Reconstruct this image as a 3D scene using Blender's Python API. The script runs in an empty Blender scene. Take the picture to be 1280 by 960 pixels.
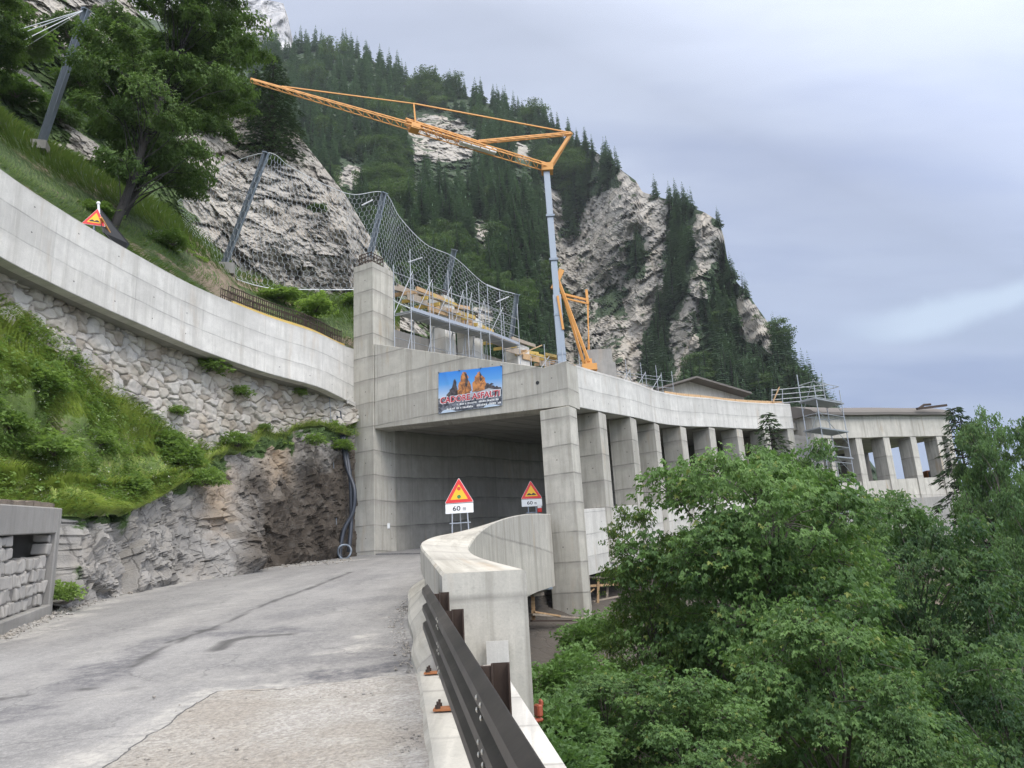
import bpy, bmesh, math, random
import numpy as np
from mathutils import Vector, Matrix
R = math.radians
random.seed(7)
rng = np.random.default_rng(7)
SC = bpy.context.scene
COL = SC.collection
# ------------------------------------------------------------------ survey of the view
FOC = 962.0
TH, PH = R(15.4), R(3.2)
_f = np.array([0, math.cos(TH), math.sin(TH)])
_r0 = np.array([1.0, 0, 0])
_u0 = np.array([0, -math.sin(TH), math.cos(TH)])
_r = math.cos(PH)*_r0 - math.sin(PH)*_u0
_u = math.cos(PH)*_u0 + math.sin(PH)*_r0
def U(px, py, Y):
    """point on the sight line (px, py of the 1280x960 photo) at distance Y ahead"""
    px, py, Y = np.broadcast_arrays(np.asarray(px, float), np.asarray(py, float), np.asarray(Y, float))
    d = _f + ((px-640)/FOC)[..., None]*_r + ((480-py)/FOC)[..., None]*_u
    return d*(Y/d[..., 1])[..., None]
def UP(px, py, a, b):
    """point where the sight line meets the sloping plane z = a + b*y"""
    d = _f + (px-640)/FOC*_r + (480-py)/FOC*_u
    return d*(a/(d[2]-b*d[1]))
def proj(P):
    P = np.asarray(P, float)
    d = P@_f
    return 640+FOC*(P@_r)/d, 480-FOC*(P@_u)/d
RA, RB = -1.55, 0.108
def roadz(y): return RA+RB*np.asarray(y, float)

# ------------------------------------------------------------------ numpy noise
def _hash(ix, iy, iz, s=0):
    h = (ix.astype(np.int64)*374761393 + iy.astype(np.int64)*668265263 + iz.astype(np.int64)*2147483647 + s*974634777) & 0xffffffff
    h = ((h ^ (h >> 13))*1274126177) & 0xffffffff
    h = ((h ^ (h >> 16))*2246822519) & 0xffffffff
    return ((h ^ (h >> 15)) & 0xffffff)/float(0xffffff)
def vnoise(p, s=0):
    i = np.floor(p); f = p-i; i = i.astype(np.int64)
    w = f*f*f*(f*(f*6-15)+10)
    out = 0
    for a in (0, 1):
        for b in (0, 1):
            for c in (0, 1):
                out = out + _hash(i[:, 0]+a, i[:, 1]+b, i[:, 2]+c, s)*np.where(a, w[:, 0], 1-w[:, 0])*np.where(b, w[:, 1], 1-w[:, 1])*np.where(c, w[:, 2], 1-w[:, 2])
    return out*2-1
def fbm(p, o=4, s=0, g=0.5):
    t = 0; a = 1.0
    for k in range(o):
        t = t+a*vnoise(p, s+k); p = p*2.03+17.3; a *= g
    return t
def ridged(p, o=4, s=0, g=0.5):
    t = 0; a = 1.0
    for k in range(o):
        t = t+a*(1-2*np.abs(vnoise(p, s+k))); p = p*2.07+9.1; a *= g
    return t
def facet(p, s=0):
    """tilted flat facets, one per jittered cell: broken rock"""
    i = np.floor(p).astype(np.int64)
    best = np.full(len(p), 1e9); val = np.zeros(len(p)); sec = np.full(len(p), 1e9); idv = np.zeros(len(p))
    for a in (-1, 0, 1):
        for b in (-1, 0, 1):
            for c in (-1, 0, 1):
                jx, jy, jz = i[:, 0]+a, i[:, 1]+b, i[:, 2]+c
                q = np.stack([jx+_hash(jx, jy, jz, s+1), jy+_hash(jx, jy, jz, s+2), jz+_hash(jx, jy, jz, s+3)], 1)
                d = ((p-q)**2).sum(1)
                n = np.stack([_hash(jx, jy, jz, s+4), _hash(jx, jy, jz, s+5), _hash(jx, jy, jz, s+6)], 1)*2-1
                v = ((p-q)*n).sum(1)+(_hash(jx, jy, jz, s+7)-.5)*.8
                m = d < best
                sec = np.where(m, best, np.minimum(sec, d))
                val = np.where(m, v, val); idv = np.where(m, _hash(jx, jy, jz, s+8), idv); best = np.where(m, d, best)
    return val, np.sqrt(sec)-np.sqrt(best), idv
def sstep(a, b, x):
    t = np.clip((np.asarray(x, float)-a)/(b-a), 0, 1); return t*t*(3-2*t)
def interp(x, tab):
    xs, ys = zip(*tab); return np.interp(x, xs, ys)
def inpoly(px, py, poly):
    px = np.asarray(px, float); py = np.asarray(py, float); c = np.zeros(px.shape, bool); n = len(poly)
    for i in range(n):
        x1, y1 = poly[i]; x2, y2 = poly[i-1]
        m = ((y1 > py) != (y2 > py)) & (px < (x2-x1)*(py-y1)/(y2-y1+1e-9)+x1)
        c ^= m
    return c
def dpoly(P, line):
    P = np.asarray(P, float); best = np.full(len(P), 1e9)
    for a, b in zip(line[:-1], line[1:]):
        a = np.array(a[:2], float); b = np.array(b[:2], float); ab = b-a
        t = np.clip(((P-a)@ab)/(ab@ab), 0, 1)
        best = np.minimum(best, np.linalg.norm(P-(a+t[:, None]*ab), axis=1))
    return best
def crom(pts, n):
    """Catmull-Rom through pts, n samples a span"""
    P = np.array(pts, float); P = np.vstack([2*P[0]-P[1], P, 2*P[-1]-P[-2]]); out = []
    for i in range(1, len(P)-2):
        for k in range(n):
            t = k/n
            out.append(.5*((2*P[i])+(-P[i-1]+P[i+1])*t+(2*P[i-1]-5*P[i]+4*P[i+1]-P[i+2])*t*t+(-P[i-1]+3*P[i]-3*P[i+1]+P[i+2])*t**3))
    out.append(P[-2]); return np.array(out)

# ------------------------------------------------------------------ object helpers
def tag(o, label=None, cat=None, group=None, kind=None):
    if label: o['label'] = label
    if cat: o['category'] = cat
    if group: o['group'] = group
    if kind: o['kind'] = kind
    return o
def empty(name, loc, label=None, cat=None, group=None):
    o = bpy.data.objects.new(name, None); COL.objects.link(o); o.location = Vector([float(v) for v in loc])
    o.empty_display_size = .2
    return tag(o, label, cat, group)
def raw_mesh(name, V, F, mats, smooth=False, uv=None, attrs=None, midx=None):
    """V (n,3), F (m,k) array or list of tuples"""
    me = bpy.data.meshes.new(name)
    V = np.asarray(V, np.float32)
    if isinstance(F, np.ndarray):
        k = F.shape[1]; fl = F.astype(np.int32).ravel(); st = np.arange(0, len(fl), k, dtype=np.int32)
    else:
        fl = np.fromiter((i for f in F for i in f), np.int32); st = np.cumsum([0]+[len(f) for f in F][:-1]).astype(np.int32)
    me.vertices.add(len(V)); me.vertices.foreach_set('co', V.ravel())
    me.loops.add(len(fl)); me.loops.foreach_set('vertex_index', fl)
    me.polygons.add(len(st)); me.polygons.foreach_set('loop_start', st)
    if midx is not None: me.polygons.foreach_set('material_index', np.asarray(midx, np.int32))
    me.polygons.foreach_set('use_smooth', np.full(len(st), bool(smooth)))
    me.update(calc_edges=True)
    if uv is not None:
        l = me.uv_layers.new(name='UVMap'); l.data.foreach_set('uv', np.asarray(uv, np.float32).ravel())
    for an, (dom, dat) in (attrs or {}).items():
        a = me.attributes.new(an, 'FLOAT', dom); a.data.foreach_set('value', np.asarray(dat, np.float32))
    for m in (mats if isinstance(mats, (list, tuple)) else [mats]): me.materials.append(m)
    return me
def link(name, me, parent=None):
    o = bpy.data.objects.new(name, me); COL.objects.link(o)
    if parent is not None:
        o.parent = parent
        o.matrix_parent_inverse = parent_inv(parent)
    return o
def parent_inv(p):
    m = Matrix.Translation(p.location) @ p.rotation_euler.to_matrix().to_4x4() if p.type == 'EMPTY' else Matrix.Identity(4)
    q = p.parent
    return m.inverted() if p.type == 'EMPTY' else Matrix.Identity(4)
class MB:
    """collects shapes in world space; build() links them as one mesh object"""
    def __init__(s): s.v = []; s.f = []; s.uv = []; s.mi = []; s.m = 0
    def add(s, vs, fs, uvs=None):
        n = len(s.v); vs = [tuple(float(c) for c in v) for v in vs]; s.v += vs
        for k, f in enumerate(fs):
            s.f.append(tuple(i+n for i in f)); s.mi.append(s.m)
            if uvs is not None: s.uv += list(uvs[k])
            else:
                p = np.array([vs[i] for i in f]); a = p[1]-p[0]; nn = np.cross(p[1]-p[0], p[-1]-p[0])
                if np.linalg.norm(nn) < 1e-12 and len(p) > 3: nn = np.cross(p[2]-p[1], p[-1]-p[1])
                nn = nn/(np.linalg.norm(nn)+1e-12)
                if abs(nn[2]) > .75: s.uv += [(q[0], q[1]) for q in p]
                else:
                    t = np.array([-nn[1], nn[0], 0]); t /= np.linalg.norm(t)+1e-12
                    s.uv += [(q@t, q[2]) for q in p]
        return s
    def hexa(s, b, t):
        """eight-corner block: four bottom, four top corners in the same winding"""
        return s.add(list(b)+list(t), [(3, 2, 1, 0), (4, 5, 6, 7), (0, 1, 5, 4), (1, 2, 6, 5), (2, 3, 7, 6), (3, 0, 4, 7)])
    def box(s, c, size, rz=0, rot=None):
        m = rot if rot is not None else Matrix.Rotation(rz, 3, 'Z')
        h = [x/2 for x in size]; P = []
        for z in (-1, 1):
            for x, y in ((-1, -1), (1, -1), (1, 1), (-1, 1)):
                q = m @ Vector((x*h[0], y*h[1], z*h[2])); P.append((c[0]+q.x, c[1]+q.y, c[2]+q.z))
        return s.hexa(P[:4], P[4:])
    def bar(s, a, b, w, h=None, up=(0, 0, 1)):
        h = h or w; a = np.array(a, float); b = np.array(b, float); d = b-a; L = np.linalg.norm(d); d = d/L
        up = np.array(up, float)
        if abs(d@up) > .98: up = np.array([1., 0, 0])
        x = np.cross(d, up); x /= np.linalg.norm(x); y = np.cross(x, d)
        P = []
        for q in (a, b):
            for i, j in ((-1, -1), (1, -1), (1, 1), (-1, 1)): P.append(q+x*w/2*i+y*h/2*j)
        return s.hexa(P[:4], P[4:])
    def tube(s, pts, r, n=8, caps=True):
        P = [np.array(p, float) for p in pts]; rs = r if isinstance(r, (list, tuple, np.ndarray)) else [r]*len(P)
        V = []; up = None
        for i, p in enumerate(P):
            d = P[min(i+1, len(P)-1)]-P[max(i-1, 0)]; d = d/(np.linalg.norm(d)+1e-12)
            if up is None:
                up = np.array([0, 0, 1.]) if abs(d[2]) < .9 else np.array([1., 0, 0])
            x = np.cross(d, up); x /= np.linalg.norm(x)+1e-12; y = np.cross(x, d); up = y
            for k in range(n):
                a = 2*math.pi*k/n; V.append(p+rs[i]*(math.cos(a)*x+math.sin(a)*y))
        F = []
        for i in range(len(P)-1):
            for k in range(n):
                F.append((i*n+k, i*n+(k+1) % n, (i+1)*n+(k+1) % n, (i+1)*n+k))
        if caps: F += [tuple(range(n-1, -1, -1)), tuple((len(P)-1)*n+k for k in range(n))]
        return s.add(V, F)
    def prism(s, poly, vec):
        """flat polygon of 3-D points pushed along vec"""
        n = len(poly); A = [np.array(p, float) for p in poly]; B = [p+np.array(vec, float) for p in A]
        F = [tuple(range(n-1, -1, -1)), tuple(range(n, 2*n))]+[(i, (i+1) % n, n+(i+1) % n, n+i) for i in range(n)]
        return s.add(A+B, F)
    def ball(s, c, r, n=8, m=6, sc=(1, 1, 1)):
        V = [(c[0], c[1], c[2]+r*sc[2])]; F = []
        for i in range(1, m):
            a = math.pi*i/m
            for k in range(n):
                b = 2*math.pi*k/n; V.append((c[0]+r*sc[0]*math.sin(a)*math.cos(b), c[1]+r*sc[1]*math.sin(a)*math.sin(b), c[2]+r*sc[2]*math.cos(a)))
        V.append((c[0], c[1], c[2]-r*sc[2]))
        for k in range(n): F.append((0, 1+k, 1+(k+1) % n)); F.append((len(V)-1, 1+(m-2)*n+(k+1) % n, 1+(m-2)*n+k))
        for i in range(m-2):
            for k in range(n): F.append((1+i*n+k, 1+(i+1)*n+k, 1+(i+1)*n+(k+1) % n, 1+i*n+(k+1) % n))
        return s.add(V, F)
    def build(s, name, mats, parent=None, smooth=False, bevel=0, label=None):
        me = raw_mesh(name, s.v, s.f, mats, smooth, s.uv, midx=s.mi)
        bm = bmesh.new(); bm.from_mesh(me); bmesh.ops.recalc_face_normals(bm, faces=bm.faces); bm.to_mesh(me); bm.free()
        o = link(name, me, parent)
        if bevel:
            b = o.modifiers.new('Bevel', 'BEVEL'); b.width = bevel; b.segments = 1; b.limit_method = 'ANGLE'; b.angle_limit = R(50)
        if label: o['label'] = label
        return o
def grid_faces(nu, nv):
    i = np.arange(nu*nv).reshape(nv, nu)
    return np.stack([i[:-1, :-1], i[:-1, 1:], i[1:, 1:], i[1:, :-1]], -1).reshape(-1, 4)
def sheet(name, P, mats, parent=None, smooth=True, attrs=None):
    """P (nv, nu, 3) grid of points"""
    nv, nu = P.shape[:2]; V = P.reshape(-1, 3)
    F = grid_faces(nu, nv)
    me = raw_mesh(name, V, F, mats, smooth, attrs={k: ('POINT', np.asarray(v).ravel()) for k, v in (attrs or {}).items()})
    return link(name, me, parent)
def normals(P):
    du = np.gradient(P, axis=1); dv = np.gradient(P, axis=0)
    n = np.cross(du, dv); return n/(np.linalg.norm(n, axis=2, keepdims=True)+1e-9)

# ------------------------------------------------------------------ material helpers
class NT:
    def __init__(s, name):
        s.m = bpy.data.materials.new(name); s.m.use_nodes = True; s.t = s.m.node_tree; s.t.nodes.clear()
        s.out = s.t.nodes.new('ShaderNodeOutputMaterial')
    def n(s, typ, ins=None, **kw):
        nd = s.t.nodes.new('ShaderNode'+typ)
        for k, v in kw.items(): setattr(nd, k, v)
        for k, v in (ins or {}).items():
            i = nd.inputs[k]
            if hasattr(v, 'is_linked') or isinstance(v, bpy.types.NodeSocket): s.t.links.new(v, i)
            elif i.type == 'RGBA' and len(v) == 3: i.default_value = (*v, 1)
            else: i.default_value = v
        return nd
    def mul(s, a, b): return s.math('MULTIPLY', a, b)
    def math(s, op, a, b=0.0, c=0.0, clamp=False): return s.n('Math', {0: a, 1: b, 2: c}, operation=op, use_clamp=clamp).outputs[0]
    def mix(s, f, a, b, bt='MIX'):
        nd = s.n('MixRGB', {'Fac': f, 'Color1': a, 'Color2': b}, blend_type=bt); return nd.outputs[0]
    def ramp(s, f, stops):
        nd = s.n('ValToRGB', {'Fac': f}); e = nd.color_ramp.elements
        while len(e) < len(stops): e.new(.5)
        for el, (p, c) in zip(e, stops):
            el.position = p; el.color = c if len(c) == 4 else (*c, 1)
        return nd.outputs[0]
    def noise(s, scale, vec=None, detail=4, rough=.55, dist=0, out=0):
        i = {'Scale': scale, 'Detail': detail, 'Roughness': rough, 'Distortion': dist}
        if vec is not None: i['Vector'] = vec
        return s.n('TexNoise', i).outputs[out]
    def mapping(s, vec, sc=(1, 1, 1), loc=(0, 0, 0), rot=(0, 0, 0)): return s.n('Mapping', {'Vector': vec, 'Scale': sc, 'Location': loc, 'Rotation': rot}).outputs[0]
    def pos(s): return s.n('NewGeometry').outputs['Position']
    def objc(s): return s.n('TexCoord').outputs['Object']
    def uvc(s): return s.n('TexCoord').outputs['UV']
    def attr(s, name): return s.n('Attribute', attribute_name=name).outputs['Fac']
    def bsdf(s, col, rough=.8, bump=None, bstr=.3, bdist=.02, **kw):
        p = s.n('BsdfPrincipled', {'Base Color': col, 'Roughness': rough})
        for k, v in kw.items(): 
            i = p.inputs[k.replace('_', ' ')]
            i.default_value = v
        if bump is not None:
            b = s.n('Bump', {'Height': bump, 'Strength': bstr, 'Distance': bdist}); s.t.links.new(b.outputs[0], p.inputs['Normal'])
        s.t.links.new(p.outputs[0], s.out.inputs[0]); return p
def C(r, g=None, b=None):
    if g is None: g = b = r
    return (r, g, b, 1)
def plain(name, col, rough=.6, metal=0, var=.12, scale=6, bstr=.1):
    t = NT(name); v = t.noise(scale, t.objc(), 5)
    c = t.mix(t.math('MULTIPLY_ADD', v, 2*var, -var+.0, clamp=True), col, C(*[x*.55 for x in col[:3]]))
    t.bsdf(c, rough, v, bstr, .01, Metallic=metal); return t.m
def concrete(name, col=(.42, .41, .38), band=1.05, panel=2.5, stain=1.0, line=1.0, seed=0, ties=True, slopev=0.0, white=0.0):
    t = NT(name); uv = t.uvc(); pos = t.pos()
    sx = t.n('SeparateXYZ', {0: uv}); u, v = sx.outputs[0], sx.outputs[1]
    wob = t.math('MULTIPLY_ADD', t.noise(.9, pos, 2), .06, -.03)
    vb = t.math('DIVIDE', t.math('ADD', v, wob), band); ub = t.math('DIVIDE', u, panel)
    fb = t.math('FLOOR', vb); fu = t.math('FLOOR', ub)
    wn = t.n('TexWhiteNoise', {'Vector': t.n('CombineXYZ', {0: fb, 1: fu, 2: float(seed)}).outputs[0]}, noise_dimensions='3D').outputs[0]
    wn2 = t.n('TexWhiteNoise', {'Vector': t.n('CombineXYZ', {0: fb, 1: 3.3, 2: float(seed)}).outputs[0]}, noise_dimensions='3D').outputs[0]
    def edge(x, w):   # 1 near integer values of x
        d = t.math('ABSOLUTE', t.math('SUBTRACT', t.math('FRACT', t.math('ADD', x, .5)), .5))
        return t.math('SUBTRACT', 1.0, t.n('MapRange', {0: d, 1: 0.0, 2: w, 3: 0.0, 4: 1.0}).outputs[0])
    hl = edge(vb, .036); vl = edge(ub, .010)
    below = t.n('MapRange', {0: t.math('FRACT', vb), 1: .72, 2: 1.0, 3: 0.0, 4: 1.0}).outputs[0]
    big = t.noise(.45, pos, 5, .6); med = t.noise(3.0, pos, 6, .65); fine = t.noise(45, pos, 4, .7)
    stv = t.noise(1.0, t.n('CombineXYZ', {0: t.mul(u, 3.2), 1: t.mul(v, .25), 2: float(seed)*3.1}).outputs[0], 5, .65)
    stv2 = t.noise(1.0, t.n('CombineXYZ', {0: t.mul(u, 11.), 1: t.mul(v, .5), 2: float(seed)}).outputs[0], 3, .6)
    c = t.mix(t.ramp(big, [(.3, (0, 0, 0)), (.7, (1, 1, 1))]), C(*[x*.74 for x in col]), C(*[min(x*1.17, .8) for x in col]))
    c = t.mix(t.mul(t.math('SUBTRACT', wn, .1, clamp=True), .42), c, C(*[x*.58 for x in col]))
    c = t.mix(t.mul(wn2, .36), c, C(col[0]*1.25, col[1]*1.24, col[2]*1.2))
    c = t.mix(t.mul(t.ramp(med, [(.42, (0, 0, 0)), (.62, (1, 1, 1))]), .36), c, C(*[x*.70 for x in col]))
    st = t.ramp(stv, [(.47, (0, 0, 0)), (.64, (1, 1, 1))])
    c = t.mix(t.mul(st, min(.50*stain, .8)), c, C(col[0]*.50, col[1]*.49, col[2]*.46))
    st2 = t.ramp(stv2, [(.54, (0, 0, 0)), (.70, (1, 1, 1))])
    c = t.mix(t.mul(st2, .26*stain), c, C(col[0]*1.4, col[1]*1.4, col[2]*1.38))
    rustn = t.ramp(t.noise(1.0, t.n('CombineXYZ', {0: t.mul(u, 1.7), 1: t.mul(v, .3), 2: 9.0+seed}).outputs[0], 4), [(.60, (0, 0, 0)), (.72, (1, 1, 1))])
    c = t.mix(t.mul(rustn, .42*stain), c, C(.36, .25, .14))
    c = t.mix(t.mul(t.mul(below, t.ramp(t.noise(1.3, pos, 4, .6), [(.36, (.2, .2, .2)), (.58, (1, 1, 1))])), .75*line), c, C(*[x*.55 for x in col]))
    nl = t.ramp(t.noise(1.7, pos, 3), [(.35, (.25, .25, .25)), (.6, (1, 1, 1))])
    c = t.mix(t.mul(t.mul(hl, nl), min(.95*line, .97)), c, C(*[x*.30 for x in col]))
    c = t.mix(t.mul(t.mul(vl, nl), min(.6*line, .9)), c, C(*[x*.42 for x in col]))
    if ties:
        du = t.math('SUBTRACT', t.math('FRACT', t.math('MULTIPLY', ub, 2.0)), .5); dv = t.math('SUBTRACT', t.math('FRACT', vb), .5)
        dd = t.math('SQRT', t.math('ADD', t.math('POWER', t.mul(du, panel/2), 2.0), t.math('POWER', t.mul(dv, band), 2.0)))
        hole = t.math('LESS_THAN', dd, .026)
        c = t.mix(t.mul(t.mul(hole, t.math('GREATER_THAN', wn, .35)), .8), c, C(.06))
    c = t.mix(t.mul(t.ramp(fine, [(.42, (0, 0, 0)), (.65, (1, 1, 1))]), .20), c, C(*[x*.5 for x in col]))
    pits = t.ramp(t.noise(11, pos, 5, .75), [(.58, (0, 0, 0)), (.66, (1, 1, 1))]); c = t.mix(t.mul(pits, .28), c, C(*[x*.55 for x in col]))
    if white: c = t.mix(white, c, C(.62, .62, .6))
    h = t.math('ADD', t.mul(fine, .25), t.math('SUBTRACT', med, t.mul(t.math('MAXIMUM', hl, vl), .6)))
    t.bsdf(c, .88, h, .35, .015); return t.m
def leafmat(name, dark, light, yellow=None, trans=.35, rough=.55):
    t = NT(name); tint = t.attr('tint'); oi = t.n('ObjectInfo').outputs['Random']
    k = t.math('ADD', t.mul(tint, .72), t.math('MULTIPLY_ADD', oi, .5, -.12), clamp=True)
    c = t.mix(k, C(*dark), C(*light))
    if yellow: c = t.mix(t.mul(t.math('GREATER_THAN', tint, .93), .7), c, C(*yellow))
    c = t.mix(t.mul(t.noise(.35, t.pos(), 2), .3), c, C(dark[0]*.9, dark[1]*.9, dark[2]*1.1))
    p = t.n('BsdfPrincipled', {'Base Color': c, 'Roughness': rough, 'Specular IOR Level': .35})
    tr = t.n('BsdfTranslucent', {'Color': t.mix(.5, c, C(light[0]*1.1, light[1]*1.2, light[2]*.7))})
    ms = t.n('MixShader', {0: trans, 1: p.outputs[0], 2: tr.outputs[0]})
    t.t.links.new(ms.outputs[0], t.out.inputs[0]); return t.m
# ------------------------------------------------------------------ materials
M = {}
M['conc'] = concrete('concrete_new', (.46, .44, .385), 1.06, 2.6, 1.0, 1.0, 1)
M['conc_in_shade'] = concrete('concrete_tunnel_shade', (.32, .305, .265), 1.06, 2.6, .7, 1.4, 2, ties=False)  # interior copy of the concrete, tunnel shade put into its colour
M['conc_white'] = concrete('concrete_pale', (.60, .585, .545), .80, 3.1, .75, .75, 3)
M['conc_parapet'] = concrete('concrete_parapet', (.47, .45, .395), 1.4, 3.2, 1.15, .6, 4, ties=False)
M['conc_old'] = concrete('concrete_old', (.50, .475, .42), 1.4, 3.0, 1.2, .7, 5, ties=False)
M['conc_grey'] = concrete('concrete_weathered', (.30, .29, .27), 3, 5, .6, .3, 6, ties=False)
M['roof_and_shade'] = plain('weathered_roof_and_shade', (.13, .118, .105), .9, 0, .35, 1.2, .3)  # real dark roof colour, also stands in for shade inside the old gallery
M['steel'] = plain('galvanised_steel', (.25, .285, .32), .45, .5, .18, 9, .06)
M['steel_dark'] = plain('dull_steel', (.21, .245, .285), .5, .4, .2, 5, .1)
M['scaf'] = plain('scaffold_steel', (.34, .36, .38), .42, .5, .2, 14, .05)
M['deckm'] = plain('scaffold_deck', (.24, .26, .27), .6, .3, .3, 8, .1)
M['net'] = plain('net_wire', (.56, .59, .62), .45, .4, .2, 7, 0)
M['rust'] = plain('rusty_steel', (.045, .029, .021), .85, .1, .35, 14, .3)
M['rust_bright'] = plain('rust_orange', (.33, .13, .05), .85, .1, .4, 20, .3)
M['orange'] = plain('crane_orange', (.58, .27, .06), .5, 0, .15, 5, .05)
M['crane_white'] = plain('crane_white', (.62, .62, .60), .5, 0, .1, 5, .05)
M['yellow'] = plain('formwork_yellow', (.46, .32, .08), .6, 0, .2, 6, .1)
M['hose'] = plain('hose_plastic', (.035, .042, .055), .4, 0, .2, 10, .05)
M['black'] = plain('black_rubber_and_shade', (.02, .02, .02), .6, 0, .2, 10, .1)
M['orange_plastic'] = plain('orange_plastic', (.30, .065, .03), .5, 0, .15, 10, .05)
M['s_red'] = plain('sign_red', (.62, .028, .022), .35, 0, .06, 3, 0)
M['s_yel'] = plain('sign_yellow', (.80, .45, .01), .35, 0, .06, 3, 0)
M['s_white'] = plain('sign_white', (.72, .73, .72), .4, 0, .06, 3, 0)
M['s_black'] = plain('sign_black', (.012, .012, .012), .4, 0, .05, 3, 0)
M['s_green'] = plain('sign_green', (.03, .20, .04), .4, 0, .05, 3, 0)
M['s_dot'] = plain('sign_dot_red', (.55, .045, .012), .4, 0, .05, 3, 0)
M['skin'] = plain('skin', (.45, .28, .2), .6)
M['hivis'] = plain('hivis_orange', (.75, .12, .03), .6)
M['dark_cloth'] = plain('dark_cloth', (.03, .035, .05), .8)
def wood(name, a, b):
    t = NT(name); v = t.noise(3, t.mapping(t.objc(), (1.2, 7, 7)), 5)
    t.bsdf(t.ramp(v, [(.3, a), (.7, b)]), .8, v, .25, .01); return t.m
M['wood'] = wood('plank_wood', (.33, .20, .10), (.52, .36, .20))
M['wood_grey'] = wood('grey_plank', (.22, .18, .14), (.40, .34, .27))
M['bark'] = wood('bark', (.055, .045, .035), (.13, .115, .095))
M['bark_dark'] = wood('bark_dark', (.012, .010, .009), (.03, .026, .022))
def railmat():
    t = NT('weathering_steel_rail'); v = t.noise(2.2, t.objc(), 6, .65); w = t.noise(1, t.mapping(t.objc(), (40, 3, 40)), 4)
    c = t.ramp(v, [(.3, (.026, .025, .025)), (.55, (.058, .053, .050)), (.7, (.115, .104, .095))])
    c = t.mix(t.mul(t.ramp(w, [(.6, (0, 0, 0)), (.8, (1, 1, 1))]), .35), c, C(.12, .10, .09))
    t.bsdf(c, .42, t.noise(25, t.objc(), 4), .12, .005, Metallic=.55); return t.m
M['rail'] = railmat()
M['lf_maple'] = leafmat('maple_leaves', (.026, .072, .024), (.175, .295, .080), (.26, .27, .06), .34)
M['lf_blue'] = leafmat('ash_leaves', (.026, .068, .028), (.165, .275, .085), (.16, .19, .06), .38)
M['lf_beech'] = leafmat('beech_leaves', (.026, .062, .019), (.145, .235, .055), (.10, .12, .03), .34)
M['lf_far'] = leafmat('far_leaves', (.032, .07, .028), (.12, .19, .055), None, .3)
M['needle'] = leafmat('spruce_needles', (.024, .054, .034), (.13, .21, .11), None, .15, .7)
M['needle_near'] = leafmat('fir_needles', (.018, .042, .018), (.075, .12, .045), None, .15, .65)
M['shrub'] = leafmat('shrub_leaves', (.07, .14, .03), (.27, .385, .10), (.45, .47, .26), .42)
M['lf_maple_y'] = leafmat('pale_maple_leaves', (.05, .10, .022), (.19, .28, .056), (.32, .29, .07), .42)
M['grass'] = leafmat('grass_blades', (.14, .215, .05), (.44, .53, .15), (.45, .42, .2), .45)
M['grass_dk'] = leafmat('grass_shade_blades', (.045, .09, .022), (.15, .22, .056), (.22, .22, .09), .35)  # darker green blade colour for the upper slope
def rockmat(name, base=(.36, .35, .33), scale=1.0, ochre=.3, vegc=((.03, .06, .015), (.075, .12, .03)), dark=(.075, .066, .056), bstr=.5):
    t = NT(name); p = t.objc(); veg, dk, oc = t.attr('veg'), t.attr('dark'), t.attr('ochre')
    n1 = t.noise(.35*scale, p, 8, .62); n2 = t.noise(2.2*scale, p, 8, .65, .4); n3 = t.noise(11*scale, p, 5, .7)
    vo = t.n('TexVoronoi', {'Vector': t.n('VectorMath', {0: p, 1: t.n('VectorMath', {0: t.noise(1.1*scale, p, 4, .6, out=1), 3: .9/scale}, operation='SCALE').outputs[0]}, operation='ADD').outputs[0], 'Scale': .9*scale}, feature='DISTANCE_TO_EDGE').outputs[0]
    crack = t.ramp(vo, [(0, (1, 1, 1)), (.05, (0, 0, 0))])
    b = np.array(base)
    c = t.ramp(n1, [(.28, tuple(b*.58)), (.5, tuple(b)), (.72, tuple(b*1.28))])
    c = t.mix(t.mul(t.ramp(n2, [(.45, (0, 0, 0)), (.68, (1, 1, 1))]), .5), c, C(*(b*.52)))
    c = t.mix(t.mul(t.ramp(t.noise(1.0*scale, t.mapping(p, (1.6, 1.6, .22)), 6, .6), [(.52, (0, 0, 0)), (.72, (1, 1, 1))]), .45), c, C(*(b*np.array([.50, .50, .53]))))
    c = t.mix(t.mul(t.ramp(t.noise(.8*scale, t.mapping(p, (1, 1, 1), (31, 7, 3)), 6), [(.48, (0, 0, 0)), (.7, (1, 1, 1))]), ochre), c, C(.38, .31, .22))
    c = t.mix(t.mul(n3, .25), c, C(*(b*1.5)))
    c = t.mix(t.mul(crack, .55), c, C(*(b*.25)))
    c = t.mix(t.mul(oc, t.math('MULTIPLY_ADD', n2, .9, .25, clamp=True)), c, C(.33, .235, .14))
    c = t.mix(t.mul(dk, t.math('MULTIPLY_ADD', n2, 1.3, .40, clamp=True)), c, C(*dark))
    gv = t.mix(t.noise(5*scale, p, 5, .7), C(*vegc[0]), C(*vegc[1]))
    vm = t.ramp(t.math('ADD', veg, t.mul(t.math('SUBTRACT', n2, .5), .9)), [(.42, (0, 0, 0)), (.58, (1, 1, 1))])
    c = t.mix(vm, c, gv)
    h = t.math('ADD', t.mul(n3, .35), t.math('SUBTRACT', n2, t.mul(crack, .5)))
    t.bsdf(c, .92, h, bstr, .12/scale); return t.m
M['rock'] = rockmat('limestone_near', (.27, .258, .238), 1.3, .18, dark=(.062, .050, .038))
M['rock_mid'] = rockmat('limestone_outcrop', (.33, .308, .272), .55, .35, bstr=.7)
M['rock_far'] = rockmat('limestone_mountain', (.33, .308, .272), .12, .40, ((.016, .034, .016), (.042, .07, .026)), (.12, .12, .12), .8)
M['soil'] = rockmat('slope_soil', (.16, .13, .10), 1.0, .3, ((.025, .05, .012), (.06, .10, .025)))
M['turf'] = rockmat('bank_turf', (.24, .20, .14), 1.0, .3, ((.07, .115, .025), (.16, .22, .06)))
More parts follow.
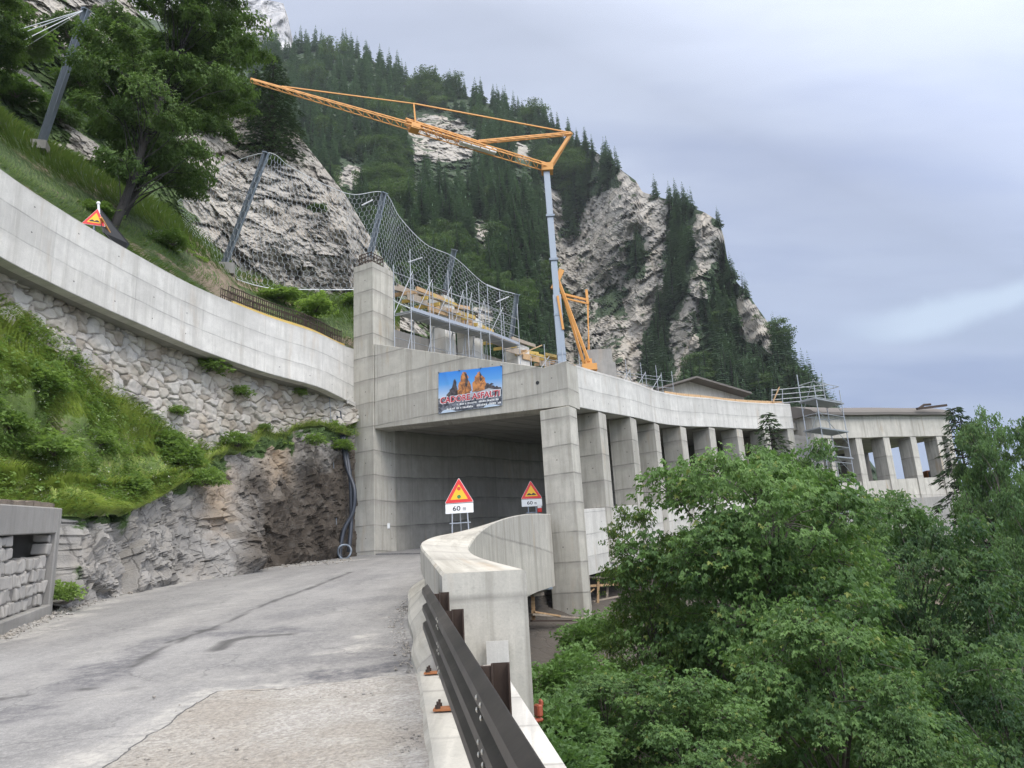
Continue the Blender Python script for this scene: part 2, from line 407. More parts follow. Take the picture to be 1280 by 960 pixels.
M['rock_dark'] = rockmat('shaded_rock', (.11, .105, .10), 1.0, .1)  # rock colour lowered to paint in the shade under the road
def asphaltmat():
    t = NT('worn_asphalt'); p = t.objc(); dk, wh, ru = t.attr('dark'), t.attr('dust'), t.attr('edge')
    big = t.noise(.35, p, 5, .6); st = t.noise(1.0, t.mapping(p, (1.5, .22, 1), rot=(0, 0, -.12)), 6, .62); fine = t.noise(60, p, 4, .75); med = t.noise(5, p, 7, .7)
    c = t.ramp(t.math('ADD', t.mul(st, .6), t.mul(big, .4)), [(.34, (.155, .152, .152)), (.5, (.215, .211, .205)), (.66, (.30, .294, .284))])
    c = t.mix(t.mul(t.ramp(med, [(.48, (0, 0, 0)), (.72, (1, 1, 1))]), .42), c, C(.36, .352, .335))
    c = t.mix(t.mul(t.ramp(t.noise(1.3, p, 6, .7), [(.5, (0, 0, 0)), (.66, (1, 1, 1))]), .45), c, C(.115, .115, .12))
    c = t.mix(t.mul(t.ramp(t.noise(16, p, 6, .85), [(.47, (0, 0, 0)), (.60, (1, 1, 1))]), .42), c, C(.40, .39, .37))
    c = t.mix(t.mul(t.ramp(fine, [(.42, (0, 0, 0)), (.6, (1, 1, 1))]), .38), c, C(.09))
    c = t.mix(t.mul(wh, t.ramp(t.noise(6, p, 9, .8), [(.40, (.05, .05, .05)), (.62, (1, 1, 1))])), c, C(.42, .405, .37))
    c = t.mix(t.mul(dk, t.ramp(t.noise(7, p, 9, .82), [(.38, (.12, .12, .12)), (.58, (1, 1, 1))])), c, C(.065, .065, .076))
    c = t.mix(t.mul(ru, .9), c, C(.055, .053, .052))
    wp = t.n('VectorMath', {0: p, 1: t.n('VectorMath', {0: t.noise(1.5, p, 5, .6, out=1), 3: .8}, operation='SCALE').outputs[0]}, operation='ADD').outputs[0]
    ck = t.n('TexVoronoi', {'Vector': wp, 'Scale': .85}, feature='DISTANCE_TO_EDGE').outputs[0]
    ckm = t.mul(t.ramp(ck, [(0, (1, 1, 1)), (.016, (0, 0, 0))]), t.ramp(t.noise(.4, p, 3), [(.48, (0, 0, 0)), (.58, (1, 1, 1))]))
    c = t.mix(t.mul(ckm, .5), c, C(.07))
    t.bsdf(c, .85, t.math('ADD', t.mul(fine, .6), t.math('SUBTRACT', med, t.mul(ckm, .6))), .45, .012); return t.m
M['asphalt'] = asphaltmat()
def gravelmat():
    t = NT('gravel'); p = t.objc()
    vo = t.n('TexVoronoi', {'Vector': p, 'Scale': 26.0}); vd = vo.outputs['Distance']; vc = t.n('SeparateXYZ', {0: vo.outputs['Color']}).outputs[0]
    big = t.noise(.8, p, 5); fine = t.noise(35, p, 5, .7)
    c = t.ramp(big, [(.38, (.385, .352, .305)), (.5, (.42, .398, .358)), (.60, (.48, .462, .43))])
    c = t.mix(t.mul(vc, .5), c, C(.24, .22, .195)); c = t.mix(t.mul(t.ramp(fine, [(.42, (0, 0, 0)), (.62, (1, 1, 1))]), .5), c, C(.15, .135, .115))
    c = t.mix(t.mul(t.ramp(t.noise(2.5, p, 6, .7), [(.55, (0, 0, 0)), (.7, (1, 1, 1))]), .4), c, C(.56, .545, .51))
    t.bsdf(c, .95, t.math('SUBTRACT', t.mul(fine, .8), vd), .8, .03); return t.m
M['gravel'] = gravelmat()
def stonemat():
    t = NT('wall_stone'); p = t.objc(); tone, mor = t.attr('tone'), t.attr('mortar')
    n = t.noise(2.5, p, 7, .65); f = t.noise(14, p, 5, .7)
    c = t.ramp(tone, [(0, (.25, .215, .17)), (.35, (.40, .37, .315)), (.7, (.50, .475, .43)), (1, (.33, .32, .305))])
    c = t.mix(t.mul(t.ramp(n, [(.45, (0, 0, 0)), (.66, (1, 1, 1))]), .36), c, C(.34, .31, .27)); c = t.mix(t.mul(f, .20), c, C(.25, .23, .2))
    c = t.mix(t.mul(t.ramp(t.noise(.5, p, 5), [(.5, (0, 0, 0)), (.7, (1, 1, 1))]), .28), c, C(.46, .35, .24))
    c = t.mix(mor, t.mix(n, C(.09, .078, .06), C(.32, .285, .235)), c)
    t.bsdf(c, .92, t.math('ADD', n, t.mul(f, .4)), .45, .03); return t.m
M['stone'] = stonemat()
def bannermat():
    t = NT('banner_sky'); p = t.uvc(); y = t.n('SeparateXYZ', {0: p}).outputs[1]
    c = t.ramp(y, [(.35, (.50, .60, .70)), (.7, (.10, .32, .68)), (1, (.03, .22, .66))])
    t.bsdf(c, .45); return t.m
M['ban_sky'] = bannermat()
def twotone(name, a, b, sc):
    t = NT(name); v = t.noise(sc, t.objc(), 5, .65, .6); t.bsdf(t.ramp(v, [(.42, a), (.58, b)]), .5); return t.m
M['ban_rock'] = twotone('banner_peak', (.20, .085, .04), (.60, .25, .075), 5)
M['ban_dark'] = twotone('banner_scree', (.025, .03, .045), (.20, .215, .25), 6)
M['ban_shade'] = twotone('banner_peak_shade', (.03, .025, .03), (.10, .085, .085), 7)

# ------------------------------------------------------------------ sky, sun, camera
W = bpy.data.worlds.new('World'); SC.world = W; W.use_nodes = True
wt = W.node_tree; wt.nodes.clear()
SUN_AZ, SUN_EL = R(142), R(42)          # sun behind the viewer's right shoulder, veiled
def wn(typ, ins=None, **kw):
    nd = wt.nodes.new('ShaderNode'+typ)
    for k, v in kw.items(): setattr(nd, k, v)
    for k, v in (ins or {}).items():
        if isinstance(v, bpy.types.NodeSocket): wt.links.new(v, nd.inputs[k])
        else: nd.inputs[k].default_value = v
    return nd
def wramp(f, stops):
    nd = wn('ValToRGB', {'Fac': f}); e = nd.color_ramp.elements
    while len(e) < len(stops): e.new(.5)
    for el, (p, c) in zip(e, stops): el.position = p; el.color = (*c, 1)
    return nd.outputs[0]
sky = wn('TexSky', sky_type='NISHITA', sun_disc=False, sun_elevation=SUN_EL, sun_rotation=SUN_AZ)
gen = wn('TexCoord').outputs['Generated']
sep = wn('SeparateXYZ', {0: gen})
zc = wn('Math', {0: sep.outputs[2], 1: .06}, operation='MAXIMUM').outputs[0]
zden = wn('Math', {0: zc, 1: .22}, operation='ADD').outputs[0]
flat = wn('VectorMath', {0: gen, 1: wn('CombineXYZ', {0: zden, 1: zden, 2: zden}).outputs[0]}, operation='DIVIDE').outputs[0]
map1 = wn('Mapping', {'Vector': flat, 'Scale': (.55, .9, .2), 'Location': (1.7, .4, 0)}).outputs[0]
nz = wn('TexNoise', {'Vector': map1, 'Scale': 1.25, 'Detail': 6, 'Roughness': .52, 'Distortion': .35}).outputs[0]
map2 = wn('Mapping', {'Vector': flat, 'Scale': (.5, 1.5, .2), 'Location': (4.1, 2.2, 0), 'Rotation': (0, 0, -.25)}).outputs[0]
nz2 = wn('TexNoise', {'Vector': map2, 'Scale': 1.6, 'Detail': 5, 'Roughness': .5}).outputs[0]
zramp = wramp(sep.outputs[2], [(0, (.345, .415, .59)), (.22, (.355, .43, .62)), (.42, (.42, .485, .66)), (.66, (.43, .478, .62)), (1, (.95, .95, .95))])
# the open sky behind the viewer, towards the veiled sun, is brighter than the cloud bank ahead
sv = (math.sin(SUN_AZ)*math.cos(SUN_EL), math.cos(SUN_AZ)*math.cos(SUN_EL), math.sin(SUN_EL))
dsun = wn('VectorMath', {0: gen, 1: sv}, operation='DOT_PRODUCT').outputs['Value']
glow = wn('MapRange', {0: dsun, 1: 0.0, 2: 1.0, 3: 1.0, 4: 5.0}).outputs[0]
warm = wn('MixRGB', {'Fac': wn('MapRange', {0: dsun, 1: 0.0, 2: .7, 3: 0.0, 4: 1.0}).outputs[0], 'Color1': (1, 1, 1, 1), 'Color2': (1.12, 1.03, .90, 1)}).outputs[0]
cl = wn('MixRGB', {'Fac': wramp(nz, [(.40, (0, 0, 0)), (.60, (1, 1, 1))]), 'Color1': zramp, 'Color2': wn('MixRGB', {'Fac': 1.0, 'Color1': zramp, 'Color2': (1.24, 1.23, 1.17, 1)}, blend_type='MULTIPLY').outputs[0]}).outputs[0]
cl = wn('MixRGB', {'Fac': wramp(nz2, [(.46, (0, 0, 0)), (.60, (.9, .9, .9))]), 'Color1': cl, 'Color2': wn('MixRGB', {'Fac': 1.0, 'Color1': zramp, 'Color2': (.80, .84, .93, 1)}, blend_type='MULTIPLY').outputs[0]}).outputs[0]
cl = wn('VectorMath', {0: cl, 3: wn('Math', {0: glow, 1: wn('MapRange', {0: sep.outputs[0], 1: -.5, 2: .5, 3: 1.14, 4: .95}).outputs[0]}, operation='MULTIPLY').outputs[0]}, operation='SCALE').outputs[0]
cl = wn('MixRGB', {'Fac': 1.0, 'Color1': cl, 'Color2': warm}, blend_type='MULTIPLY').outputs[0]
skys = wn('VectorMath', {0: sky.outputs[0], 3: .10}, operation='SCALE').outputs[0]
cover = wramp(nz2, [(.30, (.80, .80, .80)), (.42, (.96, .96, .96))])
fin = wn('MixRGB', {'Fac': cover, 'Color1': skys, 'Color2': cl}).outputs[0]
# a brighter gap low in the cloud deck on the right
gd = U(1190, 388, 1.0); gd = gd/np.linalg.norm(gd)
wz = wn('TexNoise', {'Vector': gen, 'Scale': 9.0, 'Detail': 4}).outputs[0]
dz = wn('Math', {0: wn('Math', {0: wn('Math', {0: sep.outputs[2], 1: float(gd[2])}, operation='SUBTRACT').outputs[0], 1: wn('Math', {0: wn('Math', {0: sep.outputs[0], 1: float(gd[0])}, operation='SUBTRACT').outputs[0], 1: .045}, operation='MULTIPLY').outputs[0]}, operation='SUBTRACT').outputs[0], 1: wn('Math', {0: wz, 1: .05, 2: -.025}, operation='MULTIPLY_ADD').outputs[0]}, operation='ADD').outputs[0]
gz1 = wn('MapRange', {0: wn('Math', {0: dz}, operation='ABSOLUTE').outputs[0], 1: 0.004, 2: .024, 3: 1.0, 4: 0.0}, interpolation_type='SMOOTHSTEP').outputs[0]
gx1 = wn('MapRange', {0: sep.outputs[0], 1: float(gd[0])-.13, 2: float(gd[0])-.02, 3: 0.0, 4: .75}, interpolation_type='SMOOTHSTEP').outputs[0]
gy1 = wn('MapRange', {0: sep.outputs[1], 1: .3, 2: .6, 3: 0.0, 4: 1.0}).outputs[0]
gf = wn('Math', {0: wn('Math', {0: gz1, 1: gx1}, operation='MULTIPLY').outputs[0], 1: gy1}, operation='MULTIPLY').outputs[0]
fin = wn('MixRGB', {'Fac': gf, 'Color1': fin, 'Color2': (.56, .68, .84, 1)}).outputs[0]
bg = wn('Background', {'Color': fin, 'Strength': 1.0})
wo = wn('OutputWorld'); wt.links.new(bg.outputs[0], wo.inputs[0])
sl = bpy.data.lights.new('sun', 'SUN'); sl.energy = 1.25; sl.angle = R(16); sl.color = (1, .93, .83)
so = bpy.data.objects.new('sun', sl); COL.objects.link(so)
so.rotation_euler = Vector(sv).to_track_quat('Z', 'Y').to_euler()
cam = bpy.data.cameras.new('camera'); cam.sensor_width = 36; cam.lens = 36*FOC/1280; cam.clip_end = 6000; cam.clip_start = .05
co = bpy.data.objects.new('camera', cam); COL.objects.link(co); SC.camera = co
mw = Matrix(((_r[0], _u[0], -_f[0], 0), (_r[1], _u[1], -_f[1], 0), (_r[2], _u[2], -_f[2], 0), (0, 0, 0, 1)))
co.matrix_world = mw
SC.render.resolution_x, SC.render.resolution_y = 1024, 768
SC.render.engine = 'CYCLES'
SC.view_settings.view_transform = 'Standard'; SC.view_settings.look = 'None'; SC.view_settings.exposure = 0.10; SC.view_settings.gamma = 1
try: SC.view_settings.use_curve_mapping = False
except Exception: pass
SC.cycles.max_bounces = 6; SC.cycles.diffuse_bounces = 3; SC.cycles.transparent_max_bounces = 6; SC.cycles.use_denoising = True; SC.cycles.denoising_prefilter = 'NONE'
# ------------------------------------------------------------------ plan curves
IN_ = crom([(-.83, 8.15), (-1.18, 9.92), (-1.47, 11.55), (-1.66, 13.2), (-1.87, 17.3), (-1.72, 21.5), (-1.2, 24.6), (-.4, 27.0), (.55, 28.9)], 6)
OUT = crom([(.035, 8.05), (-.57, 10.85), (-.84, 12.7), (-.93, 14.4), (-.88, 16.8), (-.62, 18.9), (-.2, 20.9), (.35, 23.6), (1.12, 27.9)], 6)
def railx(y): return -.87+.174*(7.62-y)
def ledge_l(y): return -.65+.161*(5.19-y)
def ledge_r(y): return .19+.150*(4.72-y)
def xw(y):
    return np.where(y < 8, .5*(ledge_l(y)+ledge_r(y)), np.interp(y, IN_[:, 1], IN_[:, 0])+.4)
GP = np.array([(2.08, 28, 6.75), (3.8, 31.1, 7.11), (5.5, 34.0, 7.45), (7.15, 37.4, 7.85), (9.14, 40.4, 8.24), (11.44, 43.3, 8.70), (13.8, 46.0, 9.05), (16.3, 48.5, 9.42), (18.5, 50.3, 9.70)])
GC = crom(GP, 12); GS = np.r_[0, np.cumsum(np.linalg.norm(np.diff(GC[:, :2], axis=0), axis=1))]
SK = np.array([GS[i*12] for i in range(len(GP))]); SEND = GS[-1]
class Path:
    def __init__(s, pts, S, bank): s.p, s.S, s.b = pts, S, bank
    def __call__(s, a, off=0., dz=0.):
        a0 = np.clip(a, s.S[0]+1e-4, s.S[-1]-1e-4)
        p = np.array([np.interp(a0, s.S, s.p[:, k]) for k in range(3)])
        h = .8
        q0 = np.array([np.interp(max(a0-h, 0), s.S, s.p[:, k]) for k in range(2)]); q1 = np.array([np.interp(min(a0+h, s.S[-1]), s.S, s.p[:, k]) for k in range(2)])
        t = (q1-q0)/np.linalg.norm(q1-q0); n = np.array([-t[1], t[0]])
        xy = p[:2]+n*off+t*(a-a0)
        return np.array([xy[0], xy[1], p[2]+.11*(a-a0)+s.b*np.clip(off, 0, 11)+dz])
G = Path(GC, GS, .058)
def sweep(mb, path, sec, s0, s1, step=1.0, close=True):
    """closed section [(off, dz)...] pushed along a plan path"""
    n = max(1, int(round((s1-s0)/step))); ss = np.linspace(s0, s1, n+1); k = len(sec)
    V = [path(s, o, d) for s in ss for o, d in sec]
    per = [0]
    for (a, b), (c, d) in zip(sec, sec[1:]+sec[:1]): per.append(per[-1]+math.hypot(c-a, d-b))
    F, UVs = [], []
    for i in range(n):
        for j in range(k):
            j2 = (j+1) % k; F.append((i*k+j, (i+1)*k+j, (i+1)*k+j2, i*k+j2))
            vert = abs(sec[j2][1]-sec[j][1]) > abs(sec[j2][0]-sec[j][0])
            va, vb = (sec[j][1], sec[j2][1]) if vert else (sec[j][0]+20, sec[j2][0]+20)
            UVs.append([(ss[i], va), (ss[i+1], va), (ss[i+1], vb), (ss[i], vb)])
    for base, fl in ((0, False), (n*k, True)):
        idx = list(range(base, base+k)); F.append(tuple(idx if fl else idx[::-1])); UVs.append([(o, d) for o, d in (sec if fl else sec[::-1])])
    return mb.add(V, F, UVs)
# ------------------------------------------------------------------ road
ny, nx = 330, 150
tv = np.linspace(0, 1, ny)[:, None]; tu = np.linspace(0, 1, nx)[None, :]
yl = -10+(33.6+10)*tv; yr = -10+(28.25+10)*tv
xl = np.interp(yl, [-10, 13, 20, 27, 31, 33.6], [-13.5, -13.0, -13.6, -14, -11, -7.9]); xr_ = xw(np.minimum(yr, 27.5))
RX = xl+(xr_-xl)*tu; RY = yl+(yr-yl)*tu
RZ = roadz(RY)+.012*fbm(np.stack([RX.ravel(), RY.ravel(), 0*RX.ravel()], 1)*.5, 3).reshape(RX.shape)
RP = np.stack([RX, RY, RZ], -1); flatp = np.stack([RX.ravel(), RY.ravel()], 1)
def onroad(px): return [tuple(UP(x, y, RA, RB)[:2]) for x, y in px]
n2 = fbm(np.c_[flatp*1.7, np.zeros(len(flatp))], 4, 3)
n3 = fbm(np.c_[flatp*np.array([4.0, 1.2]), np.zeros(len(flatp))], 4, 9)
dark = np.zeros(len(flatp)); dust = np.zeros(len(flatp)); edge = np.zeros(len(flatp))
for line, w, k in (([(40, 884), (148, 831), (198, 801), (262, 786)], .55, .75), ([(255, 795), (330, 790), (395, 789)], .42, .8), ([(420, 842), (470, 835), (512, 826)], .5, .9), ([(440, 826), (515, 806)], .45, .55), ([(380, 738), (500, 716)], .6, .25), ([(0, 850), (60, 832)], .3, .4), ([(360, 772), (430, 752), (520, 746)], .5, .35), ([(380, 826), (440, 838)], .35, .3)):
    dark = np.maximum(dark, k*sstep(w, w*.25, dpoly(flatp, onroad(line))+.28*n2))
for line, w, k in (([(448, 812), (500, 809)], .18, .9), ([(455, 796), (505, 790)], .12, .8), ([(60, 880), (250, 850)], .5, .35), ([(430, 870), (300, 905), (200, 960)], .4, .4), ([(0, 800), (70, 768), (150, 742), (300, 712), (440, 700)], .9, 1.0), ([(0, 860), (200, 790), (330, 735)], .9, .25), ([(510, 760), (516, 840)], .22, .7), ([(330, 790), (420, 765)], .5, .25), ([(270, 850), (420, 835)], .5, .45), ([(120, 970), (211, 905), (270, 866), (426, 855), (512, 841)], .42, .95)):
    dust = np.maximum(dust, k*sstep(w, w*.2, dpoly(flatp, onroad(line))+.30*n2+.15*n3))
for line, w in (([(200, 806), (262, 788), (290, 775), (312, 763), (345, 750), (380, 738), (439, 715)], .035), ([(270, 812), (287, 801), (310, 797), (363, 793)], .07), ([(253, 789), (262, 788)], .09), ([(60, 860), (140, 862), (220, 858)], .02), ([(160, 835), (200, 812), (240, 795)], .03), ([(0, 873), (40, 868)], .04)):
    edge = np.maximum(edge, sstep(w*2.2, w*.8, dpoly(flatp, onroad(line))+.03*n2))
road = sheet('road', RP, M['asphalt'], attrs={'dark': dark, 'dust': dust, 'edge': edge})
tag(road, 'worn grey mountain road climbing to the gallery mouth', kind='structure')
# gallery carriageway continues the road
fl = MB(); sweep(fl, G, [(.2, -5.285), (9.6, -5.285), (9.6, -5.6), (.2, -5.6)], .02, SEND+14)
M['asphalt_new'] = plain('fresh_asphalt', (.075, .075, .078), .9, 0, .3, 6, .2)
o = fl.build('gallery_road', M['asphalt']); tag(o, 'dusty carriageway inside the gallery', kind='structure')
# gravel patch where the asphalt is broken away
gb = crom([UP(x, y, RA, RB)[:2] for x, y in [(60, 1010), (139, 960), (169, 936), (211, 907), (243, 881), (270, 867), (320, 865), (363, 862), (426, 857), (478, 850), (524, 843)]], 8)
gb = gb+.05*np.stack([fbm(np.c_[gb*4, gb[:, :1]*0], 3, 4), fbm(np.c_[gb*4, gb[:, :1]*0], 3, 8)], 1)
gb = np.vstack([[-2.6, -6], gb])
nr = 40; gv = []
for p in gb:
    y2 = min(p[1], 7.8); q = np.array([ledge_l(y2)+.05, min(p[1], 7.75)])
    if p[1] < 5: q = np.array([ledge_l(p[1])+.05, p[1]])
    for k in range(nr): gv.append(p+(q-p)*k/(nr-1))
gv = np.array(gv); gz = roadz(gv[:, 1])+.013+.012*fbm(np.c_[gv*2.5, gv[:, :1]*0], 3, 5)+.012
gz[::nr] = roadz(gv[::nr, 1])+.016
GV = np.c_[gv, gz].reshape(len(gb), nr, 3)
o = sheet('gravel_patch', GV, M['gravel']); tag(o, 'pale broken gravel patch beside the guardrail kerb', kind='structure')
sk = MB()      # ragged lip of the asphalt round the patch
for a, b in zip(gb[1:-1], gb[2:]):
    sk.bar((*a, roadz(a[1])+.004), (*b, roadz(b[1])+.004), .008+.016*random.random(), .03)
o = sk.build('asphalt_edge', plain('broken_asphalt_edge', (.10, .098, .095), .9, 0, .3, 20, .3)); tag(o, 'broken asphalt lip around the gravel patch', kind='structure')
# loose stones
def pebbles(name, pts, size, mat, label):
    ico = bmesh.new(); bmesh.ops.create_icosphere(ico, subdivisions=1, radius=1); bv = np.array([v.co[:] for v in ico.verts]); bf = np.array([[v.index for v in f.verts] for f in ico.faces]); ico.free()
    V, F = [], []
    for i, p in enumerate(pts):
        s = size[i]*np.array([1, .6+.5*random.random(), .45+.3*random.random()]); a = random.random()*6.3
        q = bv*(1+.35*(rng.random((len(bv), 1))-.5))*s; q = np.c_[q[:, 0]*math.cos(a)-q[:, 1]*math.sin(a), q[:, 0]*math.sin(a)+q[:, 1]*math.cos(a), q[:, 2]]
        V.append(q+p); F.append(bf+i*len(bv))
    me = raw_mesh(name, np.vstack(V), np.vstack(F), mat); o = link(name, me); tag(o, label, kind='stuff'); return o
pp, ps = [], []
for k in range(900):
    y = random.uniform(2.4, 7.7)
    if random.random() < .55: x = ledge_l(y)-abs(random.gauss(.0, .18))-.02
    else: x = ledge_l(y)-random.uniform(0, 2.8)
    if x < np.interp(y, gb[:, 1], gb[:, 0]) and random.random() < .8: continue
    pp.append((x, y, roadz(y)+.022)); ps.append(.006+.02*random.random()**3)
for k in range(700):
    y = random.uniform(8, 20); x = np.interp(y, IN_[:, 1], IN_[:, 0])-.27-abs(random.gauss(0, .10)); pp.append((x, y, roadz(y)+.006)); ps.append(.008+.02*random.random()**3)
for k in range(1600):
    t = random.random(); a = [(0, 797), (65, 768), (150, 738), (225, 719), (300, 709), (440, 698)]
    j = min(int(t*5), 4); f = t*5-j; x, y = a[j][0]*(1-f)+a[j+1][0]*f, a[j][1]*(1-f)+a[j+1][1]*f
    P = UP(x, y+abs(random.gauss(0, 2.2)), RA, RB); pp.append((P[0]+random.gauss(0, .1), P[1], roadz(P[1])+.01)); ps.append(.012+.06*random.random()**4)
pebbles('loose_stones', pp, ps, M['gravel'], 'loose pale stones scattered along the road edges')
# ------------------------------------------------------------------ guardrail ledge (kerb)
lb = MB(); ys = np.linspace(-6, 8.0, 15)
for a, b in zip(ys[:-1], ys[1:]):
    def cs(y): return [(ledge_l(y), y, roadz(y)-.6), (ledge_r(y)-.17, y, roadz(y)-.6), (ledge_r(y)-.17, y, roadz(y)+.055), (ledge_l(y)+.035, y, roadz(y)+.055), (ledge_l(y), y, roadz(y)+.02)]
    A, B = cs(a), cs(b); n = 5
    V = A+B; F = [(i, (i+1) % n, n+(i+1) % n, n+i) for i in range(n)]
    if a == ys[0]: F.append((4, 3, 2, 1, 0))
    if b == ys[-1]: F.append((5, 6, 7, 8, 9))
    lb.add(V, F)
ledge = lb.build('kerb', M['conc_parapet']); tag(ledge, 'pale concrete kerb carrying the guardrail', kind='structure')
lc = MB()
for a, b in zip(np.arange(-6, 7.7, 1.25), np.arange(-6, 7.7, 1.25)+1.245):
    b = min(b, 7.9)
    t = lambda x, y, h: (x, y, roadz(y)+h)
    lc.hexa([t(ledge_r(a)-.165, a, -.6), t(ledge_r(a), a, -.6), t(ledge_r(b), b, -.6), t(ledge_r(b)-.165, b, -.6)], [t(ledge_r(a)-.165, a, .10), t(ledge_r(a), a, .10), t(ledge_r(b), b, .10), t(ledge_r(b)-.165, b, .10)])
o = lc.build('kerb_edge', M['conc_white'], bevel=.006); tag(o, 'raised outer strip of the guardrail kerb', kind='structure')

# ------------------------------------------------------------------ curved parapet
par = empty('parapet_wall', (-.4, 8.1, -.7), 'thick pale concrete parapet wall curving along the road edge to the gallery column', 'parapet')
def ptop(y): return roadz(y)+.82+.016*(y-8.3)+.12
mb = MB(); N = len(IN_)
L = np.r_[0, np.cumsum(np.linalg.norm(np.diff(IN_, axis=0), axis=1))]
def psec(i):
    a, b = IN_[i], OUT[i]; y = .5*(a[1]+b[1]); z = ptop(y); w = (b-a)/np.linalg.norm(b-a)
    zr = roadz(a[1]); lo = zr-1.0-.3*sstep(9, 20, y)
    f = lambda q, zz: (q[0], q[1], zz)
    return [f(a, z-.03), f(a+w*.03, z), f(b-w*.03, z-.005), f(b, z-.035), f(b, lo), f(a+w*.10, lo), f(a+w*.10, z-.40), f(a, z-.37)]
secs = [psec(i) for i in range(N)]; k = 8
V = [p for s_ in secs for p in s_]; F, UV = [], []
for i in range(N-1):
    for j in range(k):
        j2 = (j+1) % k; F.append((i*k+j, i*k+j2, (i+1)*k+j2, (i+1)*k+j))
        vs = [(L[i], secs[i][j][2]), (L[i], secs[i][j2][2]), (L[i+1], secs[i+1][j2][2]), (L[i+1], secs[i+1][j][2])]
        if j == 1: vs = [(.3, L[i]), (1.1, L[i]), (1.1, L[i+1]), (.3, L[i+1])]
        UV.append(vs)
F.append(tuple(range(k))); UV.append([(p[0], p[2]) for p in secs[0]])
F.append(tuple((N-1)*k+j for j in range(k-1, -1, -1))); UV.append([(p[0], p[2]) for p in secs[-1][::-1]])
mb.add(V, F, UV); mb.build('wall_body', M['conc_parapet'], par)
pl = MB(); V, F, UV = [], [], []      # sloping plinth along its foot
for i in range(N):
    a, b = IN_[i].copy(), OUT[i]; w = (b-a)/np.linalg.norm(b-a)
    if i == 0: a = a+np.array([.06, -.33])
    z = roadz(a[1]); wd = .30+.14*sstep(9, 16, a[1])
    V += [(*(a-w*wd), z-.12), (*(a-w*wd), z+.07), (*(a-w*(wd-.05)), z+.13), (*(a+w*.07), z+.36), (*(a+w*.07), z-.12)]
for i in range(N-1):
    for j in range(4):
        F.append((i*5+j, i*5+j+1, (i+1)*5+j+1, (i+1)*5+j)); UV.append([(j*.3, L[i]), (j*.3+.3, L[i]), (j*.3+.3, L[i+1]), (j*.3, L[i+1])])
F.append((0, 1, 2, 3, 4)); UV.append([(p[0], p[2]) for p in V[:5]])
pl.add(V, F, UV); pl.build('plinth', M['conc_parapet'], par)
rf = MB(); a = IN_[0]; rf.box((a[0]+.055, 8.135, ptop(8)-.52), (.10, .02, .14)); rf.build('reflector', M['s_red'], par)
fp = MB(); fp.box((-.29, 8.02, roadz(8)+.16), (.22, .03, .22)); fp.build('formwork_patch', M['conc_white'], par)

# ------------------------------------------------------------------ guardrail
gr = empty('guardrail', (railx(5), 5, float(roadz(5))), 'dark weathering steel guardrail with triple wave beam bolted to the kerb', 'guardrail')
prof = [(.0, .80), (-.055, .765), (-.06, .715), (.0, .665), (.004, .625), (-.055, .585), (-.06, .535), (.0, .485), (.004, .445), (-.055, .405), (-.06, .355), (.0, .32)]
mb = MB(); yy = np.linspace(8.55, -4, 50); k = len(prof); V, F, UV = [], [], []
for y in yy:
    for o_, h in prof: V.append((railx(y)+o_, y, roadz(y)+h))
    for o_, h in prof: V.append((railx(y)+o_+.006, y+.001, roadz(y)+h))
for i in range(len(yy)-1):
    b0, b1 = i*2*k, (i+1)*2*k
    for j in range(k-1):
        F += [(b0+j, b0+j+1, b1+j+1, b1+j), (b0+k+j, b1+k+j, b1+k+j+1, b0+k+j+1)]; UV += [[(yy[i], 0)]*4]*2
    F += [(b0, b1, b1+k, b0+k), (b0+k-1, b0+2*k-1, b1+2*k-1, b1+k-1)]; UV += [[(yy[i], 0)]*4]*2
mb.add(V, F, UV); beam = mb.build('rail_beam', M['rail'], gr)
jb = MB()
for yj in (6.15, 3.55):
    for h in (.74, .69, .56, .51, .385, .345):
        for dy in (-.07, .07):
            jb.ball((railx(yj+dy)-.058, yj+dy, roadz(yj+dy)+h), .013, 8, 4, (.6, 1, 1))
jb.build('splice_bolts', plain('shiny_bolts', (.6, .58, .5), .3, .7, .1, 5, 0), beam)
POSTY = [7.72, 6.35, 4.1, 2.0, -.1, -2.2]
for y in POSTY:
    x = railx(y)+.075; z = float(roadz(y)); pm = MB()
    pm.box((x+.045, y, z+.42), (.09, .008, .74)); pm.box((x+.004, y-.035, z+.42), (.008, .07, .74)); pm.box((x+.088, y-.035, z+.42), (.008, .07, .74))
    p = pm.build('post', M['rust'], gr)
    sm = MB(); sm.box((x-.035, y-.03, z+.68), (.07, .06, .2)); sm.build('spacer', M['rust'], p)
    bm_ = MB(); bm_.box((x-.02, y-.02, z+.066), (.28, .17, .016)); bp = bm_.build('base_plate', M['rust_bright'], p)
    for dx in (-.125, .08):
        for dy in (-.08, .05):
            am = MB(); am.tube([(x+dx, y+dy, z+.07), (x+dx, y+dy, z+.125)], .011, 6); am.tube([(x+dx, y+dy, z+.075), (x+dx, y+dy, z+.10)], .022, 6); am.build('anchor_bolt', M['rust'], p)

